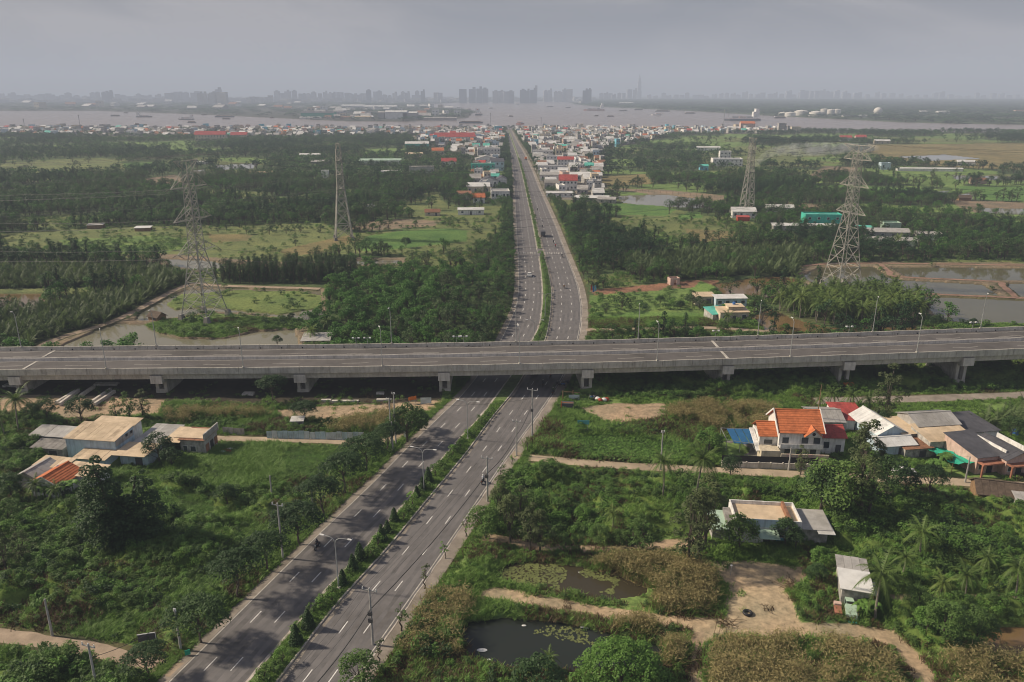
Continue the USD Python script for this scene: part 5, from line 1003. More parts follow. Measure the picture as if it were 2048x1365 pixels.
# ------------------------------------------------------------------ riders, vehicles
def ellip(c, r, n=2):
    s = trimesh.creation.icosphere(subdivisions=n); return s.vertices * np.asarray(r) + np.asarray(c), s.faces
def motorbike(label, loc, rz, body='black', shirt='cloth_dark', helmet='white', pillion=False, load=False):
    t = thing('motorbike', label + ' being ridden', 'motorbike', loc, rz)
    for y, nme in ((.62, 'wheel'), (-.62, 'wheel')):
        w = part(t, nme, MB().tube([(-.05, y, .3), (.05, y, .3)], .30, 14), 'black'); part(w, 'rim', MB().tube([(-.06, y, .3), (.06, y, .3)], .18, 10), 'steel')
    part(t, 'body', MB().hexa([(-.12, -.75, .5), (.12, -.75, .5), (.10, .25, .35), (-.10, .25, .35), (-.14, -.85, .8), (.14, -.85, .8), (.12, .3, .62), (-.12, .3, .62)]).hexa([(-.1, .3, .35), (.1, .3, .35), (.12, .55, .55), (-.12, .55, .55), (-.12, .35, .9), (.12, .35, .9), (.13, .55, .95), (-.13, .55, .95)]), body)
    part(t, 'seat', MB().box(-.14, -.8, .8, .14, .15, .88), 'black'); part(t, 'handlebar', MB().tube([(-.36, .38, 1.05), (0, .5, 1.0), (.36, .38, 1.05)], .025, 5), 'steel'); part(t, 'fork', MB().bar((0, .62, .3), (0, .45, .98), .09), 'steel')
    part(t, 'headlight', MB().box(-.09, .54, .8, .09, .63, .95), 'white'); part(t, 'tail_light', MB().box(-.08, -.9, .68, .08, -.84, .78), 'rust_red'); part(t, 'mudguard', MB().box(-.06, -.95, .45, .06, -.6, .62), body)
    if load: part(t, 'box', MB().box(-.3, -.95, .9, .3, -.45, 1.4), 'wood')
    for k in range(2 if pillion else 1):
        o = -.42 * k
        import manifold3d as m3
        def hull(a, b, ra, rb):
            s = lambda c, r: m3.Manifold.sphere(r, 12).translate([float(q) for q in c])
            return m3.Manifold.batch_hull([s(a, ra), s(b, rb)])
        B = hull((0, -.12 + o, .98), (0, -.05 + o, 1.42), .15, .17) + hull((0, -.05 + o, 1.45), (0, .0 + o, 1.60), .065, .06) + hull((0, 0 + o, 1.64), (0, .01 + o, 1.74), .095, .10)
        for s in (-1, 1):
            B += hull((s * .10, -.1 + o, .95), (s * .17, .30 + o, .86), .095, .075) + hull((s * .17, .30 + o, .86), (s * .15, .12 + o, .42), .07, .05) + hull((s * .15, .12 + o, .40), (s * .15, .30 + o, .38), .05, .045)
            B += hull((s * .19, -.04 + o, 1.40), (s * .27, .12 + o, 1.18), .06, .05) + hull((s * .27, .12 + o, 1.18), (s * .30, .38 + o if not k else .2 + o, 1.08), .048, .038)
            for q in range(5): B += hull((s * (.27 + .018 * q), .40 + o if not k else .22 + o, 1.09), (s * (.27 + .018 * q), .45 + o if not k else .26 + o, 1.05), .012, .009)
        pr = thing('person', f'person in {"light" if shirt == "cloth_light" else "red" if shirt == "cloth_red" else "dark"} shirt riding the {label}', 'person', loc, rz)
        v = B.to_mesh(); vv = np.array(v.vert_properties[:, :3])
        part(pr, 'body', (vv, np.array(v.tri_verts)), 'skin', smooth=True)
        sh = hull((0, -.12 + o, 1.0), (0, -.05 + o, 1.42), .165, .185)
        for s in (-1, 1): sh += hull((s * .19, -.04 + o, 1.41), (s * .26, .10 + o, 1.2), .07, .06)
        v = sh.to_mesh(); part(pr, 'shirt', (np.array(v.vert_properties[:, :3]), np.array(v.tri_verts)), shirt, smooth=True)
        tr = hull((0, -.12 + o, .95), (0, -.12 + o, .97), .16, .16)
        for s in (-1, 1): tr += hull((s * .10, -.1 + o, .95), (s * .17, .30 + o, .86), .105, .085) + hull((s * .17, .30 + o, .86), (s * .15, .14 + o, .46), .08, .06)
        v = tr.to_mesh(); part(pr, 'trousers', (np.array(v.vert_properties[:, :3]), np.array(v.tri_verts)), 'cloth_dark', smooth=True)
        hv, hf = ellip((0, -.01 + o, 1.76), (.13, .15, .12)); part(pr, 'helmet', (hv, hf), helmet, smooth=True)
        part(pr, 'nose', MB().add(*ellip((0, .105 + o, 1.68), (.016, .022, .022), 1)), 'skin')
        for s in (-1, 1): part(pr, 'eye', MB().add(*ellip((s * .035, .088 + o, 1.70), (.014, .012, .010), 1)), 'black')
        part(pr, 'mouth', MB().box(-.025, .09 + o, 1.635, .025, .104 + o, 1.643), 'rust_red')
def rd(y):                                              # heading of the road at Y=y, as a turn of the +y axis
    return -math.atan2(MED_L(y + 2) - MED_L(y - 2), 4)
def ride(px, label, back, **k):
    g = G(*px); motorbike(label, (g[0], g[1], .05), rd(g[1]) + (math.pi if back else 0), **k)
ride((635, 1098), 'dark motorbike on the left carriageway nearest the camera', True, helmet='black')
ride((966, 967), 'pale motorbike by the right kerb', False, shirt='cloth_light', load=False)
ride((1086, 773), 'dark motorbike under the viaduct, left one', False); ride((1101, 757), 'dark motorbike under the viaduct near the kerb', False, shirt='cloth_red'); ride((1106, 789), 'dark motorbike leaving the viaduct shade', False)
ride((1128, 577), 'pale motorbike with a load beyond the viaduct', False, shirt='cloth_light', load=True); ride((1124, 515), 'dark motorbike before the crossing', False); ride((1107, 487), 'dark motorbike past the crossing at the right', False); ride((1111, 495), 'dark motorbike at the crossing', False, shirt='cloth_red')
ride((1085, 456), 'motorbike beyond the truck, near one', False); ride((1084, 444), 'motorbike beyond the truck, far one', False, shirt='cloth_light'); ride((1075, 422), 'motorbike on the right carriageway in the distance', False)
g = G(747, 1283)
# parked bikes in the shade by the right pier
for k, (px, c) in enumerate(((((1118, 770)), 'black'), ((1124, 772), 'blue'), ((1131, 768), 'black'), ((1183, 798), 'blue'), ((1190, 799), 'black'))):
    gg = G(*px); t = thing('parked_motorbike', f'{"blue" if c == "blue" else "dark"} motorbike parked in the viaduct shade, {["first", "second", "third", "fourth", "fifth"][k]} from the road', 'motorbike', (gg[0], gg[1], .03), .9 + .4 * k)
    for y in (.62, -.62): part(t, 'wheel', MB().tube([(-.05, y, .3), (.05, y, .3)], .30, 12), 'black')
    part(t, 'body', MB().hexa([(-.12, -.75, .5), (.12, -.75, .5), (.10, .25, .35), (-.10, .25, .35), (-.14, -.85, .8), (.14, -.85, .8), (.12, .3, .62), (-.12, .3, .62)]), c); part(t, 'handlebar', MB().tube([(-.36, .38, 1.05), (0, .5, 1.0), (.36, .38, 1.05)], .025, 5), 'steel'); part(t, 'fork', MB().bar((0, .62, .3), (0, .45, .98), .09), 'steel'); part(t, 'seat', MB().box(-.14, -.8, .8, .14, .15, .88), 'black')
def car(label, loc, rz, col='white', scale=1.0):
    t = thing('car', label, 'car', loc, rz); prof = [(-2.2, .35), (-2.25, .8), (-1.9, .95), (-1.2, 1.0), (-.7, 1.45), (.9, 1.5), (1.6, 1.02), (2.15, .9), (2.2, .35)]
    m = MB(); n = len(prof); v = [(-.85 if z < 1.1 else -.68, y, z) for y, z in prof] + [(.85 if z < 1.1 else .68, y, z) for y, z in prof]
    f = [(i, (i + 1) % n, n + (i + 1) % n) for i in range(n)] + [(i, n + (i + 1) % n, n + i) for i in range(n)] + [(0, i + 1, i) for i in range(1, n - 1)] + [(n, n + i, n + i + 1) for i in range(1, n - 1)]
    part(t, 'body', m.add(v, f), col)
    part(t, 'windscreen', MB().hexa([(-.66, 1.0, 1.44), (.66, 1.0, 1.44), (.66, 1.02, 1.47), (-.66, 1.02, 1.47), (-.74, 1.58, 1.03), (.74, 1.58, 1.03), (.74, 1.62, 1.06), (-.74, 1.62, 1.06)]), 'glass')
    part(t, 'rear_window', MB().hexa([(-.66, -.8, 1.40), (.66, -.8, 1.40), (.66, -.82, 1.44), (-.66, -.82, 1.44), (-.74, -1.18, 1.03), (.74, -1.18, 1.03), (.74, -1.22, 1.06), (-.74, -1.22, 1.06)]), 'glass')
    for s in (-1, 1):
        part(t, 'side_window', MB().hexa([(s * .85, -1.0, 1.02), (s * .85, 1.3, 1.02), (s * .87, 1.3, 1.02), (s * .87, -1.0, 1.02), (s * .70, -.6, 1.40), (s * .70, .85, 1.42), (s * .72, .85, 1.42), (s * .72, -.6, 1.40)]), 'glass')
        for y in (-1.35, 1.35): w = part(t, 'wheel', MB().tube([(s * .68, y, .32), (s * .88, y, .32)], .32, 14), 'black'); part(w, 'rim', MB().tube([(s * .7, y, .32), (s * .895, y, .32)], .19, 10), 'steel')
        part(t, 'headlight', MB().box(s * .6 - .15, 2.17, .65, s * .6 + .15, 2.23, .8), 'roof_white'); part(t, 'tail_light', MB().box(s * .65 - .12, -2.27, .65, s * .65 + .12, -2.2, .82), 'rust_red')
    return t
def truck(label, loc, rz, cab='wall_white', bed='grey_dark', L=7.0):
    t = thing('truck', label, 'truck', loc, rz); part(t, 'cargo_box', MB().box(-1.15, -L / 2, .9, 1.15, L / 2 - 2.0, 3.0), bed); part(t, 'chassis', MB().box(-.5, -L / 2, .55, .5, L / 2, .89), 'black')
    part(t, 'cab', MB().hexa([(-1.1, L / 2 - 1.8, .6), (1.1, L / 2 - 1.8, .6), (1.1, L / 2, .6), (-1.1, L / 2, .6), (-1.05, L / 2 - 1.8, 2.6), (1.05, L / 2 - 1.8, 2.6), (1.05, L / 2 - .4, 2.6), (-1.05, L / 2 - .4, 2.6)]), cab); part(t, 'windscreen', MB().hexa([(-.95, L / 2 - .16, 1.6), (.95, L / 2 - .16, 1.6), (.95, L / 2 - .1, 1.6), (-.95, L / 2 - .1, 1.6), (-.95, L / 2 - .38, 2.4), (.95, L / 2 - .38, 2.4), (.95, L / 2 - .33, 2.4), (-.95, L / 2 - .33, 2.4)]), 'glass')
    for s in (-1, 1):
        for y in (-L / 2 + 1.2, L / 2 - 1.0): part(t, 'wheel', MB().tube([(s * .8, y, .48), (s * 1.12, y, .48)], .48, 14), 'black')
        part(t, 'tail_light', MB().box(s * .9 - .12, -L / 2 - .05, .95, s * .9 + .12, -L / 2, 1.1), 'rust_red')
g = G(1059, 553); car('white car on the left carriageway beyond the viaduct', (g[0], g[1], .05), rd(g[1]) + math.pi)
g = G(1086, 473); truck('grey box truck on the right carriageway beyond the crossing', (g[0], g[1], .05), rd(g[1]), 'wall_grey', 'grey_dark')
g = G(1071, 749); truck('dark truck half hidden under the viaduct', (g[0], g[1] + 1, .05), rd(g[1]), 'wall_grey', 'black', 6.0)
g = G(1048, 320); truck('orange truck far up the right carriageway', (g[0] + 2, g[1], .05), rd(g[1]), 'orange', 'orange'); g = G(1029, 310); car('pale car far up the left carriageway', (g[0] - 3, g[1], .05), rd(g[1]) + math.pi)
g = G(1806, 948); car('white car parked under trees by the lane', (g[0], g[1], .02), 1.4)

# ------------------------------------------------------------------ small things along the road and in the fields
def board(label, px, w, h, leg, m, rz=0.0, cat='sign', frame=None, legs=2):
    g = G(*px); t = thing('sign_board', label, cat, tuple(g), rz)
    for x in ((-w * .35, w * .35) if legs == 2 else (0,)): part(t, 'post', MB().box(x - .04, -.03, -.2, x + .04, .05, leg + .1), 'steel')
    part(t, 'panel', MB().box(-w / 2, -.09, leg, w / 2, -.031, leg + h), m)
    if frame: part(t, 'frame', MB().box(-w / 2 - .06, -.1, leg + h, w / 2 + .06, -.01, leg + h + .1).box(w / 2, -.1, leg, w / 2 + .07, -.02, leg + h), frame)
board('teal blank board standing in the tall grass right of the road', (1166, 868), 2.6, 1.0, 2.3, 'teal')
board('dark board with pale frame on the left verge by the dirt path', (296, 1290), 2.2, 1.1, .7, 'grey_dark', .25, frame='white')
board('small green sign at the mouth of the dirt path', (376, 1311), .7, .8, .1, 'net_green', .4, legs=1)
board('white rounded sign on the left verge before the viaduct', (811, 879), .6, 1.5, .6, 'white', -.3, legs=1)
board('orange sign frame at the left verge before the viaduct', (825, 808), 2.0, .9, 1.0, 'orange', .5)
board('pale sheet hoarding beside the left pier', (852, 808), 2.6, 1.5, .1, 'sheet_pale', .1)
board('pale sheet hoarding beside the right pier', (1148, 800), 2.6, 1.2, .1, 'sheet_pale', .0)
t = thing('height_gate', 'yellow wooden height gate over the track by the right pier', 'gate', tuple(G(1135, 800)), .1)
for x in (-1.2, 1.4): part(t, 'post', MB().box(x - .12, -.1, -.2, x + .12, .12, 2.4), 'wood')
part(t, 'beam', MB().bar((-1.2, 0, 2.2), (3.2, .5, 1.5), .14), 'wood')
t = thing('barrier_box', 'dark box trailer with orange frame on the right verge', 'trailer', tuple(G(1135, 818)), -.1); part(t, 'box', MB().box(-1.4, 0, .3, 1.4, 1.6, 1.3), 'grey_dark'); part(t, 'frame', MB().box(-1.6, -.1, 0, -1.41, .1, 1.9).box(-1.41, -.1, 1.5, 1.4, .0, 1.6), 'orange')
for k, (px, c, lab) in enumerate((((1200, 803), 'rust_red', 'red heap of goods'), ((1208, 802), 'white', 'white sack heap'), ((1213, 801), 'rust_red', 'second red heap of goods'), ((1195, 800), 'white', 'white bundle'))):
    s = trimesh.creation.icosphere(subdivisions=2); v = s.vertices * [.7, .6, .5] * (1 + .25 * (meshkit.fbm(s.vertices * 2 + k * 5, 2, k)[:, None] - .5)); g = G(*px); top('goods_heap', (v + [g[0], g[1], .3], s.faces), c, f'{lab} at the dirt lot right of the viaduct pier', 'goods')
for k, (px, lab) in enumerate((((453, 905), 'red'), ((446, 908), 'pale green'), ((462, 903), 'white'), ((460, 908), 'red'))):
    s = trimesh.creation.icosphere(subdivisions=2); v = s.vertices * [1.1, .7, .5] * (1 + .5 * (meshkit.fbm(s.vertices * 2 + k * 3, 2, k)[:, None] - .5)); g = G(*px); top('tarpaulin_heap', (v + [g[0], g[1], .25], s.faces), {'red': 'cloth_red', 'pale green': 'pale_green', 'white': 'white'}[lab], f'{lab} tarpaulin heap in the grass by the old white house{", the right one" if k == 3 else ""}', 'heap')
for k, (px, lab) in enumerate((((1181, 585), 'rust_red'), ((1185, 588), 'blue'), ((1189, 586), 'wall_sky'))):
    t = thing('flag', f'{["red", "dark blue", "light blue"][k]} promotional feather flag at the right roadside beyond the viaduct', 'flag', tuple(G(*px))); part(t, 'pole', MB().tube([(0, 0, 0), (0, 0, 3.0)], .03, 5), 'steel'); part(t, 'cloth', MB().hexa([(.03, -.02, .6), (.7, -.02, .8), (.7, .02, .8), (.03, .02, .6), (.03, -.02, 3.0), (.5, -.02, 2.8), (.5, .02, 2.8), (.03, .02, 3.0)]), lab)
t = thing('container', 'rusty orange site container under the right part of the viaduct', 'container', tuple(G(1690, 783)), .1)
for k in range(2): part(t, 'box', MB().box(k * 1.3, 0, 0, k * 1.3 + 1.25, 1.4, 1.8), 'orange')
part(t, 'door', MB().box(.2, -.05, .1, 1.0, -.002, 1.6), 'rust_red')
t = thing('water_barrel', 'blue plastic barrel behind the terrace houses', 'barrel', tuple(G(2028, 872))); part(t, 'drum', MB().tube([(0, 0, 0), (0, 0, 1.5)], .75, 14), 'blue'); part(t, 'lid', MB().tube([(0, 0, 1.5), (0, 0, 1.6)], .5, 12), 'blue')
t = thing('satellite_dish', 'white satellite dish on the orange tiled house', 'dish', (*G(125, 972)[:2], 3.2)); part(t, 'mast', MB().tube([(0, 0, 0), (0, 0, .8)], .04, 5), 'steel'); dv, df = ellip((0, -.1, .9), (.45, .08, .45)); part(t, 'reflector', (dv, df), 'white', smooth=True)
# concrete beams and rubble under the viaduct at the left
for k, (a, b) in enumerate((((112, 810), (152, 786)), ((120, 812), (158, 784)), ((184, 808), (222, 782)), ((190, 812), (230, 786)), ((160, 796), (190, 776)))):
    p, q = G(*a), G(*b); top('precast_beam', MB().bar((p[0], p[1], .4), (q[0], q[1], .4), .6, .8), 'concrete_pale', f'long precast concrete beam lying in the mud at the left, {["first", "second", "third", "fourth", "fifth"][k]} from the left', 'beam', 'precast beams under the viaduct')
for k, (px, w, d) in enumerate((((690, 806), 6.5, .9), ((652, 804), 2.5, .8), ((765, 803), 3.0, .8), ((495, 792), 2.8, 1.8), ((760, 790), 2.0, 1.0), ((210, 772), 6, 1.6), ((20, 775), 4, 2))):
    g = G(*px); top('concrete_slab', MB().box(g[0] - w / 2, g[1], 0, g[0] + w / 2, g[1] + d, .45), 'concrete_pale', f'broken concrete slab lying under the viaduct, number {k + 1} from the track', 'slab', 'slabs under the viaduct')
# litter on the dark pond, in the yard, a tyre
for k, (px, s) in enumerate((((964, 1296), .75), ((978, 1315), .3), ((1048, 1247), .35), ((1166, 1250), .4), ((1173, 1251), .45), ((1158, 1141), .15))):
    g = G(*px); m = trimesh.creation.icosphere(subdivisions=1); v = m.vertices * [s, s * .5, .08]; top('floating_litter', (v + [g[0], g[1], -.38], m.faces), 'white', f'white scrap of plastic floating on the pond, {["largest one", "small one at the lower bank", "one at the upper left bank", "left one at the upper right bank", "right one at the upper right bank", "tiny one on the lily pond"][k]}', 'litter')
g = G(1495, 1228); top('tyre_heap', MB().tube([(g[0] + .55 * math.cos(a), g[1] + .55 * math.sin(a), .18) for a in np.linspace(0, 2 * math.pi, 17)], .2, 8), 'black', 'old black tyre lying on the sandy yard', 'tyre', smooth=True)
g = G(1461, 1152); t = thing('yard_lamp', 'thin white lamp post on the sandy yard', 'lamp', tuple(g)); part(t, 'pole', MB().tube([(0, 0, 0), (0, 0, 1.8)], .04, 6), 'steel'); part(t, 'lamp_head', MB().box(-.15, -.1, 1.8, .15, .1, 1.95), 'white')
# fence stakes along the far dike at the right
for i, s in enumerate(np.linspace(0, 1, 34)):
    g = G(1272 + 400 * s, 383 + 33 * s); top('fence_stake', MB().box(g[0] - .08, g[1] - .08, 0, g[0] + .08, g[1] + .08, 2.0), 'wood', 'pale wooden stake in the row along the far pond dike', 'stake', 'stakes along the far pond dike')
# ------------------------------------------------------------------ plants: leaf sprays, trunks, fronds
def leaves(c, L, W, r, up=.35, out=None):
    """Diamond leaves at the points c, about L long and W wide, facing mostly up and outwards."""
    c = np.asarray(c, float); n = len(c); L = L * r.uniform(.65, 1.3, n)[:, None]; W = W * r.uniform(.7, 1.3, n)[:, None]
    nn = r.normal(size=(n, 3)) * .55 + [0, 0, up + .45]
    if out is not None: nn = nn + out * .75
    nn /= np.linalg.norm(nn, axis=1)[:, None]; a = np.cross(nn, r.normal(size=(n, 3))); a /= np.linalg.norm(a, axis=1)[:, None] + 1e-9; b = np.cross(nn, a)
    v = np.stack([c - a * L / 2, c + b * W / 2 + nn * L * .06, c + a * L / 2, c - b * W / 2 + nn * L * .06], 1).reshape(-1, 3); i = np.arange(n)[:, None] * 4
    return v, np.vstack([i + [0, 1, 2], i + [0, 2, 3]])
def blob(r, n, c, rad, fl=1.0):
    """n points through the outer part of a leaf clump, with their outward directions."""
    d = r.normal(size=(n, 3)); d /= np.linalg.norm(d, axis=1)[:, None]; d[:, 2] = np.where(d[:, 2] < -.45, -d[:, 2], d[:, 2])
    q = r.uniform(.45, 1.0, n)[:, None] ** .5; return np.asarray(c) + d * q * np.asarray(rad) * [1, 1, fl], d
def cluster(r, clumps, per, L, W):
    P, D = zip(*[blob(r, max(4, int(per * (np.mean(rad) ** 1.6))), c, rad, .8) for c, rad in clumps]); return leaves(np.vstack(P), L, W, r, .45, np.vstack(D))
def limb(m, r, a, b, r0, r1, k=4, w=.25):
    a, b = np.array(a, float), np.array(b, float); t = np.linspace(0, 1, k)[:, None]; p = a + (b - a) * t; p[1:-1] += r.normal(size=(k - 2, 3)) * w; m.tube(p, np.linspace(r0, r1, k), 5, cap=False)
def tree(name, seed, h, cr, base, n, per, L, leafm, bark='bark', shape='round', lean=0.0, squash=.75):
    """A trunk with limbs reaching into n leaf clumps spread over the crown."""
    r = np.random.default_rng(seed); p = proto(name); tk = MB(); cz = base + (h - base) * .5; hz = (h - base) / 2; cl = []
    for i in range(n):
        if shape == 'umbrella': a, q = i * 2.4 + r.uniform(-.3, .3), math.sqrt((i + .5) / n); c = np.array([q * cr * math.cos(a), q * cr * math.sin(a), base + (h - base) * (.55 + .35 * (1 - q * q)) + r.uniform(-.4, .3)])
        elif shape == 'column': a = r.uniform(0, 6.3); f = (i + .5) / n; c = np.array([cr * .5 * math.cos(a) * (1.15 - f), cr * .5 * math.sin(a) * (1.15 - f), base + (h - base) * f])
        elif shape == 'airy': a = r.uniform(0, 6.3); f = r.uniform(0, 1); q = cr * (.35 + .65 * math.sin(math.pi * min(1, f * .9 + .12))) * r.uniform(.3, .95); c = np.array([q * math.cos(a), q * math.sin(a), base + (h - base) * f])
        else:
            d = r.normal(size=3); d /= np.linalg.norm(d); d[2] = abs(d[2]) * 1.2 - .35; c = np.array([0, 0, cz]) + d * [cr * .72, cr * .72, hz * .8]
        c[0] += lean * c[2] / h
        cl.append((c, cr * r.uniform(.24, .42) * (1.0 if shape != 'airy' else .8)))
    top_ = np.array([lean * .6, 0, base + (h - base) * .45]); limb(tk, r, (0, 0, -.3), top_, .045 * h ** .75, .022 * h ** .75, 5, .10)
    for c, rad in cl[::max(1, n // 9)]: limb(tk, r, np.array([0, 0, base * .8]) * .9 + top_ * r.uniform(.0, .6), c, .014 * h ** .75, .006 * h ** .7, 4, .15)
    part(p, 'trunk', tk, bark); part(p, 'crown', cluster(r, cl, per, L, L * .55), leafm); return p
def frond(m, r, base, az, ln, rise, droop, w, segs=9, leaflets=True, L=1.0):
    """A feather leaf: an arching rib with leaflets hanging to both sides."""
    t = np.linspace(0, 1, segs + 1); d = np.array([math.cos(az), math.sin(az)]); s = t * ln
    z = rise * s - droop * s ** 2 / ln; x = s * math.cos(math.atan(rise) * .5) * (1 - .12 * t); rib = np.c_[base[0] + d[0] * x, base[1] + d[1] * x, base[2] + z]
    side = np.array([-d[1], d[0], 0.0]); v, f = [], []
    for i in range(segs):
        a, b = rib[i], rib[i + 1]; u = (b - a); wd = w * math.sin(math.pi * min(.97, .12 + .88 * t[i + 1])) ** .7 * r.uniform(.8, 1.1)
        for sg in (-1, 1):
            for q in (0, .5):
                o = a + u * q; k = len(v); tipp = o + u * .9 + side * sg * wd + np.array([0, 0, -wd * r.uniform(.25, .7)])
                v += [o, o + u * .42, tipp]; f.append((k, k + 1, k + 2))
    m.add(v, f); m.tube(rib, np.linspace(.045, .012, segs + 1) * L, 3, cap=False)
def coconut(seed, h, n=20, ln=3.3, lean=.5):
    r = np.random.default_rng(seed); p = proto('coconut_palm'); tk = MB(); t = np.linspace(0, 1, 7); tk.tube(np.c_[lean * t ** 2, .2 * np.sin(t * 2), t * h - .3], .17 - .07 * t, 7); part(p, 'trunk', tk, 'bark_pale'); m = MB()
    for i in range(n): f = i / n; frond(m, r, (lean, .18, h - .35), i * 2.399 + r.uniform(-.2, .2), ln * r.uniform(.85, 1.15), 1.5 - 1.9 * f, .75 + .35 * f, .62)
    part(p, 'fronds', m, 'leaf_palm'); nm_ = MB()
    for i in range(6): nm_.add(*ellip((lean + .25 * math.cos(i * 1.05), .18 + .25 * math.sin(i * 1.05), h - .55), (.13, .13, .16), 1))
    part(p, 'coconuts', nm_, 'wood'); return p
def nipa(seed, n=18, ln=4.6):
    r = np.random.default_rng(seed); p = proto('nipa_palm'); m = MB()
    for i in range(n): frond(m, r, (r.uniform(-.7, .7), r.uniform(-.5, .5), -.1), r.uniform(0, 6.3), ln * r.uniform(.7, 1.15), r.uniform(.9, 2.4), r.uniform(.75, 1.15), .85, 8)
    part(p, 'fronds', m, 'leaf_nipa'); return p
def banana(seed, n=9):
    r = np.random.default_rng(seed); p = proto('banana_plant'); st, m = MB(), MB()
    for k in range(3):
        bx, by, hh = r.uniform(-.8, .8), r.uniform(-.8, .8), r.uniform(1.6, 2.6); st.tube([(bx, by, -.1), (bx, by, hh)], [.14, .09], 6)
        for i in range(n):
            az = i * 2.4 + r.uniform(-.3, .3); t = np.linspace(0, 1, 6); ln = r.uniform(1.5, 2.2); s = t * ln; d = np.array([math.cos(az), math.sin(az), 0]); sd = np.array([-d[1], d[0], 0])
            rib = np.array([bx, by, hh]) + d * s[:, None] * .8 + np.c_[s * 0, s * 0, 1.2 * s - .62 * s ** 2]; w = .34 * np.sin(np.pi * np.clip(.1 + .9 * t, 0, .98)) ** .6
            v = np.vstack([rib + sd * w[:, None] - [0, 0, .05], rib, rib - sd * w[:, None] - [0, 0, .05]]); f = [q for j in range(5) for o in (0, 6) for q in ((o + j, o + 6 + j, o + 7 + j), (o + j, o + 7 + j, o + 1 + j))]; m.add(v, f)
    part(p, 'stem', st, 'leaf_bright'); part(p, 'leaf_blades', m, 'leaf_bright'); return p
def cone(seed):
    r = np.random.default_rng(seed); p = proto('cone_shrub'); n = 520; z = r.uniform(0, 1, n) ** 1.25; a = r.uniform(0, 6.283, n); rad = .82 * np.minimum(1, (1 - z) ** .75 + .05) * np.minimum(1, z * 6 + .55) * r.uniform(.82, 1.05, n)
    c = np.c_[rad * np.cos(a), rad * np.sin(a), .15 + z * 2.5]; part(p, 'foliage', leaves(c, .26, .16, r, .3, np.c_[np.cos(a), np.sin(a), .4 * np.ones(n)]), 'leaf_dark'); part(p, 'stem', MB().tube([(0, 0, -.1), (0, 0, 1.8)], [.08, .03], 5), 'bark'); part(p, 'core', MB().tube([(0, 0, .2), (0, 0, .9), (0, 0, 2.4)], [.45, .5, .05], 8), 'leaf_dark'); return p
# kinds of trees
VERGE = [tree('verge_tree', 11 + k, h, cr, b, 26, 120, .36, 'leaf_dark', shape='umbrella', lean=ln) for k, (h, cr, b, ln) in enumerate(((6.8, 3.2, 2.3, .4), (6.2, 3.5, 1.9, -.3), (7.4, 3.1, 2.5, .5)))]
SAPL = [tree('sapling', 31 + k, h, 1.25, h * .45, 9, 85, .32, m, shape='airy', lean=ln) for k, (h, m, ln) in enumerate(((4.8, 'leaf', .6), (4.2, 'leaf_olive', -.5), (3.6, 'leaf_bright', .2)))]
ROUND = [tree('round_tree', 41 + k, h, cr, .5, 26, 66, .40, m) for k, (h, cr, m) in enumerate(((6.5, 3.3, 'leaf'), (5.6, 2.9, 'leaf_dark'), (7.6, 3.4, 'leaf_dark'), (5.2, 2.6, 'leaf_bright')))]
AIRY = [tree('slender_tree', 51 + k, h, cr, h * .16, 34, 105, .36, m, 'bark', 'airy') for k, (h, cr, m) in enumerate(((9.5, 2.5, 'leaf_olive'), (8.0, 2.2, 'leaf'), (10.5, 2.8, 'leaf_olive')))]
COLUMN = [tree('column_tree', 61 + k, h, 2.2, .8, 16, 60, .46, 'leaf_dark', shape='column') for k, h in enumerate((8.5, 10.0))]
MIDT = [tree('woodland_tree', 71 + k, h, cr, b, 17, pr, .68, m + '_wood', shape=s) for k, (h, cr, b, m, s, pr) in enumerate(((8.5, 3.8, 1.0, 'leaf_dark', 'round', 17), (9.5, 3.4, 1.5, 'leaf', 'round', 19), (7.0, 3.4, .8, 'leaf_olive', 'round', 18), (10.5, 2.6, 1.5, 'leaf_dark', 'column', 26), (9.0, 3.0, 1.6, 'leaf_olive', 'airy', 26), (6.5, 3.2, .6, 'leaf_bright', 'round', 19)))]
FART = [tree('distant_tree', 81 + k, h, cr, .5, 9, 4.4, 1.7, m + '_wood') for k, (h, cr, m) in enumerate(((9.5, 5.2, 'leaf_dark'), (8.0, 4.6, 'leaf'), (7.0, 4.4, 'leaf_olive'), (9.0, 4.6, 'leaf_dark'), (6.5, 4.2, 'leaf_bright')))]
COCO = [coconut(91, 6.5, 22), coconut(92, 5.0, 20, 3.4, -.4), coconut(93, 8.0, 20, 3.2, .9)]
NIPA = [nipa(101), nipa(102, 16, 5.2)]; BAN = [banana(111), banana(112)]; CONE = [cone(121), cone(122)]
SHRUB = [tree('median_shrub', 131 + k, h, .95, .25, 8, 120, .26, m) for k, (h, m) in enumerate(((1.7, 'leaf'), (2.1, 'leaf_bright'), (1.4, 'leaf')))]

def putree(src, name, label, px, sc=1.0, group=None, rz=None, cat='tree', xy=None):
    g = G(*px)[:2] if xy is None else xy; z = float(ground_z(np.array([g]))[0]); z = max(z, -.3)
    return copy(src, name, label, cat, (g[0], g[1], z), rng.uniform(0, 6.28) if rz is None else rz, (sc * rng.uniform(.94, 1.06), sc * rng.uniform(.94, 1.06), sc), group)
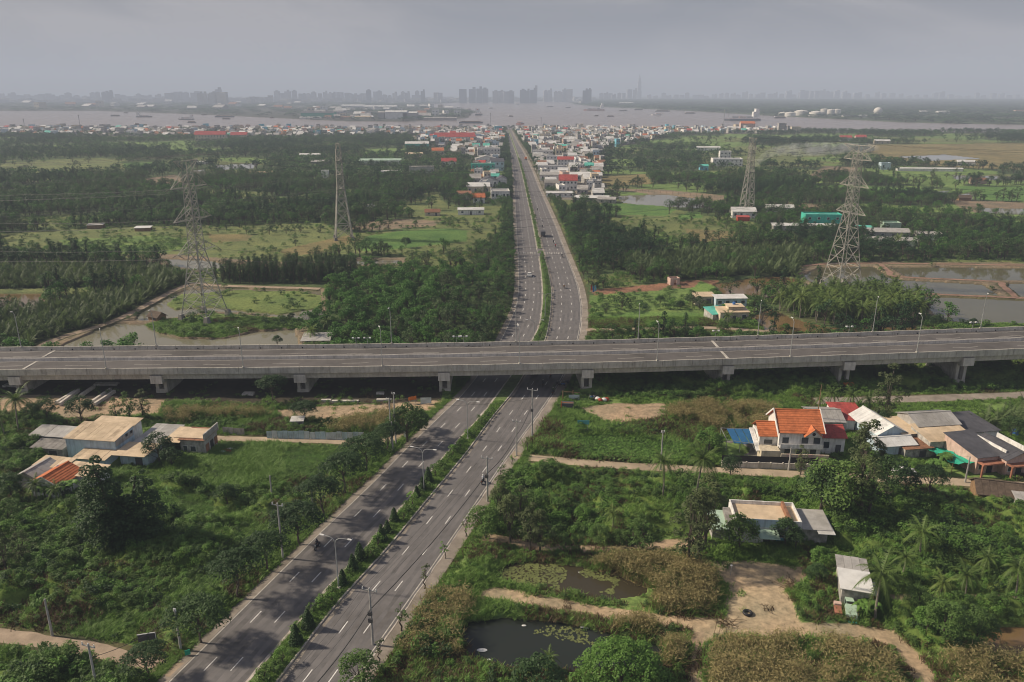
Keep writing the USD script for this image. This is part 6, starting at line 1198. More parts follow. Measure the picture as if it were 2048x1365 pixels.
# trees and shrubs that stand singly in the photograph: (kind, pixel of the foot, scale, words)
ORD = ['first', 'second', 'third', 'fourth', 'fifth', 'sixth', 'seventh', 'eighth', 'ninth', 'tenth', 'eleventh', 'twelfth', 'thirteenth', 'fourteenth', 'fifteenth', 'sixteenth', 'seventeenth', 'eighteenth', 'nineteenth', 'twentieth', 'twenty-first', 'twenty-second', 'twenty-third']
for k, (x, y, s) in enumerate(((299, 1362, .62), (403, 1285, .86), (476, 1196, .86), (537, 1143, .80), (598, 1088, .92), (648, 1034, .86), (691, 988, .98), (735, 946, .98), (775, 905, .70))):
    putree(VERGE[k % 3], 'verge_tree', f'umbrella-crowned tree on the left grass verge, {ORD[k]} from the bottom edge', (x, y), s * 1.2, 'trees along the left verge')
for k, (x, y, s, q) in enumerate(((802, 1262, 1.0, 0), (848, 1178, .95, 1), (890, 1118, .85, 2), (931, 1073, .9, 1), (1000, 962, .85, 0), (1025, 930, .7, 2), (1055, 905, .75, 1), (757, 1325, .8, 1), (1110, 790, .6, 0))):
    putree(SAPL[q], 'sapling', f'thin young tree at the edge of the right kerb, {ORD[k]} from the bottom', (x, y), s, 'saplings along the right kerb')
for k, (x, y, s) in enumerate(((972, 1078, 1.0), (720, 1372, .80))): putree(ROUND[0], 'round_tree', ['broad-leaved tree at the bend of the earth track by the right kerb', 'leafy tree at the bottom edge beside the right kerb'][k], (x, y), s)
MED = [('c', 706, 1142), ('c', 686, 1172), ('c', 720, 1122) , ('c', 617, 1258), ('c', 593, 1290), ('c', 775, 1068), ('c', 764, 1084), ('c', 789, 1045), ('c', 845, 982), ('c', 834, 996), ('c', 857, 966),
       ('s', 650, 1212), ('s', 665, 1196), ('s', 640, 1222), ('s', 742, 1112), ('s', 735, 1120), ('s', 757, 1096), ('s', 818, 1024), ('s', 808, 1034), ('s', 826, 1012), ('s', 886, 936), ('s', 897, 922), ('s', 905, 912), ('s', 912, 905), ('s', 921, 895), ('s', 935, 878), ('s', 940, 872), ('s', 958, 846), ('s', 566, 1328), ('s', 548, 1350), ('s', 530, 1362), ('s', 870, 955)]
for k, (q, x, y) in enumerate(MED):
    g = G(x, y); xm = np.clip(g[0], MED_L(g[1]) + .9, MED_R(g[1]) - .9); n = sum(1 for m in MED if m[0] == q and m[2] > y) + 1
    if q == 'c': putree(CONE[k % 2], 'cone_shrub', f'dark clipped cone shrub in the road median, {ORD[n - 1]} cone from the bottom edge', None, rng.uniform(.95, 1.3), 'cone shrubs in the median', cat='shrub', xy=(xm, g[1]))
    else: putree(SHRUB[k % 3], 'median_shrub', f'loose leafy shrub in the road median, {ORD[n - 1]} in the list of cones before the viaduct', None, rng.uniform(1.0, 1.45), 'leafy shrubs in the median', cat='shrub', xy=(xm, g[1]))
for y in np.r_[np.arange(208, 352, 1.25), np.arange(372, 900, 4.5)]:
    xm = (MED_L(y) + MED_R(y)) / 2 + rng.uniform(-.5, .5); s = rng.uniform(.8, 1.25) * (1.0 if y < 350 else 1.35)
    putree(SHRUB[int(rng.integers(3))], 'median_shrub', 'low leafy shrub in the median hedge beyond the viaduct' if y < 350 else 'low shrub in the far median beyond the crossing', None, s, 'median hedge beyond the viaduct' if y < 350 else 'far median shrubs', cat='shrub', xy=(xm, y))
for kind, x, y, s, lab, cat in (
    ('R2', 1075, 1420, 1.05, 'dark bush cut by the bottom edge', 'bush'),
    ('R0', 815, 884, 1.4, 'large round tree on the left verge before the viaduct', 'tree'), ('R2', 838, 862, .75, 'bush beside the large round tree on the left verge', 'bush'), ('V1', 610, 845, .75, 'bright green tree beside the tiny field hut', 'tree'), ('V0', 546, 806, 1.0, 'tall leafy tree in front of the viaduct pier at the left', 'tree'),
    ('A1', 262, 846, .85, 'slim tree in the thicket before the left viaduct pier', 'tree'), ('A0', 288, 842, .75, 'second slim tree in the thicket before the left viaduct pier', 'tree'), ('A1', 235, 852, .7, 'left slim tree in the thicket before the left viaduct pier', 'tree'), ('R2', 165, 852, .9, 'dark tree at the left end of the earth lot', 'tree'), ('R2', 100, 862, .8, 'dark tree between palm and grey sheds', 'tree'), ('R1', 70, 856, .7, 'small dark tree right of the left palm', 'tree'),
    ('R2', 320, 928, .95, 'dark leafy tree before the lean-to of the left compound', 'tree'), ('R1', 345, 938, .8, 'lower dark tree before the old white house', 'tree'), ('R1', 25, 1000, .9, 'round bush at the left edge before the orange tiled house', 'bush'), ('A0', 50, 1135, .75, 'feathery tree at the left edge of the thicket', 'tree'), ('A2', 15, 1150, .65, 'second feathery tree at the left edge', 'tree'), ('R1', 455, 1012, .75, 'dark bush in the middle of the left field', 'bush'), ('R1', 130, 1010, .6, 'dark bush behind the big vine tree', 'bush'), ('R0', 20, 1050, .8, 'leafy bush at the left edge below the orange tiled house', 'bush'),
    ('R3', 1160, 868, .55, 'bright bush behind the teal board', 'bush'), ('R3', 1416, 910, 1.15, 'bright round tree left of the carport', 'tree'), ('A0', 1770, 850, 1.5, 'tall green tree between the lane houses and the viaduct', 'tree'), ('R1', 1762, 858, .8, 'bushy foot of the tall green tree', 'bush'),
    ('A2', 1720, 990, 1.25, 'grey-green tree in front of the red roofed house', 'tree'), ('A2', 1745, 985, .85, 'airy tree beside the grey-green tree', 'tree'), ('A0', 1600, 950, .65, 'thin tree before the villa garden wall', 'tree'), ('R0', 1660, 1040, 1.65, 'broad dark green tree at the bend of the lane hedge', 'tree'), ('R2', 1640, 1035, 1.25, 'left part of the broad tree group below the lane', 'tree'), ('A1', 1735, 1048, 1.5, 'tall vine-hung tree below the lane', 'tree'), ('A0', 1715, 1052, 1.35, 'second tall vine-hung tree below the lane', 'tree'), ('R2', 1770, 1010, 1.2, 'dark tree hiding the parked car', 'tree'), ('R1', 1810, 985, .9, 'dark tree on the lane right of the parked car', 'tree'), ('V2', 1855, 1012, .8, 'leaning tree below the lane', 'tree'),
    ('R0', 1478, 1100, 1.0, 'round tree hiding the left half of the farmhouse', 'tree'), ('R1', 1568, 1098, .85, 'round tree before the farmhouse door', 'tree'), ('R1', 1590, 1105, .6, 'small tree right of the farmhouse door', 'tree'), ('R3', 1638, 1140, .75, 'bright round tree between farmhouse and concrete shed', 'tree'), ('R1', 1632, 1168, .6, 'small dark tree at the sandy yard corner', 'tree'), ('A2', 1395, 1125, 1.2, 'tall olive tree at the track end before the farmhouse', 'tree'), ('A0', 1375, 1140, 1.25, 'second tall olive tree at the track end', 'tree'), ('A2', 1410, 1095, 1.15, 'olive tree behind the two tall ones', 'tree'), ('A1', 1285, 1112, .9, 'slender tree on the far bank of the lily pond', 'tree'), ('A1', 1265, 1098, .7, 'second slender tree by the lily pond', 'tree'),
    ('A2', 1020, 1085, .85, 'slender tree at the left end of the earth track', 'tree'), ('A0', 1060, 1102, .9, 'slender tree with bare stem on the earth track', 'tree'), ('A2', 1080, 1104, .75, 'second bare-stemmed tree on the earth track', 'tree'), ('A1', 1130, 1106, .45, 'thin sapling on the earth track', 'tree'), ('A1', 1145, 1108, .42, 'second thin sapling on the earth track', 'tree'), ('A1', 1158, 1110, .45, 'third thin sapling on the earth track', 'tree'), ('A2', 1000, 1045, .8, 'olive tree at the right kerb thicket', 'tree'), ('A0', 1040, 1050, .75, 'olive tree behind the kerb thicket', 'tree'), ('R0', 1200, 1090, .6, 'low leafy tree above the earth track', 'tree'), ('R3', 1165, 1040, .6, 'bright yellow-green bush in the right thicket', 'bush'), ('R0', 1240, 1092, .5, 'round shrub above the earth track', 'bush'), ('R2', 1460, 960, .7, 'dark shrub at the lane corner by the palms', 'bush'),
    ('R0', 1880, 1300, .85, 'broad bush by the right track, left one', 'bush'), ('R3', 1850, 1285, .75, 'broad bush by the right track, front one', 'bush'), ('R0', 1950, 1290, .8, 'broad bush by the right track, right one', 'bush'), ('R0', 1830, 1245, .6, 'broad bush by the right track, upper one', 'bush'), ('R3', 2000, 1090, .6, 'yellow-green bush at the right edge thicket', 'bush'),
    ('R1', 2020, 880, .9, 'dark bush behind the terrace houses', 'bush'), ('R0', 700, 690, .85, 'round tree touching the far viaduct parapet at the left', 'tree'), ('R1', 812, 496, .95, 'lone dark round tree on the rice field edge', 'tree'), ('R2', 1870, 655, .6, 'dark pointed tree right of the coconut grove', 'tree'), ('R1', 1945, 655, .55, 'round bush on the pond bank at the right', 'bush'), ('R1', 555, 690, .6, 'round bush on the pond corner behind the viaduct', 'bush'), ('R1', 1320, 610, .6, 'small round tree in the meadow right of the road', 'tree'), ('R1', 1360, 618, .55, 'second small round tree in the meadow', 'tree'), ('R2', 1380, 610, .55, 'third small tree beside the house group', 'tree'), ('R0', 1445, 668, .7, 'leafy tree touching the far parapet below the beige house', 'tree'), ('R0', 1245, 680, .75, 'leafy tree touching the far parapet right of the road', 'tree'), ('R0', 1200, 690, .6, 'leafy shrub beside the right kerb behind the viaduct', 'bush'), ('R1', 583, 640, .45, 'small dark tree on the pylon island', 'tree'), ('R1', 275, 636, .45, 'small dark tree on the dike by the thatched hut', 'tree')):
    src = {'R': ROUND, 'V': VERGE, 'A': AIRY}[kind[0]][int(kind[1])]; putree(src, {'R': 'round_tree', 'V': 'leafy_tree', 'A': 'slender_tree'}[kind[0]] if cat == 'tree' else 'bush', lab, (x, y), s, None, cat=cat)
for k, y in enumerate(np.arange(70, 170, 2.3)):
    s_ = rng.uniform(.55, 1.15); putree(SHRUB[int(rng.integers(3))], 'median_shrub', 'low leafy shrub filling the median hedge before the viaduct', None, s_, 'low hedge shrubs in the median', cat='shrub', xy=(rng.uniform(MED_L(y) + .8, MED_R(y) - .8), y))
# the vine-covered tree and the big bright tree
def special(name, label, px, clumps, per, L, leafm, trunks):
    r = np.random.default_rng(hash(name) % 1 + 77); g = G(*px); t = thing(name, label, 'tree', tuple(g)); m = MB()
    for a, b, r0 in trunks: limb(m, r, a, b, r0, r0 * .4, 5, .3)
    part(t, 'trunk', m, 'bark'); part(t, 'crown', cluster(r, clumps, per, L, L * .6), leafm); return t
_r = np.random.default_rng(9); cl = []
for x0, hh, wd in ((-3.6, 15.5, 4.0), (3.9, 13.5, 2.9), (-.5, 9.5, 3.4)):
    for i in range(20): f = (i + .5) / 20; a = i * 2.4; q = wd * (.62 + .30 * math.sin(f * 3.6)) * (1.12 - .45 * f ** 3); cl.append(((x0 * (.80 + .20 * f) + q * .6 * math.cos(a), q * .6 * math.sin(a), .4 + hh * f), q * _r.uniform(.45, .7)))
special('vine_tree', 'huge dark double-stemmed tree draped in vines in the left thicket', (258, 1094), cl, 120, .50, 'leaf_dark', (((0, 0, -.3), (-3.6, 0, 15), .5), ((.3, 0, -.3), (3.0, 0, 13), .4)))
cl = [((5.8 * q * math.cos(a), 4.5 * q * math.sin(a), 1.2 + 4.2 * (1 - q * q) + _r.uniform(-.5, .6)), _r.uniform(.9, 1.6)) for a, q in ((i * 2.4, math.sqrt((i + .5) / 42)) for i in range(42))]
special('bright_tree', 'wide bright green leafy tree overhanging the dark pond at the bottom', (1240, 1372), cl, 130, .36, 'leaf_bright', (((0, 0, -.3), (0, .2, 4.4), .3), ((0, 0, 1), (3, 1, 4), .15), ((0, 0, 1), (-3, -1, 4), .15)))
for k, (q, x, y, s, lab) in enumerate(((2, 1324, 1012, .95, 'thin coconut palm with drooping yellow fronds in the right thicket'), (0, 1391, 1014, 1.2, 'taller coconut palm beside the thin one'), (0, 40, 872, 1.25, 'coconut palm at the left edge of the compound'), (1, 12, 880, .9, 'second coconut palm cut by the left edge'), (0, 1750, 1240, 1.15, 'coconut palm beside the concrete shed'), (1, 1838, 1120, .95, 'coconut palm with golden fronds in the right thicket'), (1, 1930, 1195, .8, 'coconut palm at the right, above the bare bank'), (0, 2030, 1200, .9, 'coconut palm cut by the right edge'), (1, 1875, 1205, .75, 'coconut palm with hanging yellow fronds on the bare bank'), (1, 1965, 1150, .7, 'low coconut palm in the right thicket'), (1, 1800, 1175, .65, 'low coconut palm left of the right thicket'), (1, 1225, 1075, .55, 'small palm above the earth track'), (1, 1095, 1345, .5, 'young palm on the lower bank of the dark pond'), (1, 1658, 815, .75, 'young palm by the viaduct track, left one'), (1, 1695, 828, .85, 'young palm by the viaduct track, second one'), (1, 1735, 830, .8, 'young palm by the viaduct track, third one'), (1, 1640, 820, .6, 'young palm by the viaduct track near the mast'), (1, 628, 690, .95, 'coconut palm beside the shelter behind the viaduct'), (1, 655, 668, .9, 'second coconut palm behind the shelter'), (1, 1455, 655, .85, 'palm before the beige house'), (1, 1795, 500, 1.2, 'palm among the roofs right of the tall pylon'), (1, 1530, 600, .9, 'palm at the left tip of the coconut grove'), (1, 75, 1005, .7, 'low palm below the orange tiled house'), (1, 120, 1015, .65, 'second low palm below the orange tiled house'))):
    putree(COCO[q], 'coconut_palm', lab, (x, y), s, None, cat='palm')
for k, (x, y, s, lab) in enumerate(((95, 1000, 1.0, 'banana clump below the orange tiled house'), (140, 1008, .9, 'second banana clump below the orange tiled house'), (1890, 935, 1.1, 'banana clump left of the green net'), (1868, 948, .9, 'second banana clump left of the green net'), (1742, 1228, .8, 'banana plants behind the scrapped cab'), (1725, 1235, .7, 'banana plants touching the scrapped cab'), (1610, 855, .9, 'banana clump behind the villa'))): putree(BAN[k % 2], 'banana_plant', lab, (x, y), s, None, cat='plant')

# ------------------------------------------------------------------ woods, palms, undergrowth, grass
exu = shapely.union_all([p if p.is_valid else p.buffer(0) for p in EXCL]); shapely.prepare(exu)
def jitter(y0, y1, step, seed, tmax=.74, xmax=None):
    """Points scattered evenly over the fan of land between two distances."""
    r = np.random.default_rng(seed); out = []
    for y in np.arange(y0, y1, step):
        w = tmax * y + 12; x = np.arange(-w, w, step); out.append(np.c_[x + r.uniform(-.5, .5, len(x)) * step, y + r.uniform(-.5, .5, len(x)) * step])
    p = np.vstack(out); return p[r.permutation(len(p))], r
CLS = np.array([z['cls'] for z in ZONES] + ['none'])
GATE = np.array([z.get('gate', .3) for z in ZONES] + [1.0])
def clump_noise(p, s, seed): return meshkit.fbm(np.c_[p / s, np.zeros(len(p))], 3, seed)
def instancer(name, protos, P, rz, sc, which, kind='stuff', tiltable=False):
    """One object of many small copies (protos: lists of (mesh, material))."""
    if not len(P): return
    pi = UsdGeom.PointInstancer.Define(stage, nm('/World', name)); tag(pi, kind=kind); base = str(pi.GetPath()); paths = []
    for k, pr in enumerate(protos):
        x = UsdGeom.Xform.Define(stage, f'{base}/kind_{k + 1:03d}')
        for pn, m, mt in pr: usdkit.mesh(stage, f'{base}/kind_{k + 1:03d}/{pn}', m, MATS[mt])
        paths.append(x.GetPath())
    pi.CreatePrototypesRel().SetTargets(paths); pi.CreateProtoIndicesAttr(Vt.IntArray.FromNumpy(np.asarray(which, np.int32)))
    pi.CreatePositionsAttr(Vt.Vec3fArray.FromNumpy(np.asarray(P, np.float32)))
    q = np.c_[np.cos(rz / 2), np.zeros(len(rz)), np.zeros(len(rz)), np.sin(rz / 2)]
    pi.CreateOrientationsAttr([Gf.Quath(float(a[0]), 0, 0, float(a[3])) for a in q]); pi.CreateScalesAttr(Vt.Vec3fArray.FromNumpy(np.asarray(sc, np.float32)))
    return pi
def meshes_of(p):
    out = []
    for c in p.GetAllChildren():
        m = UsdGeom.Mesh(c); out.append((c.GetName(), (np.array(m.GetPointsAttr().Get()), np.array(m.GetFaceVertexIndicesAttr().Get()).reshape(-1, 3)), UsdShade.MaterialBindingAPI(c).GetDirectBinding().GetMaterialPath().name))
    return out
def scatter(name, label_of, P, scale, srcs, weights, r, single, cat, zs=None, stuffname=None, which=None):
    """The nearest copies as things of their own, the rest as one object."""
    which = r.choice(len(srcs), len(P), p=weights) if which is None else which; rz = r.uniform(0, 6.283, len(P)); z = np.full(len(P), -.05) if zs is None else zs
    o = np.argsort(P[:, 1]); P, which, rz, scale, z = P[o], which[o], rz[o], scale[o], z[o]
    for i in range(min(single, len(P))):
        lab, grp = label_of(P[i]); copy(srcs[which[i]], name, lab, cat, (P[i, 0], P[i, 1], z[i]), rz[i], (scale[i], scale[i], scale[i] * 1.0), grp)
    s = slice(single, None)
    if len(P) > single: instancer(stuffname or name + '_mass', [meshes_of(q) for q in srcs], np.c_[P[s], z[s]], rz[s], np.repeat(scale[s][:, None], 3, 1), which[s])
# trees of the woods between the viaduct and 700 m, then beyond
P, r = jitter(198, 700, 4.7, 501); zi = zone_of(P); n = clump_noise(P, 42, 3)
c = CLS[zi]; keep = ((c == 'wood') & (n > GATE[zi])) | ((c == 'wood') & (r.random(len(P)) < .06)) | ((c == 'grass') & (n > .62) & (r.random(len(P)) < .25) & (P[:, 1] > 235)) | ((c == 'olive') & (n > .66) & (r.random(len(P)) < .22)) | ((c == 'nipa') & (r.random(len(P)) < .05))
keep &= ~shapely.contains_xy(exu, P[:, 0], P[:, 1]); keep &= (P[:, 1] > 212) | (VY_(np.clip(P[:, 0], -220, 220)) + 24 < P[:, 1])
sc = np.where(np.abs(P[:, 0] - 10) < 26, r.uniform(.45, .75, len(P)), r.uniform(.6, 1.12, len(P))); sc = np.where(c == 'olive', sc * .6, sc)
def kinds(p, s, seq, r):
    """Kinds that keep together: neighbouring trees are mostly of one kind."""
    n = clump_noise(p, s, 91) + r.normal(size=len(p)) * .06; q = np.clip((n - .26) / .48, 0, .999); return np.array(seq)[(q * len(seq)).astype(int)]
def wood_label(p):
    sd = 'left' if p[0] < ROAD_L(min(p[1], 1600)) else 'right'
    if abs(p[0] - 12) < 30: return f'bushy roadside tree of the {sd} verge wood beyond the viaduct', f'roadside trees {sd} of the road beyond the viaduct'
    return (f'dense green tree in the wood {sd} of the main road beyond the viaduct', f'trees of the {sd} wood beyond the viaduct')
scatter('woodland_tree', wood_label, P[keep], sc[keep], MIDT, None, r, 300, 'tree', stuffname='woodland', which=kinds(P[keep], 55, [0, 3, 1, 5, 2, 1, 4, 2, 5], r))
P, r = jitter(700, 1760, 8.2, 502); zi = zone_of(P); n = clump_noise(P, 80, 5); c = CLS[zi]
keep = ((c == 'wood') & (n > GATE[zi] + .03)) | ((c == 'wood') & (r.random(len(P)) < .07)) | ((c == 'town') & (r.random(len(P)) < .38)) | ((c == 'far') & (r.random(len(P)) < .85))
keep &= ~shapely.contains_xy(exu, P[:, 0], P[:, 1]); instancer('distant_woodland', [meshes_of(q) for q in FART], np.c_[P[keep], np.full(keep.sum(), -.1)], r.uniform(0, 6.28, keep.sum()), np.repeat(r.uniform(.55, 1.05, keep.sum())[:, None], 3, 1), kinds(P[keep], 110, [0, 3, 0, 1, 2, 3, 1, 4, 2], r))
# the houses of the town beyond the nearest three hundred
allr = [(x, y, rz, s, k) for k, l in enumerate(rest) for x, y, rz, s in l]
if allr:
    q = np.array(allr); tp = []
    for k, (p, *_u) in enumerate(TOWN): tp.append([(f'{n_}', m, mt) for n_, m, mt in meshes_of(p)])
    instancer('town_houses_far', tp, np.c_[q[:, :2], np.zeros(len(q))], q[:, 2], np.repeat(q[:, 3:4], 3, 1), q[:, 4])
# roadside rows beyond the viaduct
rowp = []
for e, o, s0 in ((ROAD_L, -3.2, 1), (ROAD_L, -7.0, 2), (ROAD_R, 5.5, 3), (ROAD_R, 9.5, 4)):
    for y in np.arange(214 if s0 < 3 else 330, 1500, 5.5): rowp.append((e(y) + o + rng.uniform(-1, 1), y + rng.uniform(-2, 2)))
rowp = np.array(rowp); rowp = rowp[~shapely.contains_xy(exu, rowp[:, 0], rowp[:, 1])]; rr = np.random.default_rng(503)
scatter('roadside_tree', lambda p: (f'leafy roadside tree in the row along the {"left" if p[0] < MED_L(min(p[1], 1600)) else "right"} kerb beyond the viaduct', 'roadside tree rows beyond the viaduct'), rowp, rr.uniform(.45, .72, len(rowp)), [MIDT[1], MIDT[2], MIDT[0]], [.5, .25, .25], rr, 150, 'tree', stuffname='roadside_tree_row')
# hedge of column trees, nipa, coconut grove
P, r = jitter(300, 420, 2.6, 504); k_ = CLS[zone_of(P)] == 'hedge'; P = P[k_]
scatter('column_tree', lambda p: ('dark narrow tree in the dense row behind the left pond', 'dark tree row behind the left pond'), P, r.uniform(.68, .95, len(P)), COLUMN, [.5, .5], r, 260, 'tree', stuffname='column_tree_row')
P, r = jitter(215, 420, 2.9, 505); k_ = (CLS[zone_of(P)] == 'nipa') & ~shapely.contains_xy(exu, P[:, 0], P[:, 1]) & (r.random(len(P)) < .92); P = P[k_]
scatter('nipa_palm', lambda p: (f'tall feathery nipa palm in the {"left" if p[0] < 10 else "right"} nipa thicket beyond the viaduct', f'{"left" if p[0] < 10 else "right"} nipa thicket'), P, r.uniform(.7, 1.05, len(P)), NIPA, [.5, .5], r, 300, 'palm', stuffname='nipa_thicket')
P, r = jitter(215, 300, 3.3, 506); k_ = (CLS[zone_of(P)] == 'coco') & ~shapely.contains_xy(exu, P[:, 0], P[:, 1]); P = P[k_]
scatter('coconut_palm', lambda p: ('coconut palm in the dense grove between the ponds', 'coconut grove between the ponds'), P, r.uniform(.85, 1.2, len(P)), COCO[:2], [.5, .5], r, 200, 'palm')
# right edge nipa before the viaduct, and palms at the lane
for k, (x, y, s) in enumerate(((1960, 862, .8), (1990, 858, .9), (2020, 850, 1.0), (2045, 862, .9), (2000, 842, .8), (1975, 850, .75), (2060, 845, .9))): putree(NIPA[k % 2], 'nipa_palm', f'nipa palm in the clump right of the lane houses, {ORD[k]} of the clump', (x, y), s, 'nipa clump right of the lane houses', cat='palm')
# far canopy across the river
P, r = jitter(1980, 9000, 60, 507, .70); zi = zone_of(P); c = zi < 0
right = P[:, 0] > .085 * P[:, 1] + 40; keep = c & (right | (r.random(len(P)) < .42)) & ~shapely.contains_xy(exu, P[:, 0], P[:, 1])
instancer('far_bank_canopy', [meshes_of(q) for q in FART], np.c_[P[keep], np.full(keep.sum(), -.4)], r.uniform(0, 6.28, keep.sum()), np.c_[r.uniform(5, 8, keep.sum()), r.uniform(5, 8, keep.sum()), r.uniform(.9, 1.5, keep.sum())], r.choice(4, keep.sum()))
# bushes, weeds, grass and reeds near the camera, as masses nobody could count
def bush_mesh(seed, n, R, hgt, L):
    r = np.random.default_rng(seed); P, D = [], []
    for k in range(5): a = r.uniform(0, 6.28); q = R * .55 * math.sqrt(r.random()); p, d = blob(r, n // 5, (q * math.cos(a), q * math.sin(a), hgt * r.uniform(.3, .62)), R * r.uniform(.4, .6), hgt / R * .9); P.append(p); D.append(d)
    return leaves(np.vstack(P), L, L * .6, r, .5, np.vstack(D))
def tuft_mesh(seed, n, R, hgt, w):
    r = np.random.default_rng(seed); b = np.c_[r.normal(size=(n, 2)) * R, np.zeros(n) - .05]; d = r.normal(size=(n, 2)); d /= np.linalg.norm(d, axis=1)[:, None]; h = hgt * r.uniform(.5, 1.15, n)
    t = b + np.c_[d * (h * r.uniform(.5, 1.2, n))[:, None], h * .8]; s = np.c_[-d[:, 1], d[:, 0], np.zeros(n)] * w; m = (b + t) / 2 + np.c_[np.zeros((n, 2)), h * .14]
    v = np.stack([b - s, b + s, m + s * .8, m - s * .8, t], 1).reshape(-1, 3); i = np.arange(n)[:, None] * 5; return v, np.vstack([i + [0, 1, 2], i + [0, 2, 3], i + [3, 2, 4]])
BUSH = [[('foliage', bush_mesh(201 + k, 110, 1.0, 1.25, .30), m)] for k, m in enumerate(('leaf', 'leaf', 'leaf_dark', 'leaf_bright'))]
TUFT = [[('blades', tuft_mesh(211 + k, 46, .34, .55, .035), m)] for k, m in enumerate(('leaf_grass', 'leaf_grass', 'leaf_dry'))]
REED = [[('stems', tuft_mesh(221 + k, 40, .42, 1.7, .035), 'leaf_grass' if k == 2 else 'leaf_reed'), ('plumes', leaves(np.random.default_rng(k).normal(size=(34, 3)) * [.50, .50, .34] + [0, 0, 1.65], .46, .12, np.random.default_rng(k)), 'leaf_reed')] for k in range(3)]
WEED = [[('leaves', leaves(np.random.default_rng(230 + k).normal(size=(60, 3)) * [.45, .45, .05] + [0, 0, .25], .30, .26, np.random.default_rng(k), 1.6), 'leaf_bright' if k else 'leaf')] for k in range(2)]
def ok(P): return ~shapely.contains_xy(exu2, P[:, 0], P[:, 1])
exu2 = shapely.union_all([p if p.is_valid else p.buffer(0) for p in EXCL[1:]]); shapely.prepare(exu2)
under = lambda P: shapely.contains_xy(viaduct_poly, P[:, 0], P[:, 1])
BD = np.array([z.get('bush', {'bush': .8, 'wood': .55, 'reed': .12, 'nipa': .2, 'coco': .35, 'grass': .2, 'lush': .08, 'shade': .05, 'olive': .12, 'hedge': .2}.get(z['cls'], 0)) for z in ZONES] + [0])
P, r = jitter(66, 232, .98, 601, .72); zi = zone_of(P); n = clump_noise(P, 7.0, 8); keep = (r.random(len(P)) < BD[zi] * np.clip(.25 + 1.7 * (n - .28) / .3, .1, 1.6)) & ok(P) & ~(under(P) & (r.random(len(P)) < .6))
big = clump_noise(P, 12.0, 15); sc = (r.uniform(.55, 1.0, len(P)) + .75 * np.clip(big - .42, 0, 1) * 2)[:, None] * np.where(np.isin(CLS[zi], ['bush', 'wood']), 1.0, .72)[:, None] * [1, 1, 1]; sc[:, 2] *= r.uniform(.75, 1.25, len(P))
Pz = np.c_[P, ground_z(P)]
instancer('undergrowth', BUSH, Pz[keep], r.uniform(0, 6.28, keep.sum()), sc[keep], r.choice(4, keep.sum(), p=[.30, .22, .10, .38]))
P, r = jitter(198, 470, 2.7, 602, .70); zi = zone_of(P); c = CLS[zi]; n = clump_noise(P, 14, 18); keep = (r.random(len(P)) < np.where(np.isin(c, ['wood', 'grass', 'coco', 'mud']), np.where(c == 'mud', .05, .55), np.where(np.isin(c, ['olive', 'nipa', 'marsh']), .16, 0)) * np.clip(n * 2, 0, 1.5)) & ok(P) & ~under(P)
instancer('undergrowth', BUSH, np.c_[P, ground_z(P)][keep], r.uniform(0, 6.28, keep.sum()), r.uniform(1.0, 2.1, (keep.sum(), 1)) * [1, 1, .8], r.choice(4, keep.sum(), p=[.32, .24, .14, .30]))
GD = np.array([z.get('gs', {'grass': .85, 'bush': .30, 'reed': .45, 'verge': .0, 'shade': .06, 'weed': .25, 'dirt': .025, 'sand': .012, 'olive': .5, 'marsh': .8, 'rice': .7, 'lush': 1.2}.get(z['cls'], 0)) for z in ZONES] + [0])
P, r = jitter(66, 250, .50, 603, .71); zi = zone_of(P); n = clump_noise(P, 9.0, 9); keep = (r.random(len(P)) < GD[zi] * .62 * np.clip(.4 + 1.5 * (n - .3) / .3, .15, 1.4)) & ok(P) & ~(under(P) & (r.random(len(P)) < .7))
dry = clump_noise(P, 16.0, 29) > .56; which = np.where(dry & (r.random(len(P)) < .55), 2, r.integers(0, 2, len(P))); sc = r.uniform(.7, 1.5, (len(P), 1)) * np.where(GD[zi] > 1, 1.6, 1.0)[:, None] * [1, 1, 1]
instancer('tall_grass', TUFT, np.c_[P, ground_z(P)][keep], r.uniform(0, 6.28, keep.sum()), sc[keep], which[keep])
# grass along the kerbs and in the median
ys = rng.uniform(60, 205, 9000); side = rng.integers(0, 3, 9000); xs = np.where(side == 0, ROAD_L(ys) - 1.5 - np.abs(rng.normal(size=9000)) * .8, np.where(side == 1, ROAD_R(ys) + 2.7 + np.abs(rng.normal(size=9000)) * .8, MED_L(ys) + .5 + rng.uniform(0, 1, 9000) * (MED_R(ys) - MED_L(ys) - 1.0)))
kp = (side != 2) | (ys < 176); instancer('verge_grass', TUFT[:2], np.c_[xs, ys, np.where(side == 2, .18, 0)][kp], rng.uniform(0, 6.28, kp.sum()), rng.uniform(.45, .9, (kp.sum(), 1)) * [1, 1, 1], rng.integers(0, 2, kp.sum()))
RD = np.array([z.get('rs', 0) for z in ZONES] + [0]); RD *= .75 * np.isin(np.array([z['cls'] for z in ZONES] + ['n']), ['reed', 'bush']) * np.where(CLS == 'bush', .45, 1.0)
P, r = jitter(66, 205, .55, 604, .71); zi = zone_of(P); n = clump_noise(P, 4.5, 31); keep = (r.random(len(P)) < RD[zi] * np.clip(.35 + 2 * (n - .33) / .3, .12, 1.1)) & ok(P)
instancer('reeds', REED, np.c_[P, ground_z(P)][keep], r.uniform(0, 6.28, keep.sum()), (r.uniform(.75, 1.15, (len(P), 1)) * [1, 1, 1])[keep], r.choice(3, keep.sum(), p=[.26, .24, .50]))
P, r = jitter(66, 190, .55, 605, .71); zi = zone_of(P); keep = (CLS[zi] == 'weed') & ok(P) & (r.random(len(P)) < .8); bigw = np.array([bool(z.get('big')) for z in ZONES] + [False])[zi]
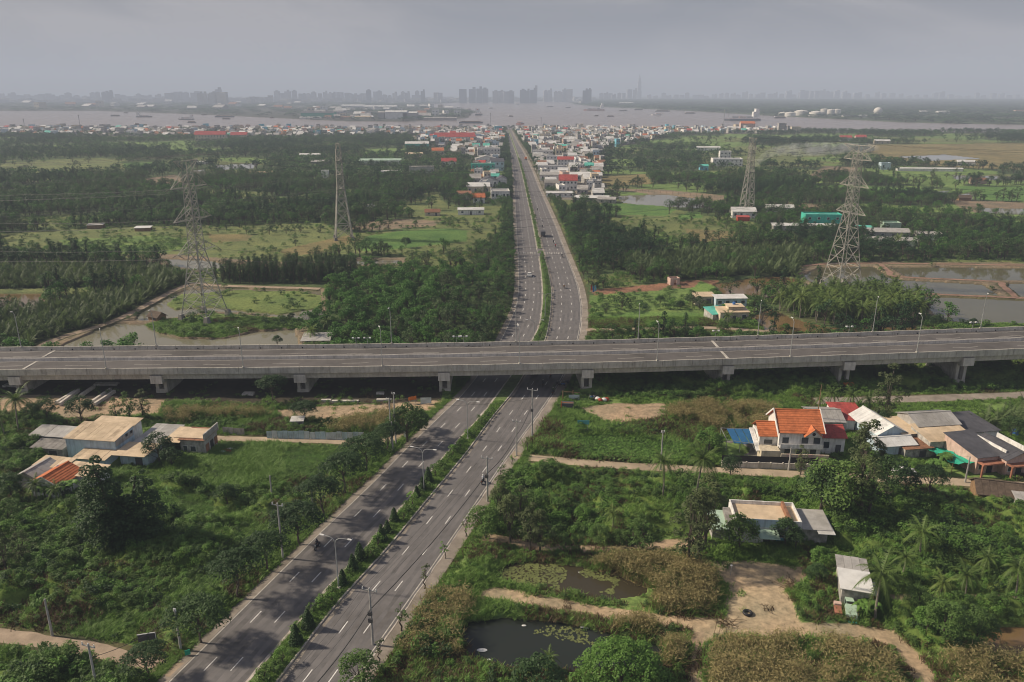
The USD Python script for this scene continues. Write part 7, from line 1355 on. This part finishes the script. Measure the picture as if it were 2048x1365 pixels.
instancer('low_weeds', WEED, np.c_[P, ground_z(P)][keep], r.uniform(0, 6.28, keep.sum()), (r.uniform(.6, 1.1, (len(P), 1)) * np.where(bigw, 1.7, .8)[:, None] * [1, 1, 1])[keep], r.integers(0, 2, keep.sum()))
# pads of water lilies on the brown pond, scum at the edges of the dark pond
lp = Polygon(gxy([(990, 1138), (1080, 1118), (1240, 1138), (1300, 1165), (1220, 1198), (1130, 1185), (1000, 1160)])); x0, y0, x1, y1 = lp.bounds; q = rng.uniform((x0, y0), (x1, y1), (5200, 2)); n = clump_noise(q, 3.2, 40); q = q[shapely.contains_xy(lp, q[:, 0], q[:, 1]) & (n > .45) & (rng.random(len(q)) < .62)]
a = np.linspace(0, 5.6, 7); pad = np.vstack([[0, 0, 0], np.c_[.22 * np.cos(a), .22 * np.sin(a), .012 * np.ones(7)]]); instancer('lily_pads', [[('pad', (pad, np.array([(0, i, i + 1) for i in range(1, 7)])), 'lily')]], np.c_[q, np.full(len(q), -.405)], rng.uniform(0, 6.28, len(q)), rng.uniform(.5, 1.2, (len(q), 1)) * [1, 1, 1], np.zeros(len(q)))
dp = Polygon(gxy([(1080, 1240), (1220, 1262), (1330, 1290), (1330, 1320), (1200, 1290), (1120, 1275), (1060, 1262)])).union(Polygon(gxy([(915, 1300), (1010, 1322), (1080, 1335), (1010, 1342), (935, 1322)]))); x0, y0, x1, y1 = dp.bounds; q = rng.uniform((x0, y0), (x1, y1), (2600, 2)); q = q[shapely.contains_xy(dp, q[:, 0], q[:, 1]) & (clump_noise(q, 2.6, 43) > .46)]
instancer('pond_scum', [[('pad', (pad, np.array([(0, i, i + 1) for i in range(1, 7)])), 'lily')]], np.c_[q, np.full(len(q), -.405)], rng.uniform(0, 6.28, len(q)), rng.uniform(.4, .9, (len(q), 1)) * [1, 1, 1], np.zeros(len(q)))
for k, (x, y) in enumerate(((952, 1106), (815, 1300), (1450, 1250), (1580, 1175))):
    g = G(x, y); r = np.random.default_rng(k); m = MB()
    for i in range(26): a, b = g + r.normal(size=3) * [.9, .9, .15] + [0, 0, .3], g + r.normal(size=3) * [1.3, 1.3, .3] + [0, 0, .6]; m.tube([a, b], .035, 3, cap=False)
    top('brushwood_pile', m, 'leaf_dry', f'dry brown brushwood heap {["below the earth track at the right kerb", "on the slope by the right kerb near the dark pond", "on the sandy track", "at the yard edge"][k]}', 'brushwood')
# ------------------------------------------------------------------ river traffic, far bank, skyline
def ship(label, px, L, W, kind, rz=0.0, hull='ship_hull', cat='ship'):
    g = G(*px); t = thing(cat.replace(' ', '_'), label, cat, (g[0], g[1], -1.2), rz); fb = L * .045 + .8
    o = [(-L / 2, -W / 2), (L * .36, -W / 2), (L / 2, 0), (L * .36, W / 2), (-L / 2, W / 2)]
    part(t, 'hull', MB().prism(o, -.6, fb), hull); part(t, 'deck', MB().prism([(x * .97, y * .9) for x, y in o], fb + .003, fb + .25), 'roof_rust')
    if kind == 'cargo':
        b = L * .16; fb += L * .03; s = part(t, 'superstructure', MB().box(-L * .46, -W * .4, fb + .26, -L * .46 + L * .17, W * .4, fb + b).box(-L * .44, -W * .45, fb + b + .003, -L * .44 + L * .09, W * .45, fb + b * 1.5), 'white')
        part(s, 'funnel', MB().box(-L * .455, -W * .12, fb + b + .01, -L * .43, W * .12, fb + b * 1.3), 'rust_red')
        for k in range(3): part(t, 'hatch', MB().box(-L * .28 + k * L * .2, -W * .3, fb + .26, -L * .28 + k * L * .2 + L * .16, W * .3, fb + L * .02 + .8), 'roof_rust' if k % 2 else 'grey_dark')
        part(t, 'mast', MB().box(L * .38, -.4, fb + .26, L * .38 + .8, .4, fb + L * .09), 'steel')
    elif kind == 'barge':
        part(t, 'cargo', MB().prism([(x * .8, y * .7) for x, y in o], fb + .26, fb + 2.2), 'dirt'); part(t, 'wheelhouse', MB().box(-L * .45, -W * .3, fb + .26, -L * .34, W * .3, fb + 3.5), 'wall_white')
    else:
        part(t, 'cabin', MB().box(-L * .38, -W * .35, fb + .26, L * .1, W * .35, fb + 3.2), 'white'); part(t, 'roof', MB().box(-L * .4, -W * .4, fb + 3.203, L * .12, W * .4, fb + 3.5), 'roof_orange')
ship('long dark cargo ship with white superstructure at the right bank', (1484, 241), 98, 18, 'cargo', math.pi + .04, 'ship_hull', 'cargo ship')
ship('rusty cargo ship in the middle of the channel', (1188, 221), 90, 16, 'cargo', math.pi, 'ship_red', 'cargo ship')
ship('white ferry near the far right shore', (1313, 230), 38, 11, 'ferry', math.pi, 'white', 'ferry'); ship('white and red ferry landing at the road end', (1041, 248), 30, 12, 'ferry', 1.2, 'rust_red', 'ferry')
ship('cargo ship with twin cranes left of centre', (289, 234), 48, 11, 'cargo', .05, 'ship_hull', 'cargo ship'); ship('pale cargo ship at anchor on the left river', (372, 239), 44, 10, 'cargo', math.pi, 'ship_hull', 'cargo ship')
for k, (px, L, rz, lab) in enumerate((((231, 232), 30, .1, 'left of the crane ship'), ((384, 245), 22, 0, 'below the pale cargo ship'), ((274, 249), 14, 1.0, 'close to the left town shore'), ((450, 234), 60, 0, 'in the long row below the left far bank'), ((408, 230), 20, .2, 'above the pale cargo ship'), ((252, 226), 16, 0, 'at the far left bank'), ((544, 236), 14, 0, 'right of the long row'), ((453, 238), 24, .1, 'under the long row'),
        ((942, 246), 60, .03, 'off the industrial point'), ((1221, 233), 22, 0, 'right of the rusty cargo ship'), ((1193, 232), 14, 0, 'below the rusty cargo ship'), ((1022, 233), 16, .3, 'in the middle channel'), ((1100, 214), 40, .4, 'in the upper channel'), ((1136, 216), 30, .2, 'at the mouth of the upper channel'), ((1035, 209), 50, 1.2, 'far up the channel'), ((982, 217), 24, .5, 'left in the upper channel'), ((1246, 222), 36, 0, 'close under the right far bank'), ((1277, 220), 40, 0, 'under the right far bank'), ((1325, 223), 60, 0, 'along the right far bank'), ((938, 219), 24, .8, 'near the point'), ((1380, 227), 40, 0, 'before the tank farm'), ((1560, 236), 36, 0, 'left of the tank farm jetty'))):
    ship(f'small dark barge on the river {lab}', px, L, max(4.5, L * .2), 'barge', rz, 'ship_hull', 'barge')
ship('dark bulk carrier seen end-on in the channel', (958, 230), 70, 16, 'cargo', 1.45, 'ship_hull', 'cargo ship')
# fuel tanks and plants on the far bank
for k, (x, dm, h) in enumerate(((1566, 30, 9), (1580, 34, 10), (1602, 44, 14), (1633, 48, 12), (1648, 26, 20), (1661, 24, 20), (1673, 25, 19))):
    g = G(x, 231.5 + (k % 2) * 1.0); t = thing('storage_tank', f'pale fuel storage tank on the right far bank, {["first", "second", "third", "fourth", "fifth", "sixth", "seventh"][k]} from the left', 'storage tank', (g[0], g[1], 0), 0, 'fuel tanks on the right far bank')
    part(t, 'shell', MB().tube([(0, 0, -1), (0, 0, h)], dm / 2, 28), 'tank'); part(t, 'roof', MB().tube([(0, 0, h), (0, 0, h + dm * .06), (0, 0, h + dm * .09)], [dm / 2, dm * .28, .5], 28), 'tank', smooth=True)
g = G(1755, 231); t = thing('storage_tank', 'lone cream spherical tank right of the tank farm', 'storage tank', (g[0], g[1], 0)); part(t, 'shell', ellip((0, 0, 14), (14, 14, 12)), 'tank', smooth=True); part(t, 'base', MB().tube([(0, 0, -1), (0, 0, 6)], 12, 16), 'tank')
FAR = [('warehouse', 'dark green warehouse on the left far bank', (635, 236), 100, 40, 14, 'net_green', 'roof_dark'), ('warehouse', 'long white shed by the dark green warehouse', (620, 238), 62, 14, 4, 'wall_white', 'roof_white'), ('factory', 'white factory block on the industrial point', (792, 239), 62, 40, 20, 'wall_white', 'roof_white'), ('factory', 'grey factory frame left of the white block', (762, 239), 18, 30, 19, 'wall_grey', 'roof_grey'), ('factory', 'pale factory hall right of the white block', (820, 239), 40, 40, 17, 'wall_grey', 'roof_white'),
       ('warehouse', 'long pale roof at the tip of the industrial point', (880, 241), 90, 16, 6, 'wall_grey', 'roof_grey'), ('warehouse', 'cream roofed shed at the root of the industrial point', (725, 239), 44, 20, 7, 'wall_cream', 'roof_tan'), ('warehouse', 'orange walled shed on the left of the industrial point', (690, 239), 30, 18, 6, 'wall_pink', 'roof_rust'), ('warehouse', 'white roofs behind the industrial point', (760, 219), 150, 60, 12, 'wall_white', 'roof_white'), ('warehouse', 'white roofs at the far back of the industrial point', (705, 217), 110, 60, 12, 'wall_white', 'roof_white'), ('warehouse', 'pale long jetty shed beside the tank farm', (1712, 235), 75, 20, 5, 'wall_white', 'roof_white'), ('house', 'white far building on the right far bank', (1888, 229), 40, 20, 9, 'wall_white', 'roof_white'), ('warehouse', 'white bright roofs across the channel', (1253, 209), 90, 40, 8, 'wall_white', 'roof_white'), ('house', 'pale far building right of the tank farm', (1848, 227), 26, 18, 7, 'wall_white', 'roof_white'), ('house', 'red roofed pier building at the right far bank', (2040, 226), 34, 18, 8, 'wall_pink', 'roof_rust')]
for nme, lab, px, w, d, h, wa, ro in FAR: building(nme, lab, nme, px, w, d, h, 0, wa, ro, 'gx', min(5, d * .1), 1, 0, doors=0)
# the skyline: each block a thing of its own, one mesh of each kind shared
def tower_mesh(kind):
    m = MB(); fl = 12
    for k in range(fl): z = k / fl; m.box(-.5, -.5, z, .5, .5, z + .055); m.box(-.47, -.47, z + .0551, .47, .47, z + 1 / fl - .0001)
    if kind == 1: m.box(-.2, -.3, 1, .25, .3, 1.08)
    if kind == 2: m.box(.05, -.4, 1, .45, .4, 1.15)
    return m.get()
TW = {}
for mt in ('tower_grey', 'tower_pale', 'tower_glass'):
    for k in range(3): p = proto('tower_block'); part(p, 'storeys', tower_mesh(k), mt); TW[mt, k] = p
_r = np.random.default_rng(5)
def tower(x, w, ytop, dist, mt, label, group=None, depth=None, name='tower_block'):
    """A block at photo column x, w photo pixels wide, whose roof shows at row ytop, standing dist metres away."""
    X = (x - 1024) / F * dist * math.cos(PITCH) * 1.012; hh = H - dist * math.tan(PITCH + math.atan((ytop - 682.5) / F)); ww = w / F * dist * .96
    copy(TW[mt, int(_r.integers(3))], name, label, 'tower block', (X, dist, 0), _r.uniform(-.3, .3), (ww, depth or max(18, ww * .6), max(hh, 12)), group)
# runs of blocks: (x0, x1, base distance, top row low, high, width, count, material, words)
RUNS = [(0, 90, 7600, 187, 193, 12, 9, 'tower_grey', 'at the far left'), (90, 210, 7000, 185, 195, 10, 12, 'tower_grey', 'left of the first tall pair'), (212, 232, 6200, 184, 187, 9, 3, 'tower_glass', 'in the first tall group from the left'), (240, 340, 7200, 188, 195, 11, 10, 'tower_grey', 'between the first group and the long slabs'), (342, 400, 6300, 185, 188, 14, 5, 'tower_grey', 'in the long slab row'), (400, 460, 4700, 184, 188, 11, 6, 'tower_pale', 'in the pale cluster by the left bank'), (440, 452, 6000, 177, 180, 10, 1, 'tower_grey', 'as the tall block over the pale cluster'),
        (500, 550, 5600, 190, 196, 8, 6, 'tower_pale', 'in the low pale cluster'), (555, 635, 6600, 182, 188, 9, 9, 'tower_grey', 'in the dense left centre row'), (640, 735, 6700, 183, 190, 9, 11, 'tower_grey', 'in the dense row left of the tall slabs'), (735, 745, 6000, 179, 181, 9, 1, 'tower_glass', 'as a lone taller slab'), (750, 850, 6700, 182, 192, 9, 11, 'tower_grey', 'left of the dark slabs'), (842, 850, 6000, 181, 183, 8, 1, 'tower_glass', 'as a slim tower left of the dark slabs'), (868, 890, 6000, 184, 187, 12, 2, 'tower_grey', 'just left of the dark slabs'),
        (922, 978, 6000, 177, 179, 15, 4, 'tower_glass', 'of the large dark slab group'), (985, 1030, 5800, 181, 185, 11, 4, 'tower_grey', 'between the dark slab groups'), (1038, 1072, 6000, 180, 182, 13, 3, 'tower_glass', 'of the second dark slab group'), (1068, 1076, 6600, 171, 173, 6, 1, 'tower_grey', 'as the slim tower behind the second dark group'), (1088, 1140, 6700, 178, 184, 10, 6, 'tower_grey', 'in the group right of the dark slabs'), (1166, 1184, 5600, 179, 182, 9, 2, 'tower_glass', 'of the lone dark pair by the channel'),
        (1195, 1250, 8200, 183, 190, 9, 6, 'tower_grey', 'beyond the channel'), (1252, 1270, 8600, 178, 180, 9, 2, 'tower_grey', 'beside the tallest tower'), (1290, 1480, 9800, 186, 193, 10, 15, 'tower_grey', 'in the faint row right of the tallest tower'), (1480, 1600, 9600, 183, 190, 10, 10, 'tower_grey', 'in the faint right centre row'), (1590, 1650, 9400, 179, 184, 11, 6, 'tower_grey', 'in the faint cluster of taller blocks'), (1650, 1720, 9500, 183, 188, 10, 6, 'tower_grey', 'right of the faint taller cluster'), (1720, 2048, 10400, 185, 193, 10, 20, 'tower_grey', 'in the faint row at the far right')]
for x0, x1, ds, ya, yb, w, n, mt, words in RUNS:
    for i in range(n):
        x = x0 + (x1 - x0) * (i + .5) / n + _r.uniform(-.25, .25) * w
        tower(x, w * _r.uniform(.75, 1.2), _r.uniform(ya, yb), ds * _r.uniform(.97, 1.03), mt, f'hazy tower block on the skyline {words}', f'tower blocks {words}' if n > 1 else None)
d0 = 9600; X = (1275 - 1024) / F * d0 * .964; t = thing('skyscraper', 'tallest needle-like tower of the hazy skyline right of the channel', 'skyscraper', (X, d0, 0))
for k, (w, z0, z1) in enumerate(((52, 0, 90), (44, 90, 150), (36, 150, 200), (26, 200, 238), (14, 238, 262))): part(t, 'tier', MB().box(-w / 2, -w / 2, z0 + .01, w / 2, w / 2, z1), 'tower_grey')
part(t, 'spire', MB().box(-2, -2, 262, 2, 2, 285), 'steel')
# masts in the town
for k, (px, h) in enumerate((((981, 258), 32), ((1082, 256), 22), ((161, 258), 28), ((50, 258), 20), ((1446, 262), 40))):
    g = G(*px); t = thing('radio_mast', f'thin lattice radio mast over the town, {["left of the road end", "right of the road end", "at the left", "at the far left", "near the cargo ship"][k]}', 'mast', (g[0], g[1], 0)); part(t, 'mast', MB().bar((0, 0, 0), (0, 0, h), .8, .8), 'steel'); part(t, 'antenna', MB().box(-.9, -.4, h - 3, .9, .4, h), 'white')

# ------------------------------------------------------------------ smoke drifting from a field fire at the right
MATS['smoke'] = usdkit.material(stage, '/World/Looks/smoke', {'g': ('geometry', {}), 'mp': ('mapping', {'scale': (.08, .08, .11)}), 'n': ('noise_texture', {'scale': 1.0, 'detail': 4.0, 'roughness': .6}), 'r': ('map_range', {'from_min': .40, 'from_max': .70, 'to_min': 0.0, 'to_max': .055, 'clamp': True}),
    'v': ('principled_volume', {'color': (.95, .97, 1.0), 'anisotropy': .0})}, [('g.position', 'mp.vector'), ('mp.vector', 'n.vector'), ('n.fac', 'r.value'), ('r.result', 'v.density')], volume='v.volume')
g0 = G(1505, 338); pts = [(0, 0, 1, 2.5), (6, 2, 7, 4.5), (16, 5, 14, 7), (32, 12, 17, 7), (65, 26, 17, 6), (110, 45, 17, 5), (150, 60, 17, 4)]; m = MB()
c = smooth_line(np.array([(g0[0] + x, g0[1] + y, z) for x, y, z, r_ in pts]), 6); rr_ = np.interp(np.linspace(0, 1, len(c)), np.linspace(0, 1, len(pts)), [p[3] for p in pts])
m.tube(c, rr_, 16); top('smoke', m, 'smoke', kind='stuff', smooth=True)

# sheds and blocks along the left far bank and on the industrial point
_r = np.random.default_rng(61)
for k in range(90):
    if k < 55: x, y, wh = _r.uniform(600, 915), _r.uniform(215, 239), 'on the industrial point of the far bank'
    else: x, y, wh = _r.uniform(0, 640), _r.uniform(203, 221), 'along the left far bank of the river'
    p = G(x, y)[:2]
    if RIVER.buffer(8).intersects(shapely.Point(p)): continue
    q = int(_r.choice([0, 4, 5, 6, 9], p=[.2, .3, .3, .1, .1])); s = _r.uniform(1.3, 2.8) * (1 if k < 60 else 1.6)
    copy(TOWN[q][0], 'far_bank_building', f'hazy {TOWN[q][1]} building {wh}', 'building', (p[0], p[1], -.2), _r.uniform(-.4, .4), (s * 1.6, s, s * .95), f'{TOWN[q][1]} buildings {wh}')

# the low city behind the far bank, too far away to count
_r = np.random.default_rng(71); n = 900; yy = _r.uniform(5600, 9000, n); xx = _r.uniform(-.64, .10, n) * yy; ok_ = ~shapely.contains_xy(RIVER.buffer(40), xx, yy); xx, yy = xx[ok_], yy[ok_]; n = len(xx)
instancer('far_city_blocks', [meshes_of(TW['tower_grey', 0]), meshes_of(TW['tower_pale', 1])], np.c_[xx, yy, np.full(n, -.5)], _r.uniform(-.4, .4, n), np.c_[_r.uniform(25, 70, n), _r.uniform(20, 40, n), _r.uniform(10, 34, n)], _r.integers(0, 2, n))
